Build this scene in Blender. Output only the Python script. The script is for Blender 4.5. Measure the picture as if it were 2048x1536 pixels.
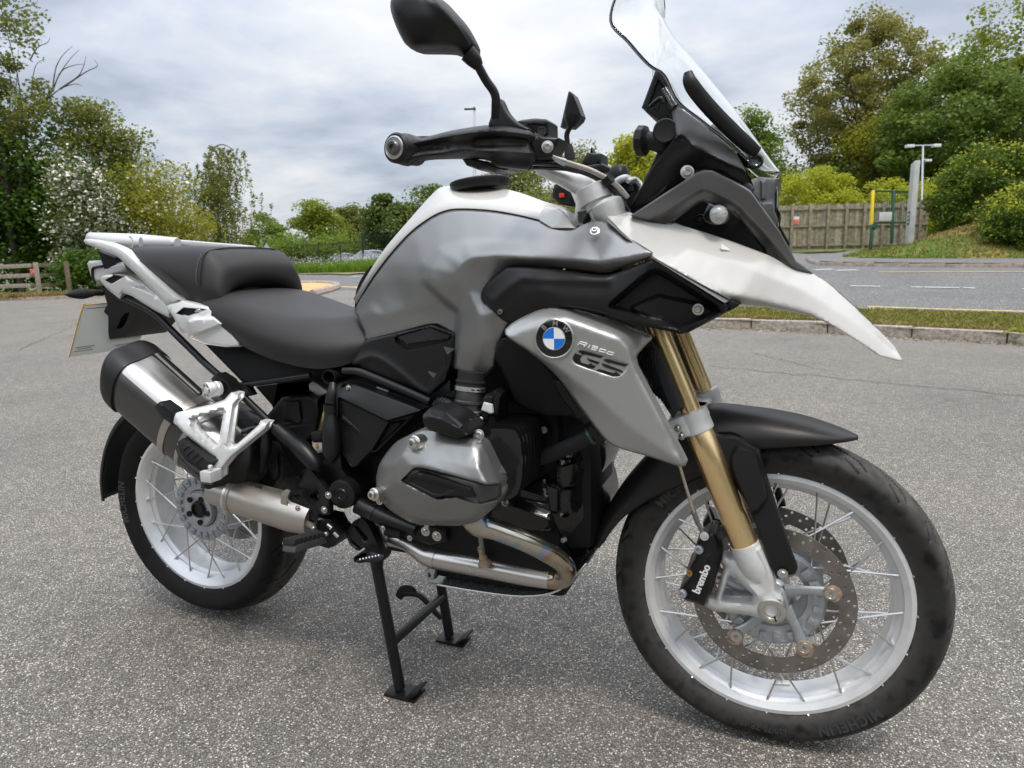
import bpy, bmesh, math, random
import numpy as np
from mathutils import Vector, Matrix
from mathutils.geometry import delaunay_2d_cdt

for _o in list(bpy.data.objects):
    bpy.data.objects.remove(_o)
SC = bpy.context.scene
COL = SC.collection
rad = math.radians

# ------------------------------------------------------------------ camera
IW, IH = 2048.0, 1536.0                 # measuring grid of the photograph
FOC = 1364.45                           # focal length on that grid
CAM = np.array([1.5203, -1.4130, 1.0013])
YAW, PITCH, ROLL = rad(22.3318), rad(10.2852), rad(-1.2247)
FWD = np.array([-math.sin(YAW) * math.cos(PITCH), math.cos(YAW) * math.cos(PITCH), -math.sin(PITCH)])
_r = np.array([math.cos(YAW), math.sin(YAW), 0.0])
_u = np.cross(_r, FWD)
RIGHT = math.cos(ROLL) * _r + math.sin(ROLL) * _u
UP = -math.sin(ROLL) * _r + math.cos(ROLL) * _u
cd = bpy.data.cameras.new('camera')
cam = bpy.data.objects.new('camera', cd)
COL.objects.link(cam)
m4 = Matrix.Identity(4)
for i in range(3):
    m4[i][0], m4[i][1], m4[i][2], m4[i][3] = RIGHT[i], UP[i], -FWD[i], CAM[i]
cam.matrix_world = m4
cd.sensor_fit = 'HORIZONTAL'
cd.sensor_width = 36.0
cd.lens = FOC / IW * 36.0
cd.clip_start = 0.02
cd.clip_end = 3000.0
cd.dof.use_dof = True
cd.dof.focus_distance = 1.62
cd.dof.aperture_fstop = 8.5
SC.camera = cam

# ------------------------------------------------------------------ sky, sun, exposure
SUN_EL, SUN_AZ = rad(66), rad(-40)      # azimuth measured from -y towards +x
sun_dir = np.array([math.sin(-SUN_AZ) * math.cos(SUN_EL), -math.cos(SUN_AZ) * math.cos(SUN_EL), math.sin(SUN_EL)])
W = bpy.data.worlds.new('World')
SC.world = W
W.use_nodes = True


def build_world():
    nt = W.node_tree
    nt.nodes.clear()
    N = nt.nodes.new
    L = nt.links.new
    out = N('ShaderNodeOutputWorld')
    sky = N('ShaderNodeTexSky')
    sky.sky_type = 'NISHITA'
    sky.sun_disc = False
    sky.sun_elevation = SUN_EL
    sky.sun_rotation = math.atan2(sun_dir[0], sun_dir[1])
    bg1 = N('ShaderNodeBackground')
    bg1.inputs[1].default_value = 0.12
    L(sky.outputs[0], bg1.inputs[0])
    tc = N('ShaderNodeTexCoord')
    sep = N('ShaderNodeSeparateXYZ')
    L(tc.outputs['Generated'], sep.inputs[0])

    def mth(op, a, b=None, clamp=False):
        n = N('ShaderNodeMath')
        n.operation = op
        n.use_clamp = clamp
        for k, v in enumerate((a, b)):
            if v is None:
                continue
            if isinstance(v, (int, float)):
                n.inputs[k].default_value = v
            else:
                L(v, n.inputs[k])
        return n.outputs[0]
    z = mth('MAXIMUM', sep.outputs[2], 0.0)
    den = mth('ADD', z, 0.16)
    cx = mth('DIVIDE', sep.outputs[0], den)
    cy = mth('DIVIDE', sep.outputs[1], den)
    comb = N('ShaderNodeCombineXYZ')
    L(cx, comb.inputs[0])
    L(cy, comb.inputs[1])

    def noise(scale, detail, off, rough=0.5, dist=0.0):
        mp = N('ShaderNodeMapping')
        mp.inputs['Location'].default_value = off
        L(comb.outputs[0], mp.inputs[0])
        n = N('ShaderNodeTexNoise')
        n.inputs['Scale'].default_value = scale
        n.inputs['Detail'].default_value = detail
        n.inputs['Roughness'].default_value = rough
        n.inputs['Distortion'].default_value = dist
        L(mp.outputs[0], n.inputs['Vector'])
        return n.outputs[0]
    n1 = noise(0.62, 6, (3.1, 1.7, 0), 0.52, 0.3)
    n2 = noise(2.1, 5, (7.7, 4.2, 0), 0.55, 0.2)
    s = mth('ADD', mth('MULTIPLY', n1, 0.68), mth('MULTIPLY', n2, 0.32))
    cr = N('ShaderNodeValToRGB')
    e = cr.color_ramp.elements
    e[0].position = 0.40
    e[0].color = (0.38, 0.42, 0.495, 1)
    e[1].position = 0.63
    e[1].color = (0.83, 0.83, 0.835, 1)
    m = e.new(0.475)
    m.color = (0.53, 0.575, 0.65, 1)
    m = e.new(0.545)
    m.color = (0.68, 0.695, 0.725, 1)
    L(s, cr.inputs[0])
    # overcast luminance rises from the horizon to the zenith
    g = mth('ADD', mth('ADD', mth('MULTIPLY', mth('MULTIPLY', z, z), 2.3), mth('MULTIPLY', z, 0.25)), 0.76)
    bg2 = N('ShaderNodeBackground')
    L(cr.outputs[0], bg2.inputs[0])
    L(g, bg2.inputs[1])
    mix = N('ShaderNodeMixShader')
    mix.inputs[0].default_value = 0.9
    L(bg1.outputs[0], mix.inputs[1])
    L(bg2.outputs[0], mix.inputs[2])
    L(mix.outputs[0], out.inputs[0])


build_world()
sl = bpy.data.lights.new('sun', 'SUN')
sl.energy = 1.45
sl.angle = rad(11)
sl.color = (1.0, 0.92, 0.80)
sun = bpy.data.objects.new('sun', sl)
COL.objects.link(sun)
sun.rotation_euler = Vector(sun_dir).to_track_quat('Z', 'Y').to_euler()
sun.location = (0, 0, 12)
SC.view_settings.view_transform = 'Standard'
SC.view_settings.look = 'None'
SC.view_settings.exposure = 0.45
SC.view_settings.gamma = 1.0
SC.view_settings.use_curve_mapping = False
SC.cycles.use_denoising = True
SC.cycles.max_bounces = 8
SC.cycles.transparent_max_bounces = 12
SC.cycles.sample_clamp_indirect = 6.0

# ------------------------------------------------------------------ measuring helpers


def ray(px, py):
    return ((px - IW / 2) * RIGHT - (py - IH / 2) * UP) / FOC + FWD


def A(px, py, y):                       # the point seen at (px, py) that lies on the plane y
    d = ray(px, py)
    return CAM + d * ((y - CAM[1]) / d[1])


def AX(px, py, x):
    d = ray(px, py)
    return CAM + d * ((x - CAM[0]) / d[0])


def G(px, py, z=0.0):
    d = ray(px, py)
    return CAM + d * ((z - CAM[2]) / d[2])


def Dp(px, py, depth):
    return CAM + ray(px, py) * depth


CR = {1: (100, 440, 3.07273), 2: (180, 640, 2.47692), 3: (560, 620, 3.01176), 4: (560, 960, 3.01176),
      5: (740, 0, 3.41333), 6: (1080, 0, 3.2), 7: (700, 340, 2.47692), 8: (1180, 640, 1.78590),
      11: (1380, 640, 5.11944), 12: (960, 500, 3.93846), 13: (1180, 380, 3.01176), 14: (1020, 760, 3.65714),
      15: (600, 740, 5.90667), 16: (560, 980, 6.82667), 17: (1340, 960, 3.84), 18: (200, 820, 3.65652),
      19: (1210, 860, 5.68889), 20: (880, 180, 3.93846), 21: (0, 460, 6.82667), 0: (0, 0, 1.0)}


def K(k, *v):                           # flat list of enlarged-detail coordinates -> points on the measuring grid
    ox, oy, s = CR[k]
    return [(ox + v[i] / s, oy + v[i + 1] / s) for i in range(0, len(v), 2)]


def KC(k, *v):                          # same, every point a corner
    return [(x, y, 1) for x, y in K(k, *v)]


# ------------------------------------------------------------------ materials
MATS = {}


def mat(name, base, rough=0.5, metal=0.0, spec=0.5, coat=0.0, var=None, bump=None, rvar=0.0, trans=0.0, aniso=0.0, ior=1.5, coords='Object'):
    if name in MATS:
        return MATS[name]
    m = bpy.data.materials.new(name)
    m.use_nodes = True
    nt = m.node_tree
    b = nt.nodes['Principled BSDF']
    N = nt.nodes.new
    L = nt.links.new
    b.inputs['Base Color'].default_value = (*base, 1)
    b.inputs['Roughness'].default_value = rough
    b.inputs['Metallic'].default_value = metal
    b.inputs['Specular IOR Level'].default_value = spec
    b.inputs['Coat Weight'].default_value = coat
    b.inputs['Coat Roughness'].default_value = 0.06
    b.inputs['Transmission Weight'].default_value = trans
    b.inputs['IOR'].default_value = ior
    b.inputs['Anisotropic'].default_value = aniso
    tc = N('ShaderNodeTexCoord')
    if var or rvar:
        sc, amt = var or (30, 0.0)
        n = N('ShaderNodeTexNoise')
        n.inputs['Scale'].default_value = sc
        n.inputs['Detail'].default_value = 5
        L(tc.outputs[coords], n.inputs['Vector'])
        if amt:
            r = N('ShaderNodeValToRGB')
            r.color_ramp.elements[0].position = 0.3
            r.color_ramp.elements[1].position = 0.7
            r.color_ramp.elements[0].color = (*[c * (1 - amt) for c in base], 1)
            r.color_ramp.elements[1].color = (*[min(1, c * (1 + amt)) for c in base], 1)
            L(n.outputs[0], r.inputs[0])
            L(r.outputs[0], b.inputs['Base Color'])
        if rvar:
            q = N('ShaderNodeMapRange')
            q.inputs[1].default_value = 0.3
            q.inputs[2].default_value = 0.7
            q.inputs[3].default_value = max(0.02, rough - rvar)
            q.inputs[4].default_value = min(1, rough + rvar)
            L(n.outputs[0], q.inputs[0])
            L(q.outputs[0], b.inputs['Roughness'])
    if bump:
        n = N('ShaderNodeTexNoise')
        n.inputs['Scale'].default_value = bump[0]
        n.inputs['Detail'].default_value = 3
        L(tc.outputs[coords], n.inputs['Vector'])
        bm = N('ShaderNodeBump')
        bm.inputs['Strength'].default_value = bump[1]
        bm.inputs['Distance'].default_value = bump[2]
        L(n.outputs[0], bm.inputs['Height'])
        L(bm.outputs[0], b.inputs['Normal'])
    MATS[name] = m
    return m


def ramp(nt, src, stops):
    r = nt.nodes.new('ShaderNodeValToRGB')
    e = r.color_ramp.elements
    e[0].position, e[0].color = stops[0][0], (*stops[0][1], 1)
    e[1].position, e[1].color = stops[-1][0], (*stops[-1][1], 1)
    for p, c in stops[1:-1]:
        q = e.new(p)
        q.color = (*c, 1)
    nt.links.new(src, r.inputs[0])
    return r.outputs[0]


# ------------------------------------------------------------------ mesh helpers


def tag(o, label=None, cat=None, group=None, kind=None):
    for k, v in (('label', label), ('category', cat), ('group', group), ('kind', kind)):
        if v:
            o[k] = v
    return o


def empty(name, loc=(0, 0, 0), parent=None):
    o = bpy.data.objects.new(name, None)
    o.empty_display_size = 0.1
    COL.objects.link(o)
    o.location = loc
    o.parent = parent
    return o


def mk(name, verts, faces, m=None, parent=None, smooth=True, angle=38):
    me = bpy.data.meshes.new(name)
    v = np.asarray(verts, dtype=np.float64).reshape(-1, 3)
    me.from_pydata(v.tolist(), [], faces if isinstance(faces, list) else np.asarray(faces).tolist())
    me.validate()
    if m:
        me.materials.append(m)
    if smooth:
        me.shade_smooth()
        if angle < 179:
            me.set_sharp_from_angle(angle=rad(angle))
    me.update()
    o = bpy.data.objects.new(name, me)
    COL.objects.link(o)
    o.parent = parent
    return o


def mkq(name, V, Fq, m=None, parent=None, smooth=False):   # fast: big meshes of triangles or quads (n,k)
    V = np.asarray(V, dtype=np.float32)
    Fq = np.asarray(Fq, dtype=np.int32)
    k = Fq.shape[1]
    me = bpy.data.meshes.new(name)
    me.vertices.add(len(V))
    me.vertices.foreach_set('co', V.ravel())
    me.loops.add(Fq.size)
    me.loops.foreach_set('vertex_index', Fq.ravel())
    me.polygons.add(len(Fq))
    me.polygons.foreach_set('loop_start', np.arange(0, Fq.size, k, dtype=np.int32))
    me.polygons.foreach_set('use_smooth', np.full(len(Fq), smooth))
    if m:
        me.materials.append(m)
    me.update(calc_edges=True)
    o = bpy.data.objects.new(name, me)
    COL.objects.link(o)
    o.parent = parent
    return o


def share(o, name=None, parent=None):
    c = o.copy()
    if name:
        c.name = name
    COL.objects.link(c)
    if parent:
        c.parent = parent
    return c


def unit(v):
    v = np.asarray(v, float)
    return v / (np.linalg.norm(v) + 1e-12)


def frame(d):
    d = unit(d)
    a = np.array([0, 0, 1.0]) if abs(d[2]) < 0.9 else np.array([1.0, 0, 0])
    u = unit(np.cross(a, d))
    return u, np.cross(d, u), d


def crom(P, n, closed=False, centripetal=False):           # Catmull-Rom through the points, n steps per span
    P = np.asarray(P, float)
    k = len(P)
    if k < 3 or n < 2:
        return P
    if closed:
        Q = np.vstack([P[-1], P, P[0], P[1]])
        spans = k
    else:
        Q = np.vstack([2 * P[0] - P[1], P, 2 * P[-1] - P[-2]])
        spans = k - 1
    t = np.linspace(0, 1, n, endpoint=False)[:, None]
    out = []
    for i in range(spans):
        a, b, c, d = Q[i], Q[i + 1], Q[i + 2], Q[i + 3]
        out.append(0.5 * (2 * b + (c - a) * t + (2 * a - 5 * b + 4 * c - d) * t ** 2 + (3 * b - a - 3 * c + d) * t ** 3))
    if not closed:
        out.append(P[-1:])
    return np.vstack(out)


def tube_geo(P, r, seg=12, cap=True, flat=1.0, upv=None):
    P = np.asarray(P, float)
    n = len(P)
    r = np.full(n, r, float) if np.isscalar(r) else np.asarray(r, float)
    T = np.gradient(P, axis=0)
    T /= np.linalg.norm(T, axis=1)[:, None] + 1e-12
    u, v, _ = frame(T[0])
    if upv is not None:
        u = unit(np.asarray(upv) - T[0] * np.dot(upv, T[0]))
        v = np.cross(T[0], u)
    V = []
    a = np.linspace(0, 2 * math.pi, seg, endpoint=False)
    for i in range(n):
        if i:
            u = unit(u - T[i] * np.dot(u, T[i]))
            v = np.cross(T[i], u)
        V.append(P[i] + r[i] * (np.cos(a)[:, None] * u + flat * np.sin(a)[:, None] * v))
    V = np.vstack(V)
    F = []
    for i in range(n - 1):
        for j in range(seg):
            k = (j + 1) % seg
            F.append((i * seg + j, i * seg + k, (i + 1) * seg + k, (i + 1) * seg + j))
    if cap:
        F.append(tuple(range(seg))[::-1])
        F.append(tuple((n - 1) * seg + j for j in range(seg)))
    return V, F


class MB:                                # collects pieces into one mesh
    def __init__(self):
        self.V, self.F, self.n = [], [], 0

    def add(self, V, F):
        V = np.asarray(V, float).reshape(-1, 3)
        self.V.append(V)
        self.F += [tuple(i + self.n for i in f) for f in F]
        self.n += len(V)
        return self

    def tube(self, P, r, seg=10, n=1, cap=True, flat=1.0, upv=None):
        P = np.asarray(P, float)
        if n > 1 and len(P) > 2:
            if not np.isscalar(r):
                r = crom(np.asarray(r, float)[:, None], n)[:, 0]
            P = crom(P, n)
        return self.add(*tube_geo(P, r, seg, cap, flat, upv))

    def lathe(self, p, axis, prof, seg=24, closed=False):   # prof: (distance along the axis, radius)
        u, v, d = frame(axis)
        p = np.asarray(p, float)
        a = np.linspace(0, 2 * math.pi, seg, endpoint=False)
        V = np.vstack([p + d * t + r * (np.cos(a)[:, None] * u + np.sin(a)[:, None] * v) for t, r in prof])
        F = []
        n = len(prof)
        for i in range(n if closed else n - 1):
            i2 = (i + 1) % n
            for j in range(seg):
                k = (j + 1) % seg
                F.append((i * seg + j, i * seg + k, i2 * seg + k, i2 * seg + j))
        if not closed:
            F.append(tuple(range(seg))[::-1])
            F.append(tuple((n - 1) * seg + j for j in range(seg)))
        return self.add(V, F)

    def box(self, c, sx, sy, sz, M=None, b=0.0, taper=1.0):  # bevelled box, half sizes, axes from the rows of M
        h = np.array([sx, sy, sz])
        b = min(b, 0.45 * h.min())
        bm = bmesh.new()
        bmesh.ops.create_cube(bm, size=2)
        for vv in bm.verts:
            t = taper if vv.co.z > 0 else 1.0
            vv.co = Vector((vv.co.x * sx * t, vv.co.y * sy * t, vv.co.z * sz))
        if b > 0:
            bmesh.ops.bevel(bm, geom=list(bm.edges), offset=b, segments=2, affect='EDGES', profile=0.6)
        bm.verts.index_update()
        V = np.array([vv.co[:] for vv in bm.verts])
        F = [tuple(vv.index for vv in f.verts) for f in bm.faces]
        bm.free()
        if M is not None:
            V = V @ np.asarray(M)
        return self.add(V + np.asarray(c), F)

    def build(self, name, m, parent=None, smooth=True, angle=38):
        return mk(name, np.vstack(self.V), self.F, m, parent, smooth, angle)


def tube(name, P, r, m, parent=None, seg=14, n=6, cap=True, flat=1.0, upv=None):
    return MB().tube(P, r, seg, n, cap, flat, upv).build(name, m, parent)


def lathe(name, p, axis, prof, m, parent=None, seg=32, angle=38):
    return MB().lathe(p, axis, prof, seg).build(name, m, parent, angle=angle)


def basis(x, y=None):                    # rows: x, y, z axes
    x = unit(x)
    y = np.array([0, 1.0, 0]) if y is None else np.asarray(y, float)
    y = unit(y - x * np.dot(x, y))
    return np.array([x, y, np.cross(x, y)])


def loft(name, rows, m, parent=None, nu=4, nv=4, closed=False, thick=0.0, angle=45, capends=False, corners=()):
    R = np.asarray(rows, float)          # (rows, columns, 3)
    S = np.stack([crom(r, nv, closed) for r in R])
    cuts = [0] + sorted(corners) + [len(R) - 1]
    parts = []
    for a, b in zip(cuts[:-1], cuts[1:]):
        seg = S[a:b + 1]
        q = np.stack([crom(seg[:, j], nu) for j in range(seg.shape[1])], axis=1)
        parts.append(q if not parts else q[1:])
    S = np.vstack(parts)
    nr, nc = S.shape[:2]
    F = []
    for i in range(nr - 1):
        for j in range(nc if closed else nc - 1):
            k = (j + 1) % nc
            F.append((i * nc + j, i * nc + k, (i + 1) * nc + k, (i + 1) * nc + j))
    if capends and closed:
        F.append(tuple(range(nc))[::-1])
        F.append(tuple((nr - 1) * nc + j for j in range(nc)))
    o = mk(name, S.reshape(-1, 3), F, m, parent, angle=angle)
    if thick:
        md = o.modifiers.new('thickness', 'SOLIDIFY')
        md.thickness = thick
        md.offset = -1
    return o


# ---- panels: an outline on the measuring grid, a depth at every point of it, a rounded rim and a real thickness


def smooth_outline(pts, step):
    c = [len(p) > 2 and p[2] for p in pts]
    P = np.array([p[:2] for p in pts], float)
    n = len(P)
    out = []
    for i in range(n):
        b, q = P[i], P[(i + 1) % n]
        a = 2 * b - q if c[i] else P[i - 1]
        d = 2 * q - b if c[(i + 1) % n] else P[(i + 2) % n]
        k = max(1, int(np.linalg.norm(q - b) / step))
        t = np.linspace(0, 1, k, endpoint=False)[:, None]
        if c[i] and c[(i + 1) % n]:
            out.append(b + (q - b) * t)
        else:
            out.append(0.5 * (2 * b + (q - a) * t + (2 * a - 5 * b + 4 * q - d) * t ** 2 + (3 * b - a - 3 * q + d) * t ** 3))
    return np.vstack(out)


def pin(P, poly):
    x, y = P[:, 0][:, None], P[:, 1][:, None]
    x1, y1 = poly[:, 0], poly[:, 1]
    x2, y2 = np.roll(x1, -1), np.roll(y1, -1)
    c = ((y1 > y) != (y2 > y)) & (x < (x2 - x1) * (y - y1) / (y2 - y1 + 1e-12) + x1)
    return c.sum(1) % 2 == 1


def pdist(P, L, closed=True):
    a = L if closed else L[:-1]
    b = np.roll(L, -1, 0) if closed else L[1:]
    d = b - a
    ll = (d ** 2).sum(1) + 1e-12
    t = np.clip(((P[:, None, :] - a) * d).sum(2) / ll, 0, 1)
    q = a + t[..., None] * d
    return np.sqrt(((P[:, None, :] - q) ** 2).sum(2)).min(1)


def tps(ctrl):
    c = np.array(ctrl, float)
    n = len(c)
    if n == 1:
        return lambda P: np.full(len(P), c[0, 2])
    if n == 2:
        d = c[1, :2] - c[0, :2]
        return lambda P: c[0, 2] + (c[1, 2] - c[0, 2]) * ((P - c[0, :2]) @ d) / (d @ d)
    if n <= 3:
        M = np.hstack([np.ones((n, 1)), c[:, :2]])
        k = np.linalg.lstsq(M, c[:, 2], rcond=None)[0]
        return lambda P: k[0] + P @ k[1:]
    X = c[:, :2] / 100.0

    def phi(r2):
        return 0.5 * r2 * np.log(r2 + 1e-12)
    r2 = ((X[:, None] - X[None]) ** 2).sum(2)
    Pm = np.hstack([np.ones((n, 1)), X])
    Mx = np.zeros((n + 3, n + 3))
    Mx[:n, :n] = phi(r2) + np.eye(n) * 0.02
    Mx[:n, n:] = Pm
    Mx[n:, :n] = Pm.T
    s = np.linalg.solve(Mx, np.concatenate([c[:, 2], np.zeros(3)]))

    def f(P):
        Q = P / 100.0
        return phi(((Q[:, None] - X[None]) ** 2).sum(2)) @ s[:n] + s[n] + Q @ s[n + 1:]
    return f


def sstep(t):
    t = np.clip(t, 0, 1)
    return t * t * (3 - 2 * t)


def f_ridge(line, w, h):                 # h > 0: a rounded ridge towards the viewer's side (-y)
    Lp = crom(np.array([p[:2] for p in line], float), 6)

    def f(P):
        return -h * np.exp(-(pdist(P, Lp, False) / w) ** 2)
    f.rings = (Lp, False, (-1.3 * w, -.6 * w, 0.0, .6 * w, 1.3 * w))
    return f


def f_recess(poly, h, w, step=8):        # h > 0: sunk inside the polygon, ramp of width w
    Lp = smooth_outline(poly, step)

    def f(P):
        d = pdist(P, Lp)
        return h * np.where(pin(P, Lp), sstep(d / w), 0)
    f.rings = (Lp, True, (0.0, .3 * w, .7 * w, w))
    return f


def ring_points(f, step):
    Lp, closed, offs = f.rings
    q = np.vstack([Lp, Lp[:1]]) if closed else Lp
    s_ = np.concatenate([[0], np.cumsum(np.linalg.norm(np.diff(q, axis=0), axis=1))])
    t = np.linspace(0, s_[-1], max(4, int(s_[-1] / (step * .6))), endpoint=not closed)
    c = np.column_stack([np.interp(t, s_, q[:, 0]), np.interp(t, s_, q[:, 1])])
    d = np.roll(c, -1, 0) - np.roll(c, 1, 0) if closed else np.gradient(c, axis=0)
    n = np.column_stack([-d[:, 1], d[:, 0]]) / (np.linalg.norm(d, axis=1)[:, None] + 1e-9)
    if closed and 0.5 * np.sum(c[:, 0] * np.roll(c[:, 1], -1) - np.roll(c[:, 0], -1) * c[:, 1]) < 0:
        n = -n
    out = []
    for o in offs:
        r = c + n * o
        if closed and o:
            r = r[pdist(r, Lp) > .85 * o]
        out.append(r)
    return np.vstack(out)


def panel(name, outline, ctrl, m, parent=None, thick=0.004, edge=(8, 0.004), step=9, feats=(), holes=(), angle=42, off=0.0, lines=(), soft=8):
    o = smooth_outline(outline, step)
    isc = callable(ctrl)
    if isc:
        lines = list(lines) + [(step * .55, ln) for ln in ctrl.lines]
    H = [smooth_outline(h, step) for h in holes]
    lo, hi = o.min(0), o.max(0)
    gx, gy = np.meshgrid(np.arange(lo[0], hi[0], step), np.arange(lo[1], hi[1], step * 0.87))
    gx[1::2] += step / 2
    g = np.stack([gx.ravel(), gy.ravel()], 1)
    rp = [ring_points(f, step) for f in feats]
    rp = np.vstack(rp) if rp else np.zeros((0, 2))
    if len(rp):
        rp = rp[pin(rp, o)]
    if len(g):
        g = g[pin(g, o)]
        g = g[pdist(g, o) > max(0.55 * step, edge[0] * 1.15 if edge[0] < step else 0.0)] if len(g) else g
        if len(rp) and len(g):
            g = g[np.sqrt(((g[:, None] - rp[None]) ** 2).sum(2)).min(1) > .5 * step]
    cand = [g] if len(g) else []
    if len(rp):
        cand.append(rp[pdist(rp, o) > .35 * step])
    nxt = np.roll(o, -1, 0) - np.roll(o, 1, 0)
    nrm = np.stack([-nxt[:, 1], nxt[:, 0]], 1) / (np.linalg.norm(nxt, axis=1)[:, None] + 1e-9)
    area = 0.5 * np.sum(o[:, 0] * np.roll(o[:, 1], -1) - np.roll(o[:, 0], -1) * o[:, 1])
    if area < 0:
        nrm = -nrm
    if edge[0] > 0:
        for q in (0.2, 0.55, 1.0):
            r = o + nrm * edge[0] * q
            cand.append(r[pdist(r, o) > 0.85 * edge[0] * q])
    for lw, ln in lines:                 # extra points along creases
        Lp = np.array([p[:2] for p in ln], float)
        seg = np.vstack([np.linspace(Lp[i], Lp[i + 1], max(2, int(np.linalg.norm(Lp[i + 1] - Lp[i]) / (step * 0.7))), endpoint=False) for i in range(len(Lp) - 1)])
        t = np.gradient(seg, axis=0)
        t = np.stack([-t[:, 1], t[:, 0]], 1) / (np.linalg.norm(t, axis=1)[:, None] + 1e-9)
        cand += [seg, seg + t * lw, seg - t * lw]
    P = np.vstack(cand) if cand else np.zeros((0, 2))
    if len(P):
        P = P[pin(P, o)]
        P = P[pdist(P, o) > min(0.18 * edge[0] + 0.15, 0.5 * step)] if edge[0] > 0 else P
        for h in H:
            P = P[~pin(P, h)]
            P = P[pdist(P, h) > 0.3 * step]
        key = np.unique(np.round(P / max(0.6, min(edge[0] * 0.18 if edge[0] else 9, step * 0.3))).astype(int), axis=0, return_index=True)[1]
        P = P[np.sort(key)]
    allp = np.vstack([o] + H + [P])
    edges = [(i, (i + 1) % len(o)) for i in range(len(o))]
    k = len(o)
    for h in H:
        edges += [(k + i, k + (i + 1) % len(h)) for i in range(len(h))]
        k += len(h)
    vs, es, fs, ov, oe, of = delaunay_2d_cdt([Vector(p) for p in allp], edges, [], 1, 1e-4)
    Q = np.array([v[:] for v in vs])
    cen = np.array([Q[list(f)].mean(0) for f in fs])
    keep = pin(cen, o)
    for h in H:
        keep &= ~pin(cen, h)
    F = [list(f) for f, kk in zip(fs, keep) if kk]
    d = pdist(Q, o)
    for h in H:
        d = np.minimum(d, pdist(Q, h))
    if isc:
        y = off
        for q, n_, w_ in ((0, 1, .16), (.45, 6, .44), (.95, 12, .40)):      # creases rounded over a radius of `soft`
            for t in range(n_):
                y = y + w_ / n_ * ctrl(Q + soft * q * np.array([math.cos(2 * math.pi * t / n_), math.sin(2 * math.pi * t / n_)]))
    else:
        y = tps(ctrl)(Q) + off
    if edge[0] > 0:
        t = np.clip(1 - d / edge[0], 0, 1)
        y = y + edge[1] * (1 - np.sqrt(np.clip(1 - t ** 2, 0, 1)))
    for f in feats:
        y = y + f(Q)
    V = np.array([A(q[0], q[1], yy) for q, yy in zip(Q, y)])
    # orient towards -y
    a, b, c = V[F[0][0]], V[F[0][1]], V[F[0][2]]
    if np.dot(np.cross(b - a, c - a), CAM - a) < 0:
        F = [f[::-1] for f in F]
    n = len(V)
    back = V + np.array([0, thick, 0])
    cnt = {}
    for f in F:
        for i in range(3):
            e = (f[i], f[(i + 1) % 3])
            cnt[e] = cnt.get(e, 0) + 1
    rim = [e for e in cnt if (e[1], e[0]) not in cnt]
    FF = [tuple(f) for f in F] + [tuple(i + n for i in f[::-1]) for f in F] + [(b_, a_, a_ + n, b_ + n) for a_, b_ in rim]
    return mk(name, np.vstack([V, back]), FF, m, parent, angle=angle)


def cage(*lines):                        # flat facets between measured lines (x, y, depth); their meeting lines become creases
    pts, E = [], []
    for ln in lines:
        ln = np.array(ln, float)
        dn = [ln[0]]
        for p_, q_ in zip(ln[:-1], ln[1:]):
            k_ = max(1, int(np.linalg.norm((q_ - p_)[:2]) / 26))
            dn += [p_ + (q_ - p_) * (t_ + 1) / k_ for t_ in range(k_)]
        for i, q in enumerate(dn):
            hit = [k for k, p in enumerate(pts) if abs(p[0] - q[0]) + abs(p[1] - q[1]) < .5]
            k = hit[0] if hit else len(pts)
            if not hit:
                pts.append(q)
            if i and k != last:
                E.append((last, k))
            last = k
    pts = np.array(pts, float)
    vs, es, fs, ov, *_ = delaunay_2d_cdt([Vector(p[:2]) for p in pts], E, [], 0, 1e-4)
    Q = np.array([v[:] for v in vs])
    yv = np.array([np.mean([pts[i, 2] for i in o]) if len(o) else np.nan for o in ov])
    base_f = tps(pts)
    yv = np.where(np.isnan(yv), base_f(Q), yv)
    T3 = np.array([list(f) for f in fs])
    a, b, c = Q[T3[:, 0]], Q[T3[:, 1]], Q[T3[:, 2]]
    det = (b[:, 0] - a[:, 0]) * (c[:, 1] - a[:, 1]) - (b[:, 1] - a[:, 1]) * (c[:, 0] - a[:, 0])
    ok = np.abs(det) > 1e-3
    T3, a, b, c, det = T3[ok], a[ok], b[ok], c[ok], det[ok]

    def f(P):
        out = np.empty(len(P))
        for i0 in range(0, len(P), 2000):
            p = P[i0:i0 + 2000][:, None]
            w1 = ((p[..., 0] - a[:, 0]) * (c[:, 1] - a[:, 1]) - (p[..., 1] - a[:, 1]) * (c[:, 0] - a[:, 0])) / det
            w2 = ((b[:, 0] - a[:, 0]) * (p[..., 1] - a[:, 1]) - (b[:, 1] - a[:, 1]) * (p[..., 0] - a[:, 0])) / det
            w0 = 1 - w1 - w2
            m = np.minimum(np.minimum(w0, w1), w2)
            k = m.argmax(1)
            r = np.arange(len(k))
            W3 = np.clip(np.stack([w0[r, k], w1[r, k], w2[r, k]], 1), -.15, 1.15)
            W3 /= W3.sum(1, keepdims=True)
            out[i0:i0 + 2000] = (W3 * yv[T3[k]]).sum(1)
        return out
    f.lines = [[q[:2] for q in ln] for ln in lines]
    return f


def mirror(o, name=None):                # the same part on the far side of the machine
    c = share(o, name)
    c.parent = o.parent
    c.scale = (1, -1, 1)
    return c


TXT = {}


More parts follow.
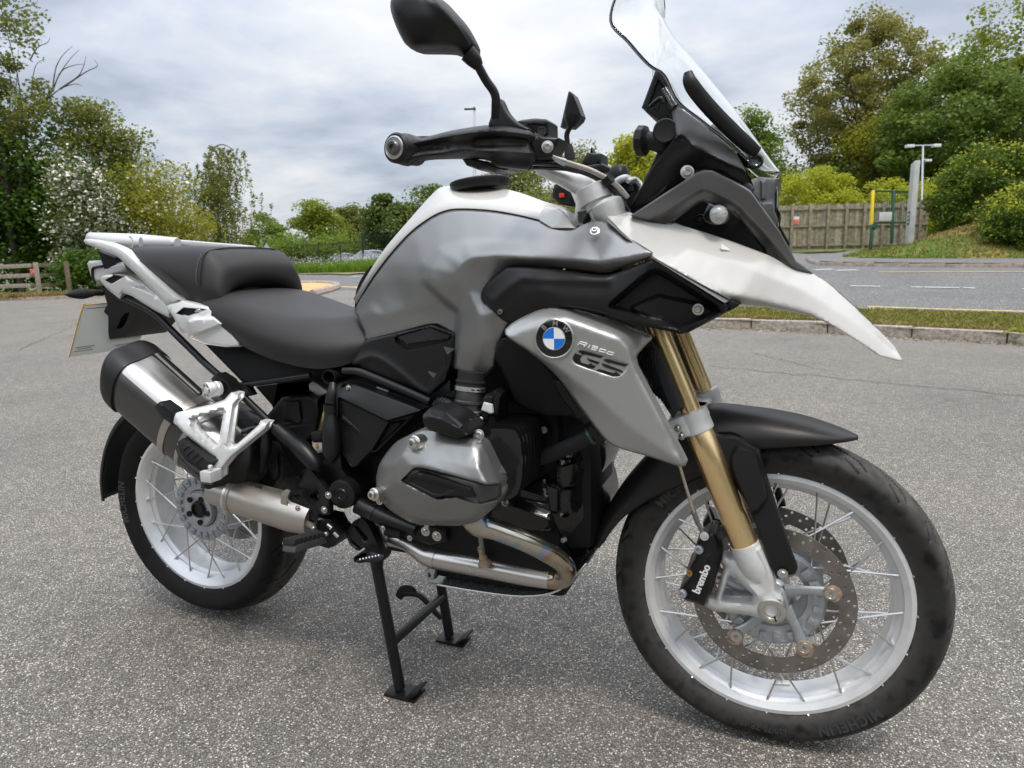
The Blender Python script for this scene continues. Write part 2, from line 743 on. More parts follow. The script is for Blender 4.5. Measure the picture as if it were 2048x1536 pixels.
def text_mesh(s, size=1.0, extrude=0.0, bold=0.0, shear=0.0, spacing=1.0, align='CENTER'):
    cu = bpy.data.curves.new('lettering', 'FONT')
    cu.body = s
    cu.size = size
    cu.extrude = extrude
    cu.offset = bold
    cu.shear = shear
    cu.space_character = spacing
    cu.align_x = align
    cu.align_y = 'CENTER'
    cu.resolution_u = 3
    ob = bpy.data.objects.new('lettering', cu)
    COL.objects.link(ob)
    bpy.context.view_layer.update()
    me = bpy.data.meshes.new_from_object(ob.evaluated_get(bpy.context.evaluated_depsgraph_get()))
    bpy.data.objects.remove(ob)
    V = np.array([v.co[:] for v in me.vertices]).reshape(-1, 3)
    F = [tuple(p.vertices) for p in me.polygons]
    bpy.data.meshes.remove(me)
    return V, F


def lettering(name, s, o, ux, uy, size, m, parent=None, extrude=0.0006, **kw):
    V, F = text_mesh(s, size, extrude, **kw)
    ux, uy = unit(ux), unit(uy)
    return mk(name, np.asarray(o) + V[:, :1] * ux + V[:, 1:2] * uy + V[:, 2:] * np.cross(ux, uy), F, m, parent, smooth=False)
# =================================================================== the place
rng = np.random.default_rng(7)
FH = np.array([-math.sin(YAW), math.cos(YAW)])        # level forward and right directions
RH = np.array([math.cos(YAW), math.sin(YAW)])
SL_U = [-3.0, -0.75, -0.40, -0.237, -0.09, 0.13, 0.275, 0.75, 3.0]
SL_S = [0.0, 0.0, 0.004, 0.0085, 0.020, 0.035, 0.047, 0.047, 0.02]


def slope(u):
    return np.interp(u, SL_U, SL_S)


def ground_h(x, y):                      # the land rises gently beyond eight metres
    v = np.stack([np.asarray(x) - CAM[0], np.asarray(y) - CAM[1]], -1)
    r, s = v @ FH, v @ RH
    u = s / np.maximum(r, 1.0)
    return np.where(r > 8, slope(u) * (r - 8), 0.0)


def T(px, py):                           # pixel -> point on the land
    d = ray(px, py)
    r = d[:2] @ FH
    u = (d[:2] @ RH) / r
    rz = d[2] / r
    D = -CAM[2] / rz if rz < 0 else 1e9
    if D > 8 or rz >= 0:
        s = float(slope(u))
        D = (CAM[2] + 8 * s) / (s - rz)
    return CAM + d / r * D


def TD(px, D):                           # the land at level distance D in the direction of column px
    d = ray(px, 520)
    d = d / (d[:2] @ FH)
    p = CAM + d * D
    p[2] = float(ground_h(p[0], p[1]))
    return p


def sheet(name, poly, m, off, step=0.7, parent=None, kind=None, bump=None, flat=None):   # a surface draped on the land; poly in world x, y
    o = np.array(poly, float)[:, :2]
    dense = []
    for a, b in zip(o, np.roll(o, -1, 0)):
        k = max(1, int(np.linalg.norm(b - a) / step))
        dense.append(a + (b - a) * np.linspace(0, 1, k, endpoint=False)[:, None])
    o = np.vstack(dense)
    lo, hi = o.min(0), o.max(0)
    gx, gy = np.meshgrid(np.arange(lo[0], hi[0], step), np.arange(lo[1], hi[1], step))
    g = np.stack([gx.ravel(), gy.ravel()], 1) + rng.uniform(-.05, .05, (gx.size, 2)) * step
    if len(g):
        g = g[pin(g, o)]
    if len(g):
        g = g[pdist(g, o) > 0.4 * step]
    P = np.vstack([o, g])
    vs, es, fs, *_ = delaunay_2d_cdt([Vector(p) for p in P], [(i, (i + 1) % len(o)) for i in range(len(o))], [], 1, 1e-4)
    Q = np.array([v[:] for v in vs])
    cen = np.array([Q[list(f)].mean(0) for f in fs])
    keep = pin(cen, o)
    F = [tuple(f) for f, k in zip(fs, keep) if k]
    z = (ground_h(Q[:, 0], Q[:, 1]) if flat is None else np.full(len(Q), flat)) + off
    if bump is not None:
        z = z + bump(Q, pdist(Q, o))
    ob = mk(name, np.column_stack([Q, z]), F, m, parent, angle=180)
    return tag(ob, kind=kind or 'structure')


# ---- surfaces
def asphalt(name, dark, light, grit, scale=150.0, bright=0.16):
    m = bpy.data.materials.new(name)
    m.use_nodes = True
    nt = m.node_tree
    b = nt.nodes['Principled BSDF']
    N, L = nt.nodes.new, nt.links.new
    tc = N('ShaderNodeTexCoord')
    vo = N('ShaderNodeTexVoronoi')
    vo.inputs['Scale'].default_value = scale
    vo.inputs['Randomness'].default_value = 1.0
    L(tc.outputs['Object'], vo.inputs['Vector'])
    sx = N('ShaderNodeSeparateXYZ')
    L(vo.outputs['Color'], sx.inputs[0])
    c1 = ramp(nt, sx.outputs[0], [(0.0, dark), (0.55, [(p + q) / 2 for p, q in zip(dark, light)]), (1 - bright, light), (1 - bright + .03, grit), (1.0, [min(1, g * 1.35) for g in grit])])
    # dark binder between the stones, with occlusion shade multiplied into the colour
    mp = N('ShaderNodeMapRange')
    mp.inputs[1].default_value = 0.28
    mp.inputs[2].default_value = 0.62
    mp.inputs[3].default_value = 1.0
    mp.inputs[4].default_value = 0.38
    L(vo.outputs['Distance'], mp.inputs[0])
    mx = N('ShaderNodeMix')
    mx.data_type = 'RGBA'
    mx.blend_type = 'MULTIPLY'
    mx.inputs[0].default_value = 1.0
    L(c1, mx.inputs[6])
    L(mp.outputs[0], mx.inputs[7])
    # broad wear and old damp stains
    n1 = N('ShaderNodeTexNoise')
    n1.inputs['Scale'].default_value = 0.9
    n1.inputs['Detail'].default_value = 7
    n1.inputs['Roughness'].default_value = 0.62
    L(tc.outputs['Object'], n1.inputs['Vector'])
    w = ramp(nt, n1.outputs[0], [(0.26, (0.66, 0.66, 0.67)), (0.36, (0.90, 0.90, 0.90)), (0.5, (1.0, 1.0, 1.0)), (0.72, (1.13, 1.11, 1.07))])
    n3 = N('ShaderNodeTexNoise')
    n3.inputs['Scale'].default_value = 14.0
    n3.inputs['Detail'].default_value = 4
    L(tc.outputs['Object'], n3.inputs['Vector'])
    w2 = ramp(nt, n3.outputs[0], [(0.3, (0.86, 0.86, 0.86)), (0.7, (1.12, 1.11, 1.1))])
    for ww in (w, w2):
        m2 = N('ShaderNodeMix')
        m2.data_type = 'RGBA'
        m2.blend_type = 'MULTIPLY'
        m2.inputs[0].default_value = 1.0
        L(mx.outputs[2], m2.inputs[6])
        L(ww, m2.inputs[7])
        mx = m2
    L(mx.outputs[2], b.inputs['Base Color'])
    b.inputs['Roughness'].default_value = 0.8
    b.inputs['Specular IOR Level'].default_value = 0.35
    bp = N('ShaderNodeBump')
    bp.inputs['Strength'].default_value = 0.9
    bp.inputs['Distance'].default_value = 0.0035
    bp.invert = True
    L(vo.outputs['Distance'], bp.inputs['Height'])
    L(bp.outputs[0], b.inputs['Normal'])
    return m


M_CAR = asphalt('weathered_asphalt', (0.205, 0.190, 0.172), (0.37, 0.342, 0.308), (0.66, 0.615, 0.545), 265.0, 0.13)
M_ROAD = asphalt('road_asphalt', (0.17, 0.17, 0.172), (0.27, 0.268, 0.265), (0.42, 0.41, 0.39), 60.0, 0.14)
M_PAVE = asphalt('footway_asphalt', (0.20, 0.20, 0.202), (0.29, 0.29, 0.288), (0.40, 0.40, 0.39), 60.0, 0.1)
M_EARTH = mat('field_earth', (0.10, 0.12, 0.035), 0.95, var=(0.6, 0.35), coords='Object')
M_KERB = mat('kerb_concrete', (0.34, 0.30, 0.25), 0.9, var=(26, 0.42), bump=(90, 0.6, 0.006))
M_KERB2 = mat('far_kerb_concrete', (0.36, 0.29, 0.24), 0.9, var=(9, 0.3), bump=(60, 0.5, 0.006))
M_WHITE = mat('road_paint_white', (0.62, 0.60, 0.56), 0.75, var=(9, 0.25))
M_YELLOW = mat('road_paint_yellow', (0.62, 0.44, 0.14), 0.75, var=(8, 0.25))
M_SAND = mat('buff_paving', (0.55, 0.36, 0.17), 0.9, var=(3, 0.25))
M_SOIL = mat('verge_soil', (0.15, 0.12, 0.055), 0.95, var=(12, 0.4))


def two_tone(name, a, b_, scale, lo=0.4, hi=0.6, rough=0.9):
    m = bpy.data.materials.new(name)
    m.use_nodes = True
    nt = m.node_tree
    b = nt.nodes['Principled BSDF']
    tc = nt.nodes.new('ShaderNodeTexCoord')
    n = nt.nodes.new('ShaderNodeTexNoise')
    n.inputs['Scale'].default_value = scale
    n.inputs['Detail'].default_value = 6
    nt.links.new(tc.outputs['Object'], n.inputs['Vector'])
    nt.links.new(ramp(nt, n.outputs[0], [(lo, a), (hi, b_)]), b.inputs['Base Color'])
    b.inputs['Roughness'].default_value = rough
    b.inputs['Specular IOR Level'].default_value = 0.2
    return m


M_GRASS = two_tone('lawn_grass', (0.085, 0.13, 0.018), (0.24, 0.18, 0.06), 0.7, 0.42, 0.62)


def leaf_mat(name, dark, light, scale=0.8, trans=0.35, hue=None):
    m = bpy.data.materials.new(name)
    m.use_nodes = True
    nt = m.node_tree
    b = nt.nodes['Principled BSDF']
    N, L = nt.nodes.new, nt.links.new
    tc = N('ShaderNodeTexCoord')
    n = N('ShaderNodeTexNoise')
    n.inputs['Scale'].default_value = scale
    n.inputs['Detail'].default_value = 8
    n.inputs['Roughness'].default_value = 0.75
    L(tc.outputs['Object'], n.inputs['Vector'])
    st = [(0.30, dark), (0.68, light)]
    if hue:
        st = [(0.28, dark), (0.5, light), (0.72, hue)]
    c = ramp(nt, n.outputs[0], st)
    L(c, b.inputs['Base Color'])
    b.inputs['Roughness'].default_value = 0.55
    b.inputs['Specular IOR Level'].default_value = 0.3
    tr = N('ShaderNodeBsdfTranslucent')
    L(c, tr.inputs[0])
    mx = N('ShaderNodeMixShader')
    mx.inputs[0].default_value = trans
    L(b.outputs[0], mx.inputs[1])
    L(tr.outputs[0], mx.inputs[2])
    L(mx.outputs[0], nt.nodes['Material Output'].inputs[0])
    return m


M_BLADE = leaf_mat('grass_blades', (0.075, 0.12, 0.018), (0.17, 0.22, 0.035), 1.2, 0.3, (0.36, 0.29, 0.10))
M_LUSH = leaf_mat('lush_grass_blades', (0.10, 0.19, 0.015), (0.22, 0.34, 0.03), 0.9, 0.35)
M_VERGE = leaf_mat('verge_blades', (0.085, 0.115, 0.016), (0.19, 0.22, 0.03), 1.5, 0.3, (0.33, 0.28, 0.09))
M_DRY = leaf_mat('dry_grass_blades', (0.13, 0.13, 0.03), (0.30, 0.22, 0.075), 0.8, 0.3, (0.42, 0.29, 0.13))
M_BARK = mat('bark', (0.085, 0.068, 0.05), 0.95, var=(6, 0.4), bump=(18, 0.8, 0.03))
M_PALEBARK = mat('pale_bark', (0.22, 0.19, 0.16), 0.9, var=(6, 0.5), bump=(18, 0.6, 0.02))
M_BLOSSOM = mat('white_blossom', (0.78, 0.75, 0.66), 0.7)

# ---- ground
big = []
for r in list(np.arange(-12, 60, 1.5)) + list(np.arange(60, 200, 8)) + [240, 320, 450, 700, 1100, 1600]:
    big.append(r)
US = np.concatenate([np.linspace(-3, -0.9, 9), np.linspace(-0.85, 0.85, 60), np.linspace(0.9, 3, 9)])


def ground_sheet():
    V, F = [], []
    R_ = [-40, -20, -8] + [r for r in big if r > 0.5]
    for r in R_:
        for u in US:
            s = u * max(r, 14.0)
            x, y = CAM[:2] + FH * r + RH * s
            rr = min(max(r, 0), 95)
            z = float(slope(s / max(r, 1.0)) * max(rr - 8, 0)) if r > 8 else 0.0
            V.append((x, y, z))
    n = len(US)
    for i in range(len(R_) - 1):
        for j in range(n - 1):
            F.append((i * n + j, i * n + j + 1, (i + 1) * n + j + 1, (i + 1) * n + j))
    return V, F


_v, _f = ground_sheet()
tag(mk('field_ground', np.array(_v) - np.array([0, 0, 0.03]), _f, M_EARTH, angle=180), kind='structure')

kr = [T(1100, 652), T(1250, 652), T(1400, 655), T(1560, 661), T(1740, 672), T(1900, 681), T(2048, 690), T(2300, 709), T(2600, 732)]
kl = [T(-260, 612), T(-60, 603), T(60, 600), T(200, 595), T(330, 590)]
# the car park reaches from behind the camera to the kerbs; its far edge joins the road beyond
fe = [T(-900, 640)] + kl + [T(430, 583), T(520, 580), T(700, 580), T(900, 590), T(1060, 640)] + kr
poly = [(-22, -14), (16, -14), (16, 2)] + [tuple(p[:2]) for p in fe[::-1]] + [(-30, 6)]
sheet('car_park_ground', poly, M_CAR, 0.0, step=0.8)
# main road
rd = [T(330, 588), T(430, 583), T(520, 580), T(700, 580), T(900, 590), T(1060, 630), T(1100, 641), T(1420, 629), T(1700, 629), T(2048, 632), T(2400, 637),
      T(2400, 528), T(2048, 534), T(1850, 533), T(1700, 531), T(1640, 531), T(1400, 533), T(1100, 542), T(800, 548), T(640, 547), T(480, 552), T(330, 560), T(190, 572)]
sheet('road', [tuple(p[:2]) for p in rd], M_ROAD, 0.008, step=1.0)
# junction mouth by the fence, and the footways
sheet('side_road', [tuple(T(*q)[:2]) for q in ((1590, 533), (1700, 531), (1618, 523), (1612, 517), (1665, 510), (1740, 503.5), (1700, 503.2), (1600, 507), (1480, 511), (1480, 534))], M_PAVE, 0.014, step=0.8)
sheet('far_footway', [tuple(T(*q)[:2]) for q in ((1618, 522), (1625, 528), (1700, 530.5), (1850, 532.5), (2048, 533.5), (2400, 527), (2400, 518), (2048, 523), (1850, 523.5), (1720, 522), (1690, 518), (1720, 509), (1760, 504), (1725, 504), (1660, 512))], M_PAVE, 0.10, step=0.7)
sheet('near_footway', [tuple(T(*q)[:2]) for q in ((1420, 631), (1700, 628), (2048, 631), (2400, 637), (2500, 668), (2048, 650), (1880, 643), (1700, 637), (1420, 633))], M_PAVE, 0.03, step=0.5)
sheet('grass_verge', [tuple(p[:2]) for p in kr] + [tuple(T(*q)[:2]) for q in ((2600, 690), (2300, 664), (2048, 647), (1880, 641), (1700, 634), (1560, 631), (1420, 630), (1250, 634), (1100, 640))], M_SOIL, 0.115, step=0.3)


def strip(name, pts, w, m, off, step=0.25):
    P = np.array([T(*q) for q in pts])
    P = crom(P, max(2, int(np.linalg.norm(P[-1] - P[0]) / step / max(1, len(P) - 1))))[:, :2]
    d = np.gradient(P, axis=0)
    n = np.stack([-d[:, 1], d[:, 0]], 1) / (np.linalg.norm(d, axis=1)[:, None] + 1e-9) * w / 2
    V = []
    for a, b in zip(P + n, P - n):
        V += [(a[0], a[1], ground_h(*a) + off), (b[0], b[1], ground_h(*b) + off)]
    F = [(2 * i, 2 * i + 1, 2 * i + 3, 2 * i + 2) for i in range(len(P) - 1)]
    a, b, c = (np.array(V[k]) for k in F[0][:3])
    if np.cross(b - a, c - a)[2] < 0:
        F = [f[::-1] for f in F]
    return tag(mk(name, V, F, m, smooth=False), kind='structure')


strip('road_marking', [(1755, 545.5), (1900, 545), (2048, 544.5), (2300, 543)], 0.13, M_YELLOW, 0.02)
for a, b in ((1822, 1845), (1848, 1918), (1926, 1950), (2044, 2110), (1700, 1760)):
    ya, yb = (575.5 + (q - 1820) * 0.018 for q in (a, b))
    strip('road_marking', [(a, ya), (b, yb)], 0.13, M_WHITE, 0.02)
for q in ([(1628, 541), (1665, 539.5)], [(1672, 542), (1716, 541)], [(700, 553.5), (720, 553.2)], [(595, 552), (612, 551.5)]):
    strip('road_marking', q, 0.22, M_WHITE, 0.02)
strip('road_edge_line', [(1735, 617.5), (1850, 622), (2048, 628), (2300, 636)], 0.10, M_YELLOW, 0.04)
strip('road_edge_line', [(1500, 622), (1620, 622), (1740, 622), (1800, 630)], 0.25, mat('old_kerb_edge', (0.42, 0.33, 0.25), 0.9, var=(4, .3)), 0.04)
strip('road_edge_line', [(674, 574), (700, 575), (720, 576), (760, 578)], 0.30, M_SAND, 0.02)

M_CRACK = mat('crack_filler', (0.055, 0.052, 0.05), 0.9)
rc = np.random.default_rng(5)
for x0, y0, x1, y1, w_ in ((1420, 733, 2120, 800, .010), (1650, 742, 1500, 705, .007), (40, 700, 170, 640, .008)):
    n_ = 26
    strip('ground_crack', [(x0 + (x1 - x0) * t + rc.normal() * 3, y0 + (y1 - y0) * t + rc.normal() * 1.1) for t in np.linspace(0, 1, n_)], w_, M_CRACK, 0.004, step=.05)

# buff traffic island with its raised kerb
isl = [T(*q) for q in ((470, 577), (560, 571.5), (620, 570), (655, 571), (674, 574), (668, 580), (645, 587), (625, 592), (560, 596), (500, 600), (440, 606))]
isl_top = sheet('traffic_island', [tuple(p[:2]) for p in isl], M_SAND, 0.10, step=0.5)
tube('island_kerb', crom(np.array(isl[:8]) + np.array([0, 0, 0.05]), 4), 0.14, M_KERB2, None, seg=8, n=1)
tag(bpy.data.objects['island_kerb'], kind='structure')


# kerbs laid stone by stone
def kerb(name, pts, wid, h, m, n_off=0.0, L=0.915):
    P = np.array(pts)
    P = crom(P, 24)[:, :2]
    s = np.concatenate([[0], np.cumsum(np.linalg.norm(np.diff(P, axis=0), axis=1))])
    root = empty(name, (P[0][0], P[0][1], 0))
    tag(root, kind='structure')
    k = 0
    while (k + 1) * L < s[-1]:
        a = np.array([np.interp(k * L + .003, s, P[:, i]) for i in (0, 1)])
        b = np.array([np.interp((k + 1) * L - .003, s, P[:, i]) for i in (0, 1)])
        d = unit(b - a)
        nn = np.array([-d[1], d[0]])
        c = (a + b) / 2 + nn * wid / 2
        z = float(ground_h(*c))
        mb = MB()
        Mx = np.array([[d[0], d[1], 0], [nn[0], nn[1], 0], [0, 0, 1]])
        mb.box((c[0] - P[0][0], c[1] - P[0][1], z + h / 2 - 0.1 + rng.uniform(-.006, .006)), np.linalg.norm(b - a) / 2, wid / 2, h / 2 + 0.1, Mx, 0.02)
        mb.build('kerb_stone', m, root)
        k += 1
    return root


kerb('kerb_near_verge', kr[::-1] if np.cross(kr[-1][:2] - kr[0][:2], FH) < 0 else kr, 0.14, 0.125, M_KERB)
kerb('kerb_far_side', [T(*q) for q in ((1612, 518.5), (1616, 525), (1632, 530.5), (1700, 533), (1850, 535), (2048, 535.5), (2300, 532))][::1], 0.15, 0.11, M_KERB2)
kerb('kerb_left_side', kl, 0.15, 0.10, M_KERB2)


# ---- vegetation
def quads(C, S, rnd, nx=None, flat=0.35):  # leaf-sized folded quads at C with size S, random attitudes
    n = len(C)
    d = rnd.normal(size=(n, 3))
    d[:, 2] *= 0.55
    d /= np.linalg.norm(d, axis=1)[:, None]
    up = rnd.normal(size=(n, 3)) * 0.7 + np.array([0, 0, 0.9])
    w = np.cross(d, up)
    w /= np.linalg.norm(w, axis=1)[:, None] + 1e-9
    S = np.asarray(S)[:, None] if not np.isscalar(S) else S
    nn = np.cross(w, d)
    a = C - d * S * 0.55
    b = C + w * S * 0.42 + nn * S * 0.1
    c = C + d * S * 0.55
    e = C - w * S * 0.42 + nn * S * 0.1
    V = np.stack([a, b, c, e], 1).reshape(-1, 3)
    F = np.arange(4 * n).reshape(n, 4)
    return V, F


def limbs(mb, base, top, clumps, r0, rnd, nl=14, sag=0.0):
    n = 5
    tr = [base + (top - base) * t + np.array([*rnd.normal(0, .03, 2) * np.linalg.norm(top - base), 0]) * (0 < t < 1) for t in np.linspace(0, 1, n)]
    mb.tube(tr, [r0 * (1 - 0.75 * t) for t in np.linspace(0, 1, n)], 7, 3)
    trc = crom(np.array(tr), 8)
    for c in clumps[:nl]:
        k = int(len(trc) * rnd.uniform(0.25, 0.85))
        a = trc[k]
        m = a * 0.5 + c * 0.5 + np.array([0, 0, -0.06 * np.linalg.norm(c - a)]) + rnd.normal(0, .05, 3) * np.linalg.norm(c - a)
        mb.tube([a, m, c], [r0 * .34, r0 * .2, r0 * .06], 5, 3)


def tree(name, label, cat, px, ytop, ybase, wpx, D, mats, leaf=0.12, n=9000, nclump=60, seed=0, crown_lo=0.22, trunk_r=0.16, group=None,
         shape=None, bark=M_BARK, extra=None, spread=0.15, trunk_px=None, hollow=0.35, twigs=14):
    rnd = np.random.default_rng(seed)
    base = TD(px if trunk_px is None else trunk_px, D)
    sc = D / FOC
    zt = base[2]
    c3 = Dp(px, ytop, 1.0)
    d = ray(px, ytop)
    d = d / (d[:2] @ FH)
    ztop = CAM[2] + d[2] * D
    H = ztop - zt
    hw = wpx * sc / 2
    axis = np.array([*RH, 0])
    fw = np.array([*FH, 0])
    ctr = CAM + ray(px, 520) / (ray(px, 520)[:2] @ FH) * D
    root = empty(name, base)
    tag(root, label, cat, group)
    cl = []
    while len(cl) < nclump:
        q = rnd.uniform(-1, 1, 3)
        rr = np.linalg.norm(q)
        if rr > 1 or rr < hollow:
            continue
        t = (q[2] + 1) / 2
        w = 1.0 if shape is None else shape(t)
        cl.append((q[0] * w, q[1] * w, t))
    cl = np.array(cl)
    zc0 = zt + H * crown_lo
    C = np.array([ctr[0], ctr[1], 0]) + axis * (cl[:, :1] * hw * 0.88) + fw * (cl[:, 1:2] * hw * 0.8)
    C[:, 2] = zc0 + cl[:, 2] * (ztop - zc0) * 0.97
    size = spread * (hw + (ztop - zc0) / 2) * rnd.uniform(0.6, 1.3, len(C))
    n = int(n * 2.3)
    leaf = leaf * 0.78
    per = rnd.dirichlet(np.full(len(C), 3.0)) * n
    Ls = []
    for c, s, k in zip(C, size, per.astype(int)):
        p = rnd.normal(size=(k, 3))
        p *= np.minimum(1, 1.75 / np.linalg.norm(p, axis=1))[:, None]
        p = p * np.array([1, 1, 0.62]) * s * 0.66
        Ls.append(c + p)
    Lp = np.vstack(Ls)
    Lp = Lp[Lp[:, 2] > zt + 0.05]
    V, F = quads(Lp, leaf * rnd.uniform(0.6, 1.35, len(Lp)), rnd)
    mkq('crown', V - base, F, mats, root)
    mb = MB()
    limbs(mb, np.zeros(3), np.array([ctr[0], ctr[1], zt + H * 0.72]) - base, list(C[np.argsort(rnd.random(len(C)))] - base), trunk_r, rnd, twigs)
    mb.build('trunk', bark, root)
    if extra:
        extra(root, base, C, size, rnd, H)
    return root


def blossoms(n, size, m=M_BLOSSOM, share_=0.5, name='blossom'):
    def f(root, base, C, s, rnd, H):
        pick = rnd.random(len(C)) < share_
        Cs, ss = C[pick], s[pick]
        k = rnd.integers(0, len(Cs), n)
        p = rnd.normal(size=(n, 3))
        p /= np.linalg.norm(p, axis=1)[:, None]
        P = Cs[k] + p * (ss[k] * rnd.uniform(.5, 1.05, n))[:, None] * np.array([1, 1, .7])
        V, F = quads(P, size * rnd.uniform(.6, 1.4, n), rnd)
        o = mkq(name, V - base, F, m, root)
    return f


LF = dict(
    syc=leaf_mat('sycamore_leaves', (0.050, 0.105, 0.016), (0.135, 0.235, 0.032), 1.3, 0.4),
    olive=leaf_mat('olive_leaves', (0.125, 0.150, 0.030), (0.27, 0.285, 0.060), 1.5, 0.42),
    bronze=leaf_mat('bronze_leaves', (0.180, 0.180, 0.048), (0.37, 0.35, 0.095), 0.9, 0.42),
    mid=leaf_mat('mid_green_leaves', (0.100, 0.160, 0.022), (0.25, 0.34, 0.045), 0.9, 0.42),
    bright=leaf_mat('bright_green_leaves', (0.120, 0.165, 0.020), (0.35, 0.39, 0.045), 0.8, 0.45),
    lime=leaf_mat('lime_leaves', (0.26, 0.30, 0.022), (0.55, 0.55, 0.045), 0.8, 0.45),
    dark=leaf_mat('dark_green_leaves', (0.055, 0.095, 0.020), (0.16, 0.22, 0.040), 1.0, 0.4),
    gold=leaf_mat('golden_green_leaves', (0.180, 0.205, 0.022), (0.42, 0.41, 0.042), 0.9, 0.45),
    laurel=leaf_mat('laurel_leaves', (0.045, 0.085, 0.014), (0.17, 0.25, 0.030), 1.1, 0.36),
    maple=leaf_mat('maple_leaves', (0.060, 0.110, 0.022), (0.24, 0.32, 0.055), 0.55, 0.38),
    tips=leaf_mat('new_leaf_tips', (0.34, 0.38, 0.03), (0.60, 0.58, 0.06), 2.0, 0.45),
)

# left-hand trees
tree('sycamore_tree', 'dense dark green sycamore filling the edge behind the timber rail fence', 'tree', 25, 160, 560, 270, 31, LF['syc'], leaf=0.22, n=14000, nclump=95, seed=1, crown_lo=0.04, trunk_r=.2)


def bare_twigs(root, base, C, s, rnd, H):
    mb = MB()
    D = 29.5
    for P in ([(60, 215), (85, 205), (120, 178), (150, 168), (165, 172)], [(85, 205), (105, 180), (118, 150), (140, 118), (158, 100)], [(120, 178), (150, 158), (175, 142), (195, 132), (188, 118)],
              [(105, 178), (112, 135), (126, 110), (145, 92)], [(20, 60), (0, 62), (25, 48), (60, 38), (80, 35)], [(-20, 70), (10, 45), (30, 20), (70, 8), (75, 0)], [(60, 120), (75, 95), (95, 85), (100, 75)],
              [(40, 200), (62, 190), (64, 165), (72, 130), (88, 118)], [(150, 158), (160, 148), (168, 130), (172, 112)], [(118, 150), (128, 138), (150, 130), (170, 128)]):
        mb.tube([Dp(x, y, D + i * .1) - base for i, (x, y) in enumerate(P)], [.045, .032, .022, .014, .007][-len(P):], 5, 4)
    mb.build('bare_branches', M_BARK, root)


tree('sparse_tree', 'tall thin-leaved tree with bare dead branches reaching up at the top', 'tree', 35, -60, 540, 230, 29.5, LF['olive'], leaf=0.20, n=2600, nclump=46, seed=2, crown_lo=0.45, trunk_r=.13, extra=bare_twigs, spread=.12)
tree('hawthorn_tree', 'hawthorn covered in white blossom between two green trees', 'tree', 172, 285, 560, 125, 28.5, LF['dark'], leaf=0.13, n=3600, nclump=60, seed=3, crown_lo=0.06, extra=blossoms(3300, .12, share_=.6), trunk_r=.1, spread=.2)
tree('ash_tree', 'olive green ash tree with a ragged top behind the white blossom', 'tree', 215, 195, 560, 200, 32, LF['olive'], leaf=0.17, n=6500, nclump=66, seed=4, crown_lo=0.2)
tree('hedge_shrub', 'broad yellow-green shrub with small white flowers by the far kerb', 'shrub', 318, 335, 560, 215, 31, LF['gold'], leaf=0.14, n=8000, nclump=70, seed=5, crown_lo=0.03, extra=blossoms(800, .13, share_=.4), trunk_r=.08, spread=.2)
tree('bramble_bush', 'low dark bramble growing through the end of the rail fence', 'shrub', 175, 505, 590, 120, 27.2, LF['syc'], leaf=0.15, n=3600, nclump=40, seed=6, crown_lo=0.0, trunk_r=.04, spread=.22, extra=blossoms(60, .10, share_=.6))


def weeping(root, base, C, s, rnd, H):
    D = 36.0
    P0 = []
    mb = MB()
    sc = D / FOC
    trunk = [Dp(x, y, D) - base for x, y in ((440, 520), (436, 450), (428, 380), (415, 335), (425, 300), (445, 289), (468, 300))]
    mb.tube(trunk, [.14, .12, .09, .07, .05, .035, .02], 6, 5)
    leaves = []
    for i in range(270):
        t = rnd.random() ** 0.8
        x = 432 + rnd.normal() * (14 + 30 * t)
        y = 292 + t * 150
        if y < 330:
            x = 432 + rnd.uniform(-20, 50)
        p = Dp(x, y, D) - base + np.array([*(FH * rnd.normal() * 0.9), 0])
        L_ = rnd.uniform(0.7, 1.9)
        out = rnd.normal(size=2) * 0.2
        k = 8
        st = [p + np.array([out[0] * q, out[1] * q, 0.12 * math.sin(q * 2.2) - L_ * q * q]) for q in np.linspace(0, 1, k)]
        if i % 3 == 0:
            mb.tube(st, .006, 3, 1, cap=False)
        for q in crom(np.array(st), 5):
            leaves.append(q + rnd.normal(0, .05, 3))
    lp = np.array(leaves)
    V, F = quads(lp, 0.11 * rnd.uniform(.6, 1.3, len(lp)), rnd)
    mkq('hanging_leaves', V, F, LF['olive'], root)
    mb.build('weeping_branches', M_PALEBARK, root)


tree('weeping_birch', 'tall weeping birch with drooping tips standing clear against the sky', 'tree', 440, 330, 545, 95, 36, LF['olive'], leaf=0.12, n=2600, nclump=60, seed=8, crown_lo=0.1, bark=M_PALEBARK, extra=weeping, shape=lambda t: 1.15 - 0.75 * t, spread=.17, trunk_r=.1)

# mid-distance trees seen over the saddle
for i, (px, yt, w, D, mm, lab) in enumerate((
        (535, 428, 95, 78, 'mid', 'rounded green tree over the saddle, first right of the weeping birch'),
        (640, 403, 105, 70, 'bright', 'light green tree with sky gaps, straight above the triangular sign'),
        (705, 402, 70, 74, 'olive', 'brownish tree peeping out behind the light green one'),
        (775, 390, 95, 62, 'dark', 'dark rounded tree above the black railings'),
        (850, 366, 130, 58, 'dark', 'tall dark tree rising behind the white fuel tank'),
        (1035, 292, 190, 58, 'olive', 'bronze green tree between tank and handlebar'),
        (1160, 285, 110, 66, 'olive', 'distant bronze tree behind the small far mirror'),
        (1262, 272, 120, 52, 'lime', 'bright yellow-green tree left of the headlamp cowl'))):
    tree('roadside_tree', lab, 'tree', px, yt, 540, w, D, LF[mm], leaf=0.26, n=5200, nclump=54, seed=20 + i, crown_lo=0.12, trunk_r=.22, group='trees lining the road beyond the car park', spread=.17)
tree('thicket', 'low mixed thicket behind the parked cars', 'shrub', 660, 470, 545, 260, 64, LF['mid'], leaf=0.26, n=6500, nclump=60, seed=40, crown_lo=0.0, trunk_r=.05, spread=.2)
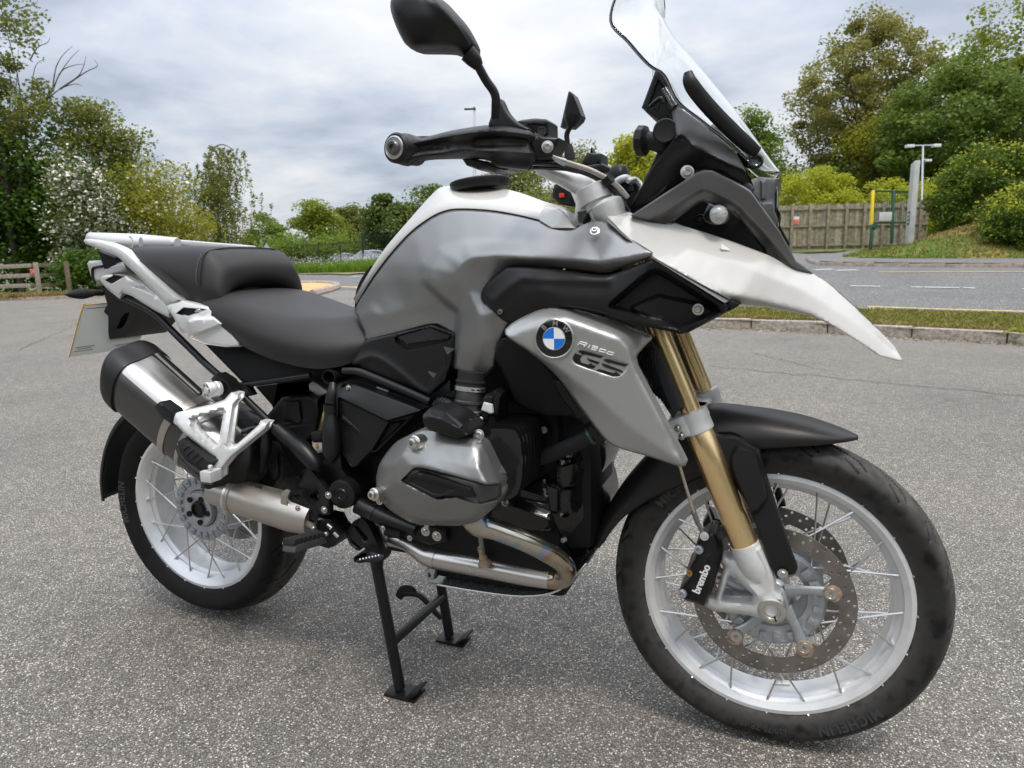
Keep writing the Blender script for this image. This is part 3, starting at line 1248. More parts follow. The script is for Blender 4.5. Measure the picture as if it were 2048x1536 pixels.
tree('thicket', 'dark hedge growing below the handlebar, beyond the tank', 'shrub', 1000, 395, 520, 420, 50, LF['olive'], leaf=0.22, n=8000, nclump=60, seed=41, crown_lo=0.0, trunk_r=.05, spread=.2)

# right-hand trees
tree('poplar_tree', 'very tall airy bronze-leaved tree with sky showing through, on the right', 'tree', 1715, 0, 470, 290, 48, LF['bronze'], leaf=0.22, n=21000, nclump=460, seed=50, crown_lo=0.16, trunk_r=.24, spread=.052, hollow=.2, twigs=60, shape=lambda t: 0.72 + 0.55 * math.sin(math.pi * min(1, t * 0.95)) ** 1.2 - .12)
tree('oak_tree', 'mid green tree just right of the windscreen edge', 'tree', 1500, 203, 470, 130, 58, LF['mid'], leaf=0.27, n=7000, nclump=60, seed=51, crown_lo=0.1)
tree('maple_tree', 'dark green maple with broad layered leaf masses at the right', 'tree', 1885, 95, 470, 300, 40, LF['maple'], leaf=0.25, n=13000, nclump=170, seed=52, crown_lo=0.06, trunk_r=.25, spread=.088)
tree('lime_tree', 'bright green tree in the top right corner behind the dark maple', 'tree', 2010, -40, 470, 300, 47, LF['bright'], leaf=0.27, n=10000, nclump=150, seed=53, crown_lo=0.12, trunk_r=.25, spread=.09)
tree('hazel_tree', 'small olive green tree in front of the tall airy one', 'tree', 1765, 195, 470, 180, 44, LF['gold'], leaf=0.2, n=8000, nclump=70, seed=54, crown_lo=0.08)
tree('woodland_edge', 'shaded thicket filling in under the right-hand trees', 'shrub', 1790, 290, 470, 560, 49, LF['dark'], leaf=0.26, n=11000, nclump=90, seed=58, crown_lo=0.0, trunk_r=.06, spread=.13)
tree('privet_shrub', 'yellow-green shrub spilling over the fence beside the headlamp', 'shrub', 1625, 328, 470, 190, 35, LF['lime'], leaf=0.14, n=9000, nclump=150, seed=55, crown_lo=0.0, trunk_r=.06, spread=.10)
tree('privet_shrub', 'yellow-green shrub over the fence behind the yellow-edged gate', 'shrub', 1790, 350, 470, 200, 34.5, LF['lime'], leaf=0.14, n=8000, nclump=150, seed=56, crown_lo=0.0, trunk_r=.06, spread=.10, extra=blossoms(120, .09, share_=.3))

# ---- grass bank on the right with its shrubs
bank_poly = [T(*q) for q in ((1683, 520), (1740, 521), (1850, 523), (2048, 522.5), (2420, 517))]
bank_poly += [TD(2500, 42), TD(2000, 42), TD(1800, 36), TD(1735, 30)]
BANK = np.array([p[:2] for p in bank_poly])


def bank_h(Q):
    Q = np.atleast_2d(Q)
    d = pdist(Q, BANK)
    v = Q - CAM[:2]
    r, s = v @ FH, v @ RH
    rise = np.clip((s / np.maximum(r, 1) - 0.44) / 0.16, 0, 1)
    return sstep(d / 5.5) * (0.5 + 0.9 * rise) * 0.95


tag(sheet('grass_bank', [tuple(p) for p in BANK], M_GRASS, 0.10, step=0.5, bump=lambda Q, d: bank_h(Q)), kind='structure')


def blades(name, P, h, m, lean=0.5, w=0.02, seed=3, label=None):
    rnd = np.random.default_rng(seed)
    n = len(P)
    a = rnd.uniform(0, 2 * math.pi, n)
    wv = np.stack([np.cos(a), np.sin(a), np.zeros(n)], 1) * (w * rnd.uniform(.6, 1.3, n))[:, None]
    hh = h * rnd.uniform(.45, 1.25, n)
    ln = rnd.normal(size=(n, 2)) * (lean * hh)[:, None]
    tip = P + np.column_stack([ln, hh])
    mid = P + np.column_stack([ln * .3, hh * .6])
    V = np.stack([P - wv, P + wv, mid + wv * .7, tip, mid - wv * .7], 1).reshape(-1, 3)
    k = np.arange(n)[:, None] * 5
    F = np.vstack([k + np.array([[0, 1, 2]]), k + np.array([[0, 2, 4]]), k + np.array([[4, 2, 3]])])
    return tag(mkq(name, V, F, m), kind='stuff')


def scatter(poly, n, seed):
    rnd = np.random.default_rng(seed)
    poly = np.asarray(poly)[:, :2]
    lo, hi = poly.min(0), poly.max(0)
    out = np.zeros((0, 2))
    while len(out) < n:
        q = rnd.uniform(lo, hi, (n * 2, 2))
        out = np.vstack([out, q[pin(q, poly)]])
    return out[:n]


Q = scatter(BANK, 42000, 5)
Q = Q[(Q - CAM[:2]) @ FH < 33]
zz = ground_h(Q[:, 0], Q[:, 1]) + 0.10 + bank_h(Q)
kk = np.random.default_rng(8).random(len(Q)) < .6
P3 = np.column_stack([Q, zz])
dry = (np.sin(Q[:, 0] * 1.1) + np.sin(Q[:, 1] * 0.9 + 1) + np.random.default_rng(2).normal(0, .6, len(Q))) > 0.1
blades('bank_grass', P3[~dry], 0.10, M_BLADE, w=.022, seed=11)
blades('bank_dry_grass', P3[dry], 0.09, M_DRY, lean=.9, w=.025, seed=12)
vp = [p[:2] for p in kr] + [T(*q)[:2] for q in ((2600, 690), (2300, 664), (2048, 647), (1880, 641), (1700, 634), (1560, 631), (1420, 630), (1250, 634), (1100, 640))]
vp = np.array(vp)
Q = scatter(vp, 26000, 6)
Q = Q[pdist(Q, np.array([p[:2] for p in kr]), False) > .15]
edge_d = pdist(Q, np.array([p[:2] for p in kr]), False)
fr = np.random.default_rng(4).random(len(Q))
isdry = ((edge_d < .34) & (fr < .8)) | (fr < .12)
P3 = np.column_stack([Q, ground_h(Q[:, 0], Q[:, 1]) + .11])
blades('verge_grass', P3[~isdry], 0.05, M_VERGE, w=.008, seed=13)
blades('verge_dry_grass', P3[isdry], 0.06, M_DRY, w=.008, lean=1.0, seed=14)
for px, py, n_, lab in ((1902, 676, 90, 'small weed with yellow-green leaves growing at the kerb foot near the beak tip'), (2040, 687, 60, 'small dark weed in the kerb joint at the frame edge')):
    rnd = np.random.default_rng(px)
    b0 = T(px, py) + np.array([-.02, -.03, 0.0])
    C = b0 + rnd.normal(size=(n_, 3)) * np.array([.09, .05, .05]) + np.array([0, 0, .07])
    C[:, 2] = np.abs(C[:, 2] - b0[2]) + b0[2]
    V, F = quads(C, .05 * rnd.uniform(.6, 1.4, n_), rnd)
    r_ = empty('kerb_weed', b0)
    tag(r_, lab, 'weed')
    mkq('foliage', V - b0, F, LF['bright'], r_)
    mb = MB()
    for k in range(7):
        mb.tube([np.zeros(3), (C[k] - b0) * .5 + [0, 0, .02], C[k] - b0], .003, 4, 2)
    mb.build('stem', M_LUSH, r_)

def new_tips(root, base, C, s, rnd, H):     # pale young shoots standing out of the upper left of the bush
    up = (C[:, 2] - base[2]) / H - 0.45 * ((C - base)[:, :2] @ RH) / H
    k = rnd.choice(len(C), 1500, p=np.clip(up - .25, .01, None) ** 1.5 / np.sum(np.clip(up - .25, .01, None) ** 1.5))
    d = rnd.normal(size=(1500, 3)) + np.array([0, 0, 1.1])
    d /= np.linalg.norm(d, axis=1)[:, None]
    P_ = C[k] + d * (s[k] * rnd.uniform(.6, 1.5, 1500))[:, None]
    V, F = quads(P_, .085 * rnd.uniform(.6, 1.3, 1500), rnd)
    mkq('new_shoots', V - base, F, LF['tips'], root)['kind'] = 'stuff'


tree('laurel_bush', 'large glossy laurel bush with pale new tips on the grass bank', 'bush', 1965, 285, 470, 230, 27, LF['laurel'], leaf=0.13, n=12000, nclump=230, seed=60, crown_lo=0.0, trunk_r=.07, spread=.095, hollow=.5, extra=new_tips)
tree('spirea_bush', 'rounded lime-tipped bush in front of the laurel at the right edge', 'bush', 2050, 375, 515, 205, 23.5, LF['laurel'], leaf=0.10, n=10000, nclump=170, seed=61, crown_lo=0.0, trunk_r=.05, spread=.11, hollow=.5, extra=new_tips)

# grit and crumbs swept against the kerb foot
rnd = np.random.default_rng(91)
kp = crom(np.array(kr), 40)
ii = rnd.integers(0, len(kp), 1500)
P3 = kp[ii] + np.column_stack([rnd.normal(0, .03, 1500), -np.abs(rnd.normal(0, .10, 1500)), np.zeros(1500)])
P3[:, 2] = ground_h(P3[:, 0], P3[:, 1]) + .006
V, F = quads(P3, .016 * rnd.uniform(.5, 1.9, 1500), rnd)
tag(mkq('gutter_grit', V, F, mat('grit_tan', (.42, .33, .22), .9, var=(30, .5))), kind='stuff')

# cow parsley and long grass before the parked cars
hp = [T(440, 552), T(560, 549), T(640, 547.8), T(700, 547), T(733, 546.6), T(762, 546)]
hp2 = [p + np.array([*FH, 0]) * 3.5 for p in hp[::-1]]
hpoly = np.array([p[:2] for p in hp + hp2])
Q = scatter(hpoly, 16000, 21)
P3 = np.column_stack([Q, ground_h(Q[:, 0], Q[:, 1])])
blades('long_roadside_grass', P3, 0.75, M_LUSH, lean=.25, w=.035, seed=22)
rnd = np.random.default_rng(23)
Q = scatter(hpoly, 210, 24)
pts = []
for q in Q:
    z = float(ground_h(*q)) + rnd.uniform(.55, 1.2)
    k = 12
    p = rnd.normal(size=(k, 3)) * np.array([.22, .22, .09]) + np.array([q[0], q[1], z])
    pts.append(p)
pts = np.vstack(pts)
V, F = quads(pts, .055 * rnd.uniform(.6, 1.3, len(pts)), rnd)
tag(mkq('cow_parsley_flowers', V, F, M_BLOSSOM), kind='stuff')
blades('kerb_edge_grass', np.column_stack([(q := scatter(np.array([p[:2] for p in kl] + [p[:2] + FH * 1.0 for p in kl[::-1]]), 5000, 31)), ground_h(q[:, 0], q[:, 1]) + .08]), 0.16, M_DRY, w=.02, seed=32)
tag(strip('grass_strip', [(-260, 606), (-60, 597.5), (60, 594.5), (200, 590), (330, 585)], 2.2, M_GRASS, 0.085), kind='structure')
tag(strip('grass_strip', [(440, 550.5), (560, 547.6), (640, 546.4), (700, 545.7), (762, 544.8)], 4.0, M_GRASS, 0.07), kind='structure')
strip('far_road_kerb', [(440, 554.2), (560, 551), (640, 549.7), (700, 548.8), (762, 547.8)], 0.45, M_KERB2, 0.09)
sheet('parking_ground', [tuple(p[:2]) for p in (TD(560, 58), TD(800, 52), TD(860, 62), TD(560, 75))], M_PAVE, 0.05, step=1.5)
strip('fence_foot_grass', [(1595, 507.5), (1650, 505.5), (1700, 504), (1750, 502.8)], 1.2, M_GRASS, 0.12)

# ---- unseen ring of trees, added to darken what the bodywork reflects
rnd = np.random.default_rng(77)
aa = rnd.uniform(rad(50), rad(310), 90000)           # angle from the view direction
hh_ = 9.5 + 1.8 * np.sin(aa * 5) + 1.4 * np.sin(aa * 13 + 1) + .9 * np.sin(aa * 31)
rr_ = 27 + 4 * np.sin(aa * 3 + 1) + rnd.normal(0, 1.3, len(aa)) + 1.2 * np.sin(aa * 37)
zz_ = hh_ * rnd.random(len(aa)) ** .8
cc_ = np.column_stack([CAM[0] + rr_ * (np.cos(aa) * FH[0] + np.sin(aa) * RH[0]), CAM[1] + rr_ * (np.cos(aa) * FH[1] + np.sin(aa) * RH[1]), zz_])
V, F = quads(cc_, .36 * rnd.uniform(.6, 1.3, len(aa)), rnd)
tag(mkq('unseen_woodland', V, F, LF['dark']), kind='stuff')

# ---- timber rail fence, left
M_OLDWOOD = mat('weathered_timber', (0.33, 0.29, 0.24), 0.9, var=(14, 0.35), bump=(40, .5, .005))
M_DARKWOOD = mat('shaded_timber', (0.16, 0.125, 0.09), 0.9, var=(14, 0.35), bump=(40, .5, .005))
fD = 25.5
fb = TD(0, fD)
fence = empty('rail_fence', fb)
tag(fence, 'grey timber three-rail fence at the left edge in front of the dark tree', 'fence')


def hrail(root, base, p, q, h, t, m, name='rail'):
    d = unit(q - p)
    Mx = np.array([d, unit(np.cross([0, 0, 1.0], d)), [0, 0, 1]])
    Mx[2] = np.cross(Mx[0], Mx[1])
    return MB().box((p + q) / 2 - base, np.linalg.norm(q - p) / 2, t / 2, h / 2, Mx, .008).build(name, m, root)


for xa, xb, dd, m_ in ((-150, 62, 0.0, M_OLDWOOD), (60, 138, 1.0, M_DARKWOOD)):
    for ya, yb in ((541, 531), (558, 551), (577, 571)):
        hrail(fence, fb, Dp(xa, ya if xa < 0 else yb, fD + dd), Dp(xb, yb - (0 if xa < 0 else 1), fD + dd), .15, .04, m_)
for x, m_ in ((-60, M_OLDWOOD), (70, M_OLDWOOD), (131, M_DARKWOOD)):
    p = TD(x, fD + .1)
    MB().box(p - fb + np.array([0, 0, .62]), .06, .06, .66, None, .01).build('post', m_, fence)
M_RED = mat('red_notice', (0.72, 0.12, 0.12), 0.5)
rs = empty('notice_sign', Dp(68, 543, fD - .08))
tag(rs, 'small red notice fixed to the timber rail fence', 'sign')
Bx = np.array([RH[0], RH[1], 0])
Mr = np.array([Bx, [FH[0], FH[1], 0], [0, 0, 1]])
MB().box((0, 0, 0), .15, .008, .10, Mr, .004).build('sign_plate', M_RED, rs)
for i, (a, b) in enumerate(((-.09, .06), (.08, .06), (-.09, -.06), (.08, -.06), (0, .0))):
    MB().box(Bx * a + np.array([0, 0, b]) - np.array([*FH, 0]) * .009, .02 if i < 4 else .06, .002, .012, Mr).build('sign_print', mat('pale_print', (.75, .5, .5), .6), rs)

# ---- close-boarded fence, right: every board, rail and post
M_BOARD = [mat('fence_board_%s' % k, c, 0.9, var=(7, 0.35), bump=(30, .5, .006)) for k, c in (('grey', (0.33, 0.29, 0.225)), ('brown', (0.27, 0.23, 0.165)), ('pale', (0.38, 0.34, 0.265)), ('green', (0.27, 0.255, 0.175)))]
cf0, cf1 = TD(1540, 31.5), TD(1850, 30.5)
cf = empty('board_fence', cf0)
tag(cf, 'tall weathered close-boarded wooden fence below the yellow-green shrubs', 'fence')
L_ = np.linalg.norm((cf1 - cf0)[:2])
dx = unit((cf1 - cf0)[:2])
nb = int(L_ / .135)
Mf = np.array([[dx[0], dx[1], 0], [-dx[1], dx[0], 0], [0, 0, 1]])
meshes = []
for i in range(nb):
    t = (i + .5) / nb
    p = cf0 + (cf1 - cf0) * t
    p[2] = float(ground_h(p[0], p[1]))
    hh = 2.0 + rng.uniform(-.025, .025)
    lap = 0.012 if i % 2 else 0.0
    MB().box(p - cf0 + np.array([-dx[1] * lap, dx[0] * lap, hh / 2 + .05]), .064, .009, hh / 2, Mf, .003).build('board', M_BOARD[int(rng.integers(0, 4))], cf, smooth=False)
nf = np.array([dx[1], -dx[0], 0])
if nf[:2] @ FH > 0:
    nf = -nf
for k in range(9):
    p = cf0 + (cf1 - cf0) * (k + .12) / 8.6
    p[2] = float(ground_h(p[0], p[1]))
    MB().box(p - cf0 + nf * .09 + np.array([0, 0, 1.04]), .055, .055, 1.06, Mf, .008).build('post', M_BOARD[1], cf)
for z in (.28, 1.12, 1.86):
    a, b = cf0 + np.array([0, 0, z]) + nf * .04, cf1 + np.array([0, 0, z]) + nf * .04
    n_ = 6
    for k in range(n_):
        hrail(cf, cf0, a + (b - a) * k / n_, a + (b - a) * (k + .99) / n_, .09, .05, M_BOARD[1])
ns = empty('notice_sign', cf0 + (cf1 - cf0) * .155 + nf * .06 + np.array([0, 0, 1.38]))
tag(ns, 'small red and white notice on the board fence', 'sign')
MB().box((0, 0, 0), .14, .006, .17, Mf, .002).build('sign_plate', mat('white_notice', (.75, .73, .7), .5), ns)
MB().box(nf * .008 + np.array([0, 0, -.05]), .125, .004, .105, Mf, .001).build('red_panel', mat('red_panel', (.75, .17, .14), .5), ns)

# ---- green gate with a yellow leading edge
M_GGREEN = mat('green_gate_paint', (0.012, 0.075, 0.045), 0.5)
M_GYEL = mat('yellow_gate_paint', (0.78, 0.56, 0.02), 0.5)
gD = 27.0
gb = TD(1742, gD)
gate = empty('green_gate', gb)
tag(gate, 'open dark green metal gate frame with a yellow post edge', 'gate')


def gp(x, y, d=gD):
    return Dp(x, y, d * 1.0) - gb


for n_, a, b, w, m_ in (('gate_post', (1741, 500), (1744, 448), .10, M_GGREEN), ('yellow_edge', (1742.5, 450), (1746, 381), .10, M_GYEL), ('gate_upright', (1783, 487), (1787, 383), .09, M_GGREEN),
                        ('top_bar', (1746, 382), (1830, 384), .07, M_GGREEN), ('middle_bar', (1744, 446), (1830, 445), .07, M_GGREEN), ('latch_box', (1745, 458), (1752, 449), .16, M_GGREEN)):
    p, q = gp(*a), gp(*b)
    d = unit(q - p)
    Mx = basis(d, [*FH, 0])
    MB().box((p + q) / 2, np.linalg.norm(q - p) / 2, w / 2, w / 2, Mx, .006).build(n_, m_, gate)
mb = MB()
for x in np.arange(1749, 1828, 4.2):
    mb.tube([gp(x, 446), gp(x + .4, 383)], .008, 4, 1)
o = mb.build('mesh_infill', M_GGREEN, gate)
o['kind'] = 'stuff'
pl = empty('gate_sign', Dp(1771, 433, gD - .1))
tag(pl, 'blank pale rectangular sign hung on the green gate', 'sign')
MB().box((0, 0, 0), .25, .012, .17, Mr, .004).build('sign_plate', mat('pale_sign', (.62, .64, .63), .5), pl)
MB().box(-np.array([*FH, 0]) * .013, .004, .003, .16, Mr).build('sign_seam', mat('sign_seam', (.4, .42, .42), .5), pl)

# ---- totem sign seen edge-on
tb_ = T(1816, 512) + np.array([0, 0, .1])
tD = float((tb_[:2] - CAM[:2]) @ FH)
tot = empty('totem_sign', tb_)
tag(tot, 'tall pale grey totem sign standing edge-on in the grass bank', 'sign')
e1 = unit(FH + RH * (0.585 - 0.13))      # the board runs away from the viewer
Mt = np.array([[e1[0], e1[1], 0], [-e1[1], e1[0], 0], [0, 0, 1]])
th = (512 - 340) * tD / FOC / 2
M_TOT = mat('totem_grey', (0.50, 0.50, 0.48), 0.5, var=(3, .12))
MB().box((0, 0, th), .62, .09, th, Mt, .02).build('sign_board', M_TOT, tot)
n2 = np.array([-e1[1], e1[0], 0])
if n2[:2] @ RH > 0:
    n2 = -n2
MB().box(n2 * .092 - np.array([*e1, 0]) * .1 + np.array([0, 0, th * .78]), .42, .004, .24, Mt).build('dark_panel', mat('totem_dark', (.06, .06, .06), .5), tot)
for k in range(3):
    MB().box(n2 * .097 - np.array([*e1, 0]) * .1 + np.array([0, 0, th * .78 + .13 - .13 * k]), .3, .003, .03, Mt).build('panel_line', mat('totem_print', (.6, .6, .6), .5), tot)
MB().box(n2 * .092 - np.array([*e1, 0]) * .05 + np.array([0, 0, th * 1.55]), .50, .004, .42, Mt).build('upper_panel', mat('totem_pale', (.56, .57, .58), .4), tot)
MB().box((0, 0, -.05), .70, .12, .10, Mt, .01).build('plinth', M_KERB2, tot)

# ---- lamp posts
M_GALV = mat('galvanised_steel', (0.48, 0.50, 0.53), 0.45, 0.35, var=(5, .15))
M_LAMPDK = mat('dark_lamp', (0.045, 0.047, 0.052), 0.5)


def lamp_right():
    D = 32.0
    b = TD(1838, D)
    b[2] = Dp(1838, 472, D)[2]
    r_ = empty('lamp_post', b)
    tag(r_, 'galvanised post with two floodlights and a small camera beside the totem sign', 'lamp post')
    top = Dp(1846, 291, D) - b
    tube('pole', [np.array([0, 0, -1.0]), np.zeros(3), top * .5, top], .046, M_GALV, r_, n=2)
    MB().box((0, 0, .30), .2, .2, .34, None, .03, taper=.7).build('base_box', M_GALV, r_)
    tube('cross_arm', [top + Bx * -.55, top, top + Bx * .58], .030, M_GALV, r_, n=1)
    for s in (-1, 1):
        MB().box(top + Bx * s * .62 + np.array([0, 0, -.02]), .17, .13, .07, Mr, .02).build('floodlight', mat('white_lamp', (.72, .74, .75), .4), r_)
    tube('camera_arm', [top * .84, top * .84 + Bx * .16], .03, M_GALV, r_, n=1)
    MB().box(top * .83 + Bx * .26, .14, .07, .055, Mr, .02).build('camera_housing', mat('white_lamp', (.72, .74, .75), .4), r_)


lamp_right()


def lamp_left():
    D = 40.0
    b = TD(948, D)
    r_ = empty('street_lamp', b)
    tag(r_, 'slim street lamp with a flat dark head behind the near handguard', 'street lamp')
    top = Dp(949, 219, D) - b
    tube('pole', [np.zeros(3), top * .5, top], [.10, .08, .055], M_GALV, r_, n=2)
    MB().box(top + Bx * -.26 + np.array([0, 0, .03]), .34, .13, .035, Mr, .02).build('lamp_head', M_LAMPDK, r_)
    MB().box(top + Bx * -.02 + np.array([0, 0, .1]), .04, .04, .05, Mr, .01).build('light_sensor', M_LAMPDK, r_)


lamp_left()


def warning():
    D = 50.0
    b = TD(534, D)
    r_ = empty('warning_sign', b)
    tag(r_, 'triangular road sign seen from its grey back, above the saddle', 'sign')
    tube('post', [np.zeros(3), Dp(533, 492, D) - b], .045, mat('sign_post', (.35, .30, .25), .7), r_, n=1)
    c = Dp(533, 496, D - .1) - b
    h = .34
    V = [c + Bx * -h * 1.0 + [0, 0, -h * .7], c + Bx * h + [0, 0, -h * .7], c + np.array([0, 0, h * 1.1])]
    V += [v + np.array([*FH, 0]) * .03 for v in V]
    mk('sign_plate', V, [(0, 1, 2), (5, 4, 3), (0, 3, 4, 1), (1, 4, 5, 2), (2, 5, 3, 0)], mat('sign_back', (.45, .45, .46), .6), r_, smooth=False)
    MB().box(c + [0, 0, -.1] - np.array([*FH, 0]) * .02, .2, .012, .03, Mr).build('sign_rail', M_GALV, r_)


warning()

# ---- black railings and the cars behind them
M_BLACKMET = mat('black_railing', (0.012, 0.012, 0.013), 0.5)
ra, rb = TD(560, 60), TD(727, 54)
rail = empty('metal_railing', ra)
tag(rail, 'black vertical-bar metal railing in front of the parked cars', 'railing')


def railing(a, b, h, root, base):
    n_ = max(2, int(np.linalg.norm(b - a) / 2.4))
    for k in range(n_ + 1):
        p = a + (b - a) * k / n_ - base
        MB().box(p + [0, 0, h / 2], .04, .04, h / 2 + .05, Mr, .005).build('post', M_BLACKMET, root)
    for z in (.2, h - .12):
        hrail(root, base, a + [0, 0, z], b + [0, 0, z], .05, .04, M_BLACKMET)
    mb = MB()
    m_ = int(np.linalg.norm(b - a) / .14)
    for k in range(m_):
        p = a + (b - a) * (k + .5) / m_ - base
        mb.tube([p + [0, 0, .05], p + [0, 0, h]], .012, 4, 1)
    o = mb.build('railing_bars', M_BLACKMET, root, smooth=False)
    o['kind'] = 'stuff'


railing(ra, rb, 2.3, rail, ra)
railing(rb, TD(860, 52), 2.6, rail, ra)
MB().box(rb - ra + [0, 0, 1.4], .07, .07, 1.45, Mr, .01).build('gate_post', M_BLACKMET, rail)


def car(pos, ang, label, paint, L=4.1):
    r_ = empty('parked_car', pos)
    r_.rotation_euler = (0, 0, ang)
    tag(r_, label, 'car', 'cars parked behind the railings')
    xs = [(-1.0, .55), (-.98, .85), (-.80, .98), (-.55, 1.40), (-.1, 1.47), (.2, 1.42), (.50, 1.02), (.88, .88), (.99, .68), (1.0, .42)]
    prof = [(x * L / 2, z) for x, z in xs] + [(.98 * L / 2, .25), (-.98 * L / 2, .25)]
    V, F = [], []
    n = len(prof)
    ws = [.62 if z > 1.3 else .80 if z > 1.0 else .86 for x, z in prof]
    for s in (-1, 1):
        V += [(x, s * w, z) for (x, z), w in zip(prof, ws)]
    F.append(tuple(range(n)))
    F.append(tuple(range(2 * n - 1, n - 1, -1)))
    for i in range(n):
        j = (i + 1) % n
        F.append((i, i + n, j + n, j))
    o = mk('body', V, F, paint, r_, angle=25)
    md = o.modifiers.new('round', 'BEVEL')
    md.width = .06
    md.segments = 2
    gl = mat('car_glass', (.03, .035, .04), .08, coat=.5)
    for s in (-1, 1):
        mk('side_window', [(-.72 * L / 2, s * .80, 1.02), (.40 * L / 2, s * .80, 1.04), (.17 * L / 2, s * .66, 1.36), (-.52 * L / 2, s * .66, 1.35)], [(0, 1, 2, 3)], gl, r_, smooth=False)
    mk('windscreen', [(.49 * L / 2 + .03, -.72, 1.06), (.49 * L / 2 + .03, .72, 1.06), (.22 * L / 2 + .03, .58, 1.40), (.22 * L / 2 + .03, -.58, 1.40)], [(0, 1, 2, 3)], gl, r_, smooth=False)
    mk('rear_window', [(-.79 * L / 2 - .03, -.68, 1.03), (-.79 * L / 2 - .03, .68, 1.03), (-.57 * L / 2 - .03, .56, 1.36), (-.57 * L / 2 - .03, -.56, 1.36)], [(0, 1, 2, 3)], gl, r_, smooth=False)
    for x in (-.62, .62):
        for s in (-1, 1):
            lathe('wheel', (x * L / 2, s * .70, .31), (0, s, 0), [(0, .31), (.17, .31), (.19, .27), (.18, .2), (.15, .05)], M_LAMPDK, r_, seg=18)
    for s in (-1, 1):
        MB().box((.93 * L / 2, s * .62, .72), .08, .16, .07, None, .02).build('headlight', mat('car_lamp', (.7, .72, .74), .15), r_)
    return r_


car(TD(622, 66) + [0, 0, .02], YAW + 2.7, 'white hatchback parked behind the tall roadside grass', mat('car_white', (.72, .73, .73), .25, coat=.6))
car(TD(693, 63) + [0, 0, .02], YAW + 0.4, 'silver car half hidden by white flowers, left of the railing gate', mat('car_silver', (.42, .45, .48), .3, .4, coat=.6), 4.3)
car(TD(752, 58) + [0, 0, .02], YAW + 0.1, 'pale blue-grey car parked behind the railing gate beside the tank', mat('car_blue', (.36, .40, .46), .3, .3, coat=.6), 4.3)
# =================================================================== the motorcycle: materials and wheels
CR.update({22: (1130, 660, 12.8), 23: (840, 720, 8.53333), 24: (120, 460, 5.90667), 25: (1340, 380, 6.82667)})
BIKE = empty('motorcycle', (0.75, 0, 0))
BIKE.location = (0, 0, 0)
tag(BIKE, 'grey and white adventure motorcycle standing on its centre stand', 'motorcycle')

P_RUB = mat('tyre_rubber', (0.0095, 0.009, 0.009), 0.60, spec=0.20, var=(22, 0.45), rvar=0.12, bump=(400, 0.15, 0.0005))


def dusty_tread():
    nt = P_RUB.node_tree
    b = nt.nodes['Principled BSDF']
    src = b.inputs['Base Color'].links[0].from_socket
    tc = nt.nodes.new('ShaderNodeTexCoord')
    sx = nt.nodes.new('ShaderNodeSeparateXYZ')
    nt.links.new(tc.outputs['Object'], sx.inputs[0])
    ab = nt.nodes.new('ShaderNodeMath')
    ab.operation = 'ABSOLUTE'
    nt.links.new(sx.outputs[1], ab.inputs[0])
    n = nt.nodes.new('ShaderNodeTexNoise')
    n.inputs['Scale'].default_value = 38
    n.inputs['Detail'].default_value = 7
    nt.links.new(tc.outputs['Object'], n.inputs['Vector'])
    ad = nt.nodes.new('ShaderNodeMath')
    ad.operation = 'MULTIPLY_ADD'
    nt.links.new(n.outputs[0], ad.inputs[0])
    ad.inputs[1].default_value = 0.045
    nt.links.new(ab.outputs[0], ad.inputs[2])
    f = ramp(nt, ad.outputs[0], [(0.0, (1, 1, 1)), (0.070, (1, 1, 1)), (0.088, (0, 0, 0)), (1.0, (0, 0, 0))])
    dust = ramp(nt, n.outputs[0], [(0.3, (.030, .029, .028)), (0.7, (.105, .098, .091))])
    mx = nt.nodes.new('ShaderNodeMix')
    mx.data_type = 'RGBA'
    nt.links.new(f, mx.inputs[0])
    nt.links.new(src, mx.inputs[6])
    nt.links.new(dust, mx.inputs[7])
    nt.links.new(mx.outputs[2], b.inputs['Base Color'])


dusty_tread()
P_RUBTXT = mat('tyre_lettering', (0.034, 0.034, 0.034), 0.5)
P_RIM = mat('rim_silver', (0.76, 0.76, 0.76), 0.36, 0.40, var=(40, 0.05), rvar=0.06)
P_HUB = mat('hub_cast_silver', (0.46, 0.48, 0.50), 0.38, 0.7, var=(60, 0.08), rvar=0.07)
P_SPOKE = mat('spoke_steel', (0.62, 0.61, 0.60), 0.28, 0.95)
P_DISC = mat('disc_steel', (0.225, 0.205, 0.185), 0.42, 0.75, var=(35, 0.2), rvar=0.1)
P_RUST = mat('rusty_steel', (0.40, 0.30, 0.22), 0.6, 0.4, var=(90, 0.45), rvar=0.1)
P_CAST = mat('cast_silver_paint', (0.70, 0.70, 0.69), 0.42, 0.35, var=(70, 0.06), bump=(500, 0.12, 0.0006))
P_BOLT = mat('bolt_steel', (0.62, 0.60, 0.56), 0.28, 0.95)
P_BLACK = mat('satin_black_paint', (0.008, 0.008, 0.0085), 0.38, spec=0.36, bump=(700, 0.1, 0.0004))
P_PLAST = mat('black_moulded_plastic', (0.0085, 0.008, 0.008), 0.44, spec=0.34, bump=(1500, 0.22, 0.0004), var=(8, 0.12))
P_FEND = mat('fender_matt_black', (0.012, 0.0105, 0.0105), 0.44, spec=0.42, bump=(1600, 0.12, 0.0003))
P_GLOSS = mat('gloss_black', (0.010, 0.010, 0.0105), 0.12, spec=0.5, rvar=0.04)
P_DEEP = mat('deep_black', (0.006, 0.006, 0.0065), 0.6, spec=0.3)  # one even near-black for hollows, gaps and inner parts
P_GOLD = mat('gold_anodised', (0.90, 0.66, 0.35), 0.27, 0.95, var=(4, 0.05), rvar=0.05)
P_ALU = mat('brushed_aluminium', (0.72, 0.72, 0.71), 0.28, 0.9, rvar=0.05)


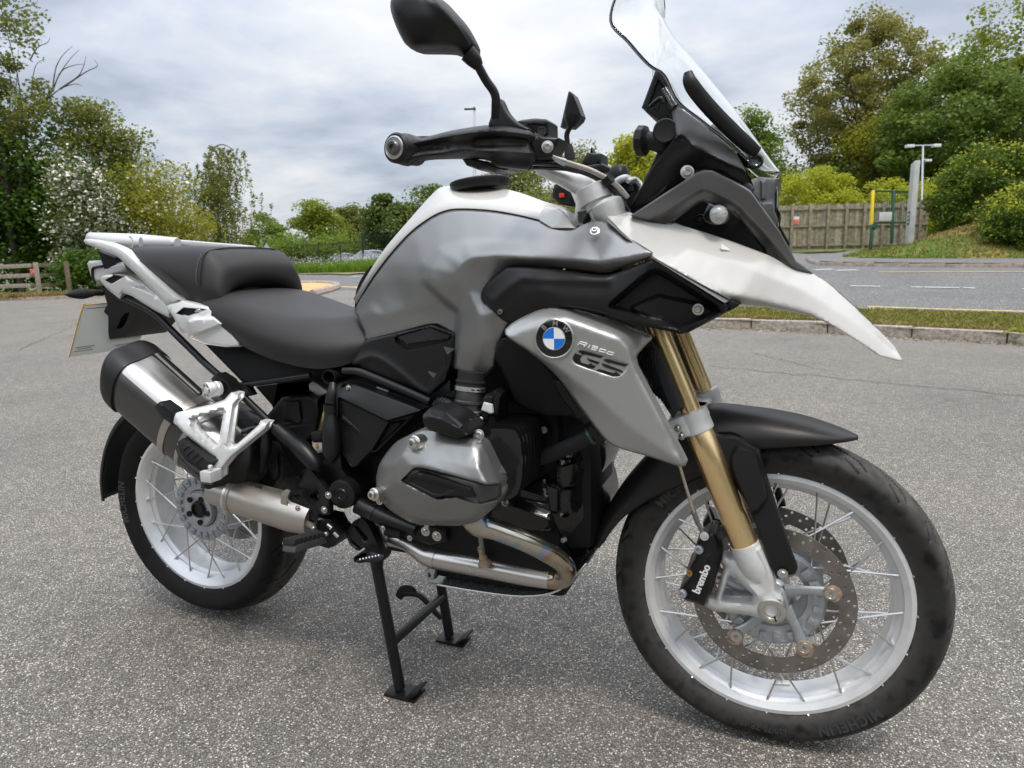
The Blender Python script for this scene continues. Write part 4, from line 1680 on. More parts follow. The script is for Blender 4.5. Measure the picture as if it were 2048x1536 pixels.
def torus_prof_resample(pts, step):
    P = np.array(pts, float)
    P = crom(P, 14)
    s = np.concatenate([[0], np.cumsum(np.linalg.norm(np.diff(P, axis=0), axis=1))])
    n = int(s[-1] / step)
    q = np.linspace(0, s[-1], n + 1)
    return np.column_stack([np.interp(q, s, P[:, 0]), np.interp(q, s, P[:, 1])])


def tyre_mesh(name, prof, N, R, parent, sipes, pitch, depth, step=0.0034):
    p = torus_prof_resample(prof, step)             # (r, y) from one bead to the other
    n = len(p)
    ds = np.concatenate([[0], np.cumsum(np.linalg.norm(np.diff(p, axis=0), axis=1))])
    w = ds - ds[-1] / 2                             # distance from the crown line
    a = np.linspace(0, 2 * math.pi, N, endpoint=False)
    s = a * R
    tan = np.gradient(p, axis=0)
    nrm = np.column_stack([tan[:, 1], -tan[:, 0]])
    nrm /= np.linalg.norm(nrm, axis=1)[:, None]
    if nrm[n // 2, 0] < 0:
        nrm = -nrm
    npit = round(2 * math.pi * R / pitch)
    pit = 2 * math.pi * R / npit
    S = (s % pit)[:, None] * np.ones(n)
    Wd = np.ones(N)[:, None] * w
    disp = np.zeros((N, n))
    for (s0, w0, s1, w1, wid) in sipes:
        for sg in (-1, 1):
            for k in (-2, -1, 0, 1):
                A0 = np.array([s0 + k * pit + (0.5 * pit if sg > 0 else 0), sg * w0])
                B0 = np.array([s1 + k * pit + (0.5 * pit if sg > 0 else 0), sg * w1])
                d = B0 - A0
                t = np.clip(((S - A0[0]) * d[0] + (Wd - A0[1]) * d[1]) / (d @ d), 0, 1)
                dist = np.hypot(S - A0[0] - t * d[0], Wd - A0[1] - t * d[1])
                disp = np.maximum(disp, np.clip((wid - dist) / 0.0016 + 0.5, 0, 1))
    rr = p[:, 0][None] - disp * depth * nrm[:, 0][None]
    yy = p[:, 1][None] - disp * depth * nrm[:, 1][None]
    V = np.stack([rr * np.sin(a)[:, None], yy + np.zeros((N, n)), rr * np.cos(a)[:, None]], -1).reshape(-1, 3)
    i, j = np.meshgrid(np.arange(N), np.arange(n - 1), indexing='ij')
    i2 = (i + 1) % N
    F = np.stack([i * n + j, i2 * n + j, i2 * n + j + 1, i * n + j + 1], -1).reshape(-1, 4)
    o = mkq(name, V, F, P_RUB, parent, smooth=True)
    o.data.materials.append(P_DEEP)
    df = (disp[i, j] + disp[i2, j] + disp[i2, j + 1] + disp[i, j + 1]) / 4
    o.data.polygons.foreach_set('material_index', (df.ravel() > .45).astype(np.int32))
    return o


def wheel_spin(prof, name, m, parent, seg=96, angle=30):
    # prof of (r, y), closed
    V, F = [], []
    n = len(prof)
    a = np.linspace(0, 2 * math.pi, seg, endpoint=False)
    for x in a:
        for r, y in prof:
            V.append((r * math.sin(x), y, r * math.cos(x)))
    for i in range(seg):
        for j in range(n):
            F.append((i * n + j, i * n + (j + 1) % n, ((i + 1) % seg) * n + (j + 1) % n, ((i + 1) % seg) * n + j))
    o = mk(name, V, F, m, parent, angle=angle)
    bm = bmesh.new()
    bm.from_mesh(o.data)
    bmesh.ops.recalc_face_normals(bm, faces=bm.faces)
    bm.to_mesh(o.data)
    bm.free()
    o.data.shade_smooth()
    o.data.set_sharp_from_angle(angle=rad(angle))
    return o


def pol(r, phi, y):                        # phi clockwise from the top, seen from the right-hand side
    return np.array([r * math.sin(phi), y, r * math.cos(phi)])


def spin_copy(src, phi, parent):
    c = share(src, None, parent)
    c.rotation_euler = (0, phi, 0)
    return c


def disc_rotor(name, r0, r1, y, thick, parent, bobbins, nrow=3, per=30, m=None, phase=0.0):
    n = 150
    ph = np.linspace(0, 2 * math.pi, n, endpoint=False)
    ri = np.full(n, r0)
    for b in bobbins:
        d = np.abs((ph - b + math.pi) % (2 * math.pi) - math.pi)
        ri = np.minimum(ri, r0 - 0.020 * np.clip(1 - (d / 0.20) ** 2, 0, 1) ** 0.7)
    outer = np.column_stack([r1 * np.sin(ph), r1 * np.cos(ph)])
    inner = np.column_stack([ri * np.sin(ph), ri * np.cos(ph)])
    holes = []
    for k in range(per):
        for j in range(nrow):
            q = phase + 2 * math.pi * (k + j * 0.31) / per
            rr = r0 + 0.006 + (r1 - r0 - 0.011) * (j / (nrow - 1))
            if j == 0 and k % 2:
                continue
            t = np.linspace(0, 2 * math.pi, 8, endpoint=False)
            holes.append(np.column_stack([rr * math.sin(q) + .0032 * np.cos(t), rr * math.cos(q) + .0032 * np.sin(t)]))
    P = np.vstack([outer, inner] + holes)
    E = []
    k0 = 0
    for L_ in [outer, inner] + holes:
        E += [(k0 + i, k0 + (i + 1) % len(L_)) for i in range(len(L_))]
        k0 += len(L_)
    vs, es, fs, *_ = delaunay_2d_cdt([Vector(p) for p in P], E, [], 1, 1e-6)
    Q = np.array([v[:] for v in vs])
    cen = np.array([Q[list(f)].mean(0) for f in fs])
    keep = ~pin(cen, inner)
    for h in holes:
        c = h.mean(0)
        keep &= np.linalg.norm(cen - c, axis=1) > .0026
    F = [list(f) for f, kk in zip(fs, keep) if kk]
    nV = len(Q)
    V = np.vstack([np.column_stack([Q[:, 0], np.full(nV, y - thick / 2), Q[:, 1]]), np.column_stack([Q[:, 0], np.full(nV, y + thick / 2), Q[:, 1]])])
    cnt = {}
    for f in F:
        for i in range(3):
            cnt[(f[i], f[(i + 1) % 3])] = 1
    rim = [e for e in cnt if (e[1], e[0]) not in cnt]
    FF = [tuple(f) for f in F] + [tuple(i + nV for i in f[::-1]) for f in F] + [(b, a, a + nV, b + nV) for a, b in rim]
    o = mk(name, V, FF, m or P_DISC, parent, smooth=False)
    return o


def arc_text(name, s, r, phi, y, size, m, parent, tilt=0.0, side=-1, **kw):    # lettering bent round the wheel
    V, F = text_mesh(s, size, 0.0005, **kw)
    a = phi + V[:, 0] / r
    rr = r + V[:, 1]
    return mk(name, np.column_stack([rr * np.sin(a), y - V[:, 2] + V[:, 1] * tilt, rr * np.cos(a)]), F, m, parent, smooth=False)


def rim_profile(R, w, bed):
    h = w
    half = [(R, -h), (R + .001, -h + .003), (R - .004, -h + .006), (R - .011, -h + .010), (R - .013, -h + .017), (bed + .004, -h * .42), (bed + .004, 0)]
    inner = [(bed - .002, 0), (bed - .002, -h * .46), (bed + .003, -h * .52), (bed + .006, -h * .60), (bed + .004, -h * .66), (bed + .010, -h * .76), (R - .019, -h * .88), (R - .008, -h - .001)]
    outer = half + [(r, -y) for r, y in half[::-1][1:]]
    inn = inner + [(r, -y) for r, y in inner[1:]][::-1]
    # closed loop: outside from -h to +h, then inside back
    inside = [(r, -y) for r, y in inner[::-1]] + inner[1:]
    return outer + inside


# ---------------- front wheel
STEER = rad(2.276)
ax_s = np.array([-math.sin(rad(25.5)), 0, math.cos(rad(25.5))])
piv = Vector((1.511 - .03, 0, .325))
Rm = Matrix.Rotation(STEER, 4, Vector(ax_s))
FW = empty('front_wheel', (0, 0, 0), BIKE)
FW.matrix_local = Matrix.Translation(piv) @ Rm @ Matrix.Translation(Vector((1.511, 0, .325)) - piv)
prof_f = [(.2515, -.041), (.262, -.050), (.275, -.057), (.290, -.0605), (.3005, -.0585), (.3125, -.046), (.3205, -.026), (.3245, 0)]
prof_f = prof_f + [(r, -y) for r, y in prof_f[::-1][1:]]
o = tyre_mesh('tyre', prof_f, 1150, .325, FW, [(.000, .008, .055, .028, .0027), (.055, .028, .072, .046, .0022), (.030, .040, .060, .060, .0019)], .092, .0045, step=.0023)
rimf = wheel_spin(rim_profile(.254, .046, .2225), 'rim', P_RIM, FW, 120)
# hub: barrel, flange rings and the bosses the spokes hook into
mb = MB()
mb.lathe((0, -.045, 0), (0, 1, 0), [(0, .030), (.004, .034), (.02, .036), (.045, .026), (.07, .036), (.086, .034), (.09, .030)], 28)
mb.build('hub', P_HUB, FW)
for sg in (-1, 1):
    wheel_spin([(.100, sg * .034), (.101, sg * .044), (.096, sg * .047), (.066, sg * .040), (.064, sg * .034)], 'hub_flange', P_HUB, FW, 80)
    mb = MB()
    for k in range(20):
        ph = 2 * math.pi * (k + .5) / 20
        M_ = np.array([[math.cos(ph), 0, -math.sin(ph)], [0, 1, 0], [math.sin(ph), 0, math.cos(ph)]])
        mb.box(pol(.086, ph, sg * .046), .0075, .006, .010, M_, .003)
        mb.lathe(pol(.086, ph, sg * .050), (0, sg, 0), [(0, .0042), (.004, .0042), (.004, .0022), (.001, .002)], 8)
    mb.build('spoke_bosses', P_HUB, FW)


def spokes(parent, rim_r, rim_y, hub_r, hub_y, n=20, lean=.62, m=P_SPOKE, R=.2545, h=.046):
    first = {}
    for sg in (-1, 1):
        for k in range(n):
            ph = 2 * math.pi * (k + (.5 if sg > 0 else 0)) / n
            s = 1 if k % 2 else -1
            key = (sg, s)
            if key not in first:
                mb = MB()
                a, b = pol(rim_r, 0, sg * rim_y), pol(hub_r, s * lean, sg * hub_y)
                mb.tube([a, b], .0021, 6, 1)
                d = unit(b - a)
                mb.tube([a - d * .004, a + d * .014], .0030, 6, 1)
                mb.lathe(pol(R, 0, sg * (h - .004)), (0, sg, .35), [(0, .0026), (.004, .0026), (.006, .0014)], 8)
                o = mb.build('spoke', m, parent)
                o.rotation_euler = (0, ph, 0)
                first[key] = o
            else:
                spin_copy(first[key], ph, parent)


spokes(FW, .236, .034, .086, .040)
bob = [rad(90 - 17) + 2 * math.pi * k / 5 for k in range(5)]
for sg in (-1, 1):
    disc_rotor('brake_disc', .1205, .1525, sg * .062, .0045, FW, bob, phase=.1)
    for b in bob:
        mb = MB()
        mb.lathe(pol(.1085, b, sg * .056), (0, sg, 0), [(0, .0125), (.010, .0125), (.0115, .0115), (.0115, .0085), (.0105, .008), (.0105, .004), (.0085, .0035)], 20)
        mb.build('disc_bobbin', P_BOLT, FW)
        MB().lathe(pol(.112, b, sg * .0605), (0, sg, 0), [(0, .017), (.0045, .017)], 14).build('bobbin_seat', P_RUST, FW)
    for b in bob:
        mb = MB()
        mb.tube([pol(.030, b - .30, sg * .046), pol(.070, b - .10, sg * .053), pol(.102, b, sg * .056)], [.015, .0095, .012], 12, 4, flat=.45, upv=np.cross(pol(1, b, 0), (0, 1, 0)))
        mb.build('carrier_arm', P_HUB, FW)
arc_text('tyre_brand', 'MICHELIN', .2835, rad(147), -.0597, .026, P_RUBTXT, FW, tilt=-.22, bold=.0008, spacing=1.12)
arc_text('tyre_size', '120/70 ZR 19', .2835, rad(181), -.0597, .015, P_RUBTXT, FW, tilt=-.22, spacing=1.1)
arc_text('tyre_brand', 'MICHELIN', .2835, rad(-40), -.0597, .026, P_RUBTXT, FW, tilt=-.22, bold=.0008, spacing=1.12)
mb = MB()
for k, c in enumerate((-.06, .035)):
    ph = math.pi - .115 + c * .9
    M_ = np.array([[math.cos(ph), 0, -math.sin(ph)], [0, 1, 0], [math.sin(ph), 0, math.cos(ph)]])
    mb.box(pol(.2195, ph, .012), .0085, .009, .0015, M_, .0005)
mb.build('balance_weights', P_BOLT, FW)

# ---------------- rear wheel
LIFT = .0106
RW = empty('rear_wheel', (0, 0, .318 + LIFT), BIKE)
prof_r = [(.2295, -.062), (.242, -.073), (.256, -.081), (.272, -.0855), (.284, -.081), (.297, -.066), (.3095, -.040), (.3165, -.014), (.318, 0)]
prof_r = prof_r + [(r, -y) for r, y in prof_r[::-1][1:]]
tyre_mesh('tyre', prof_r, 900, .318, RW, [(.000, .014, .055, .040, .0032), (.055, .040, .072, .068, .0027), (.034, .060, .066, .088, .0022)], .105, .0055, step=.003)
wheel_spin(rim_profile(.232, .066, .1985), 'rim', P_RIM, RW, 110)
mb = MB()
mb.lathe((0, -.050, 0), (0, 1, 0), [(0, .040), (.003, .052), (.02, .050), (.05, .035), (.09, .045), (.13, .06), (.15, .05)], 28)
mb.build('hub', P_HUB, RW)
for sg in (-1, 1):
    wheel_spin([(.094, sg * .036), (.095, sg * .046), (.090, sg * .050), (.055, sg * .045), (.050, sg * .038)], 'hub_flange', P_HUB, RW, 80)
    mb = MB()
    for k in range(20):
        ph = 2 * math.pi * (k + .5) / 20
        M_ = np.array([[math.cos(ph), 0, -math.sin(ph)], [0, 1, 0], [math.sin(ph), 0, math.cos(ph)]])
        mb.box(pol(.080, ph, sg * .049), .0075, .006, .010, M_, .003)
        mb.lathe(pol(.080, ph, sg * .053), (0, sg, 0), [(0, .0048), (.004, .0048), (.004, .0026), (.001, .002)], 8)
    mb.build('spoke_bosses', P_HUB, RW)
spokes(RW, .212, .050, .082, .046, R=.2325, h=.066)
MB().lathe((0, -.050, 0), (0, -1, 0), [(0, .050), (.008, .049), (.010, .044), (.006, .028), (.002, .022)], 30).build('hub_centre', P_HUB, RW)
for k in range(5):
    MB().lathe(pol(.037, 2 * math.pi * k / 5 + .5, -.0585), (0, -1, 0), [(0, .0085), (.004, .0085), (.005, .006), (.002, .004)], 12).build('wheel_bolt', P_BLACK, RW)
MB().lathe((0, -.052, 0), (0, -1, 0), [(0, .024), (.010, .023), (.012, .018), (.006, .016)], 24).build('hub_cap', P_BLACK, RW)
disc_rotor('brake_disc', .098, .138, .072, .005, RW, [2 * math.pi * k / 5 for k in range(5)], phase=.2)
arc_text('tyre_brand', 'MICHELIN', .266, rad(-90), -.0842, .026, P_RUBTXT, RW, tilt=-.30, bold=.0008, spacing=1.12)
# =================================================================== the motorcycle: bodywork, seats, rack
def metallic(name, base, rough, metal, flake=0.05, coat=0.0):
    return mat(name, base, rough, metal, coat=coat, var=(900, flake), rvar=0.03)


P_GREY = metallic('grey_metallic_matt', (0.29, 0.288, 0.285), 0.41, 0.78, 0.06)
P_DGREY = metallic('dark_grey_metallic_matt', (0.145, 0.143, 0.145), 0.42, 0.5, 0.10)
P_SHROUD = metallic('silver_metallic_matt', (0.42, 0.416, 0.40), 0.39, 0.75, 0.06)
P_WHITE = mat('light_white_paint', (0.53, 0.515, 0.485), 0.25, coat=0.5, var=(3, 0.01))
P_SEAT = mat('seat_vinyl', (0.025, 0.0228, 0.0228), 0.55, spec=0.4, bump=(1400, 0.25, 0.0005), var=(6, 0.08))
P_SEAT2 = mat('seat_vinyl_dark', (0.022, 0.021, 0.021), 0.55, spec=0.4, bump=(1400, 0.25, 0.0005))
P_THREAD = mat('seat_thread', (0.012, 0.012, 0.012), 0.7)
P_RACK = mat('silver_rack_paint', (0.66, 0.66, 0.65), 0.40, 0.35, var=(300, 0.03))
P_STEEL = mat('brushed_steel', (0.60, 0.575, 0.54), 0.30, 0.95, var=(3, 0.05), rvar=0.07)
P_SATIN = mat('satin_titanium', (0.50, 0.465, 0.42), 0.40, 0.9, var=(14, 0.05), rvar=0.05)
P_RUBBER = mat('black_rubber', (0.018, 0.018, 0.018), 0.7, spec=0.3)
P_CLEAR = mat('clear_plastic', (0.85, 0.87, 0.87), 0.05, trans=0.0)
P_RED = mat('red_switch', (0.55, 0.03, 0.02), 0.4)
P_AMBER = mat('amber_plastic', (0.75, 0.36, 0.03), 0.3)
P_MILK = mat('milky_reservoir', (0.66, 0.62, 0.50), 0.35)
P_WHITEL = mat('white_print', (0.75, 0.75, 0.74), 0.5)
P_BLUE = mat('badge_blue', (0.01, 0.16, 0.62), 0.25, coat=.4)
P_BADGEW = mat('badge_white', (0.80, 0.80, 0.80), 0.25, coat=.4)


def P(k, x, y, yd):
    return A(*K(k, x, y)[0], yd)


def C(k, *v):
    out = []
    for i in range(0, len(v), 3):
        q = K(k, v[i], v[i + 1])[0]
        out.append((q[0], q[1], v[i + 2]))
    return out


def path(k, *v):                           # triples x, y, depth -> points in space
    return np.array([P(k, v[i], v[i + 1], v[i + 2]) for i in range(0, len(v), 3)])


def bolt(k, x, y, yd, r=.006, axis=(0, -1, 0), m=None, h=.004, washer=True, parent=None, name='bolt'):
    p = P(k, x, y, yd)
    mb = MB()
    if washer:
        mb.lathe(p, axis, [(0, r * 1.55), (h * .3, r * 1.55), (h * .35, r * 1.4)], 20)
    mb.lathe(p, axis, [(0, r), (h, r), (h * 1.35, r * .82), (h * 1.35, r * .50), (h * .5, r * .42)], 18)
    return mb.build(name, m or P_BOLT, parent or BIKE)


# ---------------- seats
def seat_rows(spec):
    rows = []
    for x, half in spec:
        left = [(y, z) for y, z in half]                # from the near bottom edge up to the middle
        full = [(-y, z) for y, z in left] + [(y, z) for y, z in left[::-1][1:]]
        rows.append([(x if np.isscalar(x) else x, -abs(y) if i < len(left) else abs(y), z) for i, (y, z) in enumerate(full)])
    return np.array(rows)


sp = [(-.118, [(.085, 1.010), (.092, 1.030), (.080, 1.046), (.05, 1.050), (0, 1.051)]),
      (-.100, [(.110, .995), (.119, 1.022), (.104, 1.050), (.06, 1.058), (0, 1.059)]),
      (-.02, [(.128, .975), (.139, 1.012), (.122, 1.046), (.07, 1.057), (0, 1.058)]),
      (.08, [(.146, .948), (.156, .995), (.132, 1.042), (.08, 1.053), (0, 1.054)]),
      (.16, [(.154, .922), (.164, .975), (.138, 1.038), (.085, 1.050), (0, 1.051)]),
      (.205, [(.156, .910), (.164, .965), (.138, 1.032), (.085, 1.044), (0, 1.046)]),
      (.236, [(.150, .908), (.156, .955), (.130, 1.010), (.08, 1.022), (0, 1.026)]),
      (.252, [(.142, .908), (.146, .940), (.120, .985), (.075, .996), (0, 1.000)]),
      (.246, [(.132, .908), (.128, .926), (.104, .948), (.068, .962), (0, .970)]),
      (.205, [(.120, .908), (.110, .920), (.095, .930), (.06, .940), (0, .945)])]
ps = loft('passenger_seat', seat_rows(sp), P_SEAT, BIKE, nu=5, nv=5, angle=180)


def on_seat(pts, off=.0017):              # seam line as a fine cord
    return tube('seam', np.array(pts), off, P_THREAD, ps, seg=6, n=6)


on_seat([(.207, -.150, .930), (.207, -.1655, .965), (.206, -.157, 1.003), (.205, -.139, 1.0335), (.207, -.085, 1.0455), (.207, 0, 1.0475), (.207, .085, 1.0455), (.205, .139, 1.0335)])
on_seat([(-.095, -.1185, 1.030), (-.02, -.1385, 1.020), (.04, -.150, 1.003), (.10, -.160, .978), (.14, -.163, .950), (.165, -.158, .921)])

def stitches(pts, n_, name='stitching'):
    q = crom(np.array(pts), 20)
    s_ = np.concatenate([[0], np.cumsum(np.linalg.norm(np.diff(q, axis=0), axis=1))])
    mb = MB()
    for t in np.linspace(.02, .98, n_):
        a, b = (np.array([np.interp(s_[-1] * t + e, s_, q[:, i]) for i in range(3)]) for e in (-.0016, .0016))
        mb.tube([a, b], .0009, 5, 1)
    mb.build(name, mat('stitch_thread', (.10, .095, .095), .6), ps)['kind'] = 'stuff'


stitches([(.196, -.1505, .930), (.196, -.1665, .965), (.195, -.158, 1.003), (.194, -.140, 1.0345)], 34)
sr = [(.16, [(.150, .880), (.155, .905), (.13, .930), (.08, .938), (0, .940)]),
      (.215, [(.160, .862), (.170, .895), (.145, .931), (.09, .941), (0, .943)]),
      (.28, [(.168, .835), (.179, .878), (.152, .922), (.095, .933), (0, .934)]),
      (.36, [(.172, .802), (.184, .850), (.152, .900), (.09, .909), (0, .909)]),
      (.44, [(.172, .780), (.181, .832), (.142, .880), (.085, .889), (0, .889)]),
      (.52, [(.166, .768), (.172, .820), (.124, .872), (.072, .881), (0, .881)]),
      (.575, [(.150, .772), (.154, .818), (.103, .868), (.058, .884), (0, .888)]),
      (.615, [(.128, .785), (.130, .822), (.084, .866), (.046, .888), (0, .896)]),
      (.640, [(.110, .800), (.110, .828), (.070, .864), (.040, .888), (0, .900)])]
loft('rider_seat', seat_rows(sr), P_SEAT, BIKE, nu=5, nv=5, angle=180)
panel('seat_base', KC(1, 640, 430, 900, 520, 1010, 545, 1160, 760, 1560, 890, 1840, 870, 1800, 905, 1590, 965, 1190, 1005, 960, 770, 800, 640),
      C(1, 800, 560, -.125, 1200, 900, -.14, 1700, 900, -.12), P_DEEP, BIKE, thick=.2, edge=(4, .003), step=16)

# ---------------- tank: white centre cover and grey side panels
bnd = K(7, 28, 662, 112, 540, 202, 420, 302, 312, 402, 237, 480, 202, 560, 195, 700, 202, 830, 224, 936, 250, 1000, 288, 1095, 296)
sil = K(7, 26, 640, 88, 528, 165, 405, 250, 298, 335, 198, 400, 128, 462, 86, 600, 84, 792, 104, 952, 160, 1052, 196, 1108, 284)
yb = [-.076, -.088, -.098, -.104, -.107, -.109, -.109, -.109, -.109, -.109, -.111, -.114]
ys = [-.076, -.080, -.072, -.055, -.035, -.022, -.015, -.01, -.012, -.02, -.03, -.06]
rows = []
for b, s, y0, y1 in zip(bnd, sil, yb, ys):
    p0, p3 = A(*b, y0), A(*s, y1)
    pc = p3.copy()
    pc[1] = 0
    pc[2] += .006 * abs(y1) / .05
    p1 = p0 * .62 + p3 * .38 + np.array([0, -.006, .007])
    half = [p0 + np.array([0, .012, -.016]), p0, p1, p3, pc]
    rows.append(half + [q * np.array([1, -1, 1]) for q in half[::-1][1:]])
loft('tank_cover', rows, P_WHITE, BIKE, nu=5, nv=4, angle=180)
panel('tank_front_trim', K(7, 938, 246, 942, 215) + K(7, 958, 186, 1000, 186, 1045, 204) + KC(7, 1112, 288, 1000, 288), C(7, 940, 246, -.1195, 958, 186, -.092, 1045, 204, -.090, 1110, 286, -.116), P_WHITE, BIKE, thick=.02, edge=(2, .0015), step=8)
fc = A(*K(7, 645, 84)[0], 0)
axc = unit([-.10, 0, 1])
MB().lathe(fc - axc * .006, axc, [(0, .060), (.006, .064), (.016, .0665), (.019, .0655), (.021, .061), (.020, .046), (.0185, .040)], 48).build('filler_cap', P_PLAST, BIKE)
panel('tank_side_pad', K(7, 24, 690, 30, 600, 60, 530, 100, 475, 100, 500, 60, 590, 40, 690), C(7, 30, 600, .07), P_PLAST, BIKE, thick=.02, edge=(3, .002), step=10)

tank_o = K(7, 28, 680) + K(7, 110, 548, 200, 428, 300, 318, 400, 243, 480, 208, 560, 200, 700, 208, 830, 230) + KC(7, 935, 256) + K(7, 1000, 292, 1095, 300, 1140, 278, 1195, 256) + KC(7, 1240, 252, 1270, 262, 1498, 408, 1500, 430) \
    + K(7, 1350, 482, 1260, 508, 1180, 503, 980, 480, 830, 477) + KC(7, 770, 490) + K(7, 690, 560, 657, 620) + KC(7, 668, 655, 790, 752) + K(7, 765, 800, 722, 930) + KC(7, 712, 975, 662, 1030, 640, 1028, 515, 985, 506, 960, 520, 815) + K(7, 470, 785) + KC(7, 430, 765, 395, 766, 75, 850, 72, 800) + K(7, 35, 725)
tank_c = C(7, 28, 680, -.100, 110, 540, -.112, 200, 420, -.118, 300, 310, -.122, 400, 235, -.124, 480, 200, -.126, 560, 194, -.127, 700, 202, -.127, 830, 224, -.127, 935, 250, -.127, 1095, 292, -.140, 1240, 252, -.150,
           75, 850, -.150, 160, 700, -.150, 250, 800, -.158, 150, 600, -.140, 250, 500, -.150, 330, 400, -.152, 300, 650, -.166, 430, 765, -.172, 450, 690, -.174,
           480, 300, -.156, 620, 290, -.158, 800, 300, -.160, 1000, 340, -.180, 1180, 330, -.188, 420, 500, -.196, 600, 400, -.206, 800, 400, -.214, 1000, 420, -.228, 1200, 430, -.238, 1350, 400, -.240, 1498, 410, -.236, 1400, 340, -.212, 1300, 290, -.175,
           830, 477, -.226, 1000, 482, -.234, 1260, 506, -.240, 690, 560, -.218, 560, 560, -.208, 660, 700, -.214, 780, 755, -.226, 600, 850, -.212, 520, 985, -.200, 690, 1000, -.212)
raised = K(7, 352, 560) + K(7, 368, 500, 425, 410, 500, 350, 600, 330, 900, 345, 1120, 352, 1300, 300) + K(7, 1560, 300, 1560, 470, 1200, 540, 900, 500, 900, 1100, 480, 1100, 500, 950, 520, 800) + K(7, 530, 715, 430, 640)
crest = K(7, 560, 425, 640, 412, 760, 424, 900, 432, 1100, 436, 1230, 452, 1340, 442, 1498, 404)
upper = K(7, 150, 620, 250, 470, 330, 360, 430, 290, 560, 265, 800, 285, 1000, 318, 1180, 322)
Bt = C(7, 28, 682, -.096, 110, 545, -.108, 200, 424, -.113, 300, 315, -.116, 400, 240, -.118, 480, 205, -.119, 560, 197, -.119, 700, 205, -.119, 830, 227, -.119, 940, 254, -.120, 1095, 297, -.134, 1195, 257, -.146, 1255, 255, -.150)
Up = C(7, 55, 695, -.105, 160, 600, -.123, 250, 468, -.134, 335, 358, -.137, 440, 286, -.138, 560, 262, -.138, 700, 262, -.138, 850, 280, -.141, 1000, 312, -.154, 1180, 328, -.178, 1320, 330, -.205)
V2 = C(7, 525, 715, -.176, 440, 645, -.176, 352, 558, -.172, 366, 470, -.166, 440, 388, -.162, 560, 344, -.160, 700, 342, -.162, 880, 348, -.166, 1050, 350, -.180)
X2 = C(7, 548, 705, -.198, 465, 628, -.198, 385, 555, -.194, 398, 485, -.190, 465, 412, -.184, 570, 372, -.178, 700, 362, -.174, 880, 362, -.172)
W2 = C(7, 505, 560, -.214, 520, 510, -.218, 548, 460, -.220, 600, 425, -.222, 700, 418, -.224, 900, 430, -.232, 1100, 436, -.240, 1240, 450, -.245, 1350, 436, -.245, 1498, 405, -.238)
L2 = C(7, 668, 660, -.208, 657, 620, -.206, 690, 560, -.202, 770, 492, -.198, 830, 478, -.200, 980, 482, -.208, 1180, 504, -.219, 1260, 508, -.223, 1350, 482, -.226, 1500, 432, -.230)
Lr = C(7, 75, 850, -.128, 250, 808, -.148, 395, 766, -.162, 430, 764, -.166, 520, 815, -.174)
Lc = C(7, 50, 760, -.112, 120, 735, -.130, 185, 752, -.140, 300, 712, -.155, 440, 706, -.167, 525, 765, -.174)
Lk = C(7, 40, 735, -.108, 118, 705, -.129, 190, 722, -.143, 300, 685, -.159, 430, 676, -.171, 525, 735, -.177)
P1 = C(7, 526, 740, -.180, 518, 900, -.176, 508, 975, -.174)
P2_ = C(7, 548, 705, -.199, 537, 800, -.202, 527, 900, -.198, 520, 980, -.188)
P3_ = C(7, 580, 590, -.215, 640, 720, -.224, 652, 850, -.221, 645, 985, -.206)
P4_ = C(7, 668, 660, -.208, 720, 698, -.214, 790, 752, -.218)
P5_ = C(7, 770, 800, -.206, 722, 930, -.200, 712, 975, -.196, 662, 1030, -.192, 640, 1028, -.192, 515, 988, -.184)
tp = panel('tank_side_panel', tank_o, cage(Bt, Up, V2, X2, W2, L2, Lr, Lc, Lk, P1, P2_, P3_, P4_, P5_), P_GREY, BIKE, thick=.006, edge=(4, .004), step=7, angle=80, soft=10)
mirror(tp)
tube('tank_gap_line', [A(q[0] - .5, q[1] - 1.2, q[2] + .004) for q in Bt[:10]], .0019, P_DEEP, BIKE, seg=6, n=5)  # dark line drawn in for the shaded gap beside the cover
bolt(7, 1212, 303, -.196, .0058, axis=(.1, -.75, .6), parent=BIKE)

# black air-intake panel between tank and shroud
int_o = K(12, 22, 335, 60, 258) + KC(12, 195, 142) + K(12, 262, 134, 600, 155, 850, 192, 960, 198, 1060, 182) + KC(12, 1362, 68) + K(12, 1405, 82) + K(12, 1935, 415, 1958, 455, 1930, 497) + K(12, 1640, 650, 1580, 662, 1530, 650) + K(12, 1200, 580, 960, 500, 700, 455, 480, 480, 300, 570) + KC(12, 230, 582) + K(12, 150, 530, 40, 405)
int_c = C(12, 25, 335, -.222, 200, 145, -.224, 600, 160, -.232, 960, 205, -.238, 1362, 75, -.234, 1650, 240, -.232, 1950, 440, -.228, 1600, 655, -.228, 1200, 560, -.244, 960, 480, -.250, 480, 470, -.246, 230, 575, -.238, 120, 470, -.236, 500, 320, -.254, 800, 330, -.252, 300, 300, -.246, 1000, 330, -.248, 1500, 400, -.236)
rec = K(12, 1005, 440) + K(12, 1110, 330) + K(12, 1330, 155, 1400, 148, 1470, 175) + K(12, 1880, 440) + K(12, 1850, 520) + K(12, 1600, 632, 1530, 630) + K(12, 1100, 500)
sub = K(12, 1180, 470) + KC(12, 1400, 340) + K(12, 1760, 420, 1900, 520, 1600, 640) + KC(12, 1500, 622)
ip = panel('air_intake_cover', int_o, int_c, P_PLAST, BIKE, thick=.02, edge=(6, .006), step=8,
           feats=[f_recess(rec, .034, 13), f_recess(sub, -.012, 9), f_ridge(K(12, 110, 400, 300, 235, 420, 222, 1000, 240), 9, .006), f_ridge(K(12, 1345, 108, 1420, 115, 1920, 440), 9, .004)],
           lines=[(5, K(12, 1005, 440, 1110, 330, 1330, 155, 1400, 148, 1470, 175, 1880, 440)), (5, K(12, 300, 235, 420, 222, 1000, 240))])
mirror(ip)
bolt(12, 1718, 468, -.222, .0062, parent=BIKE)
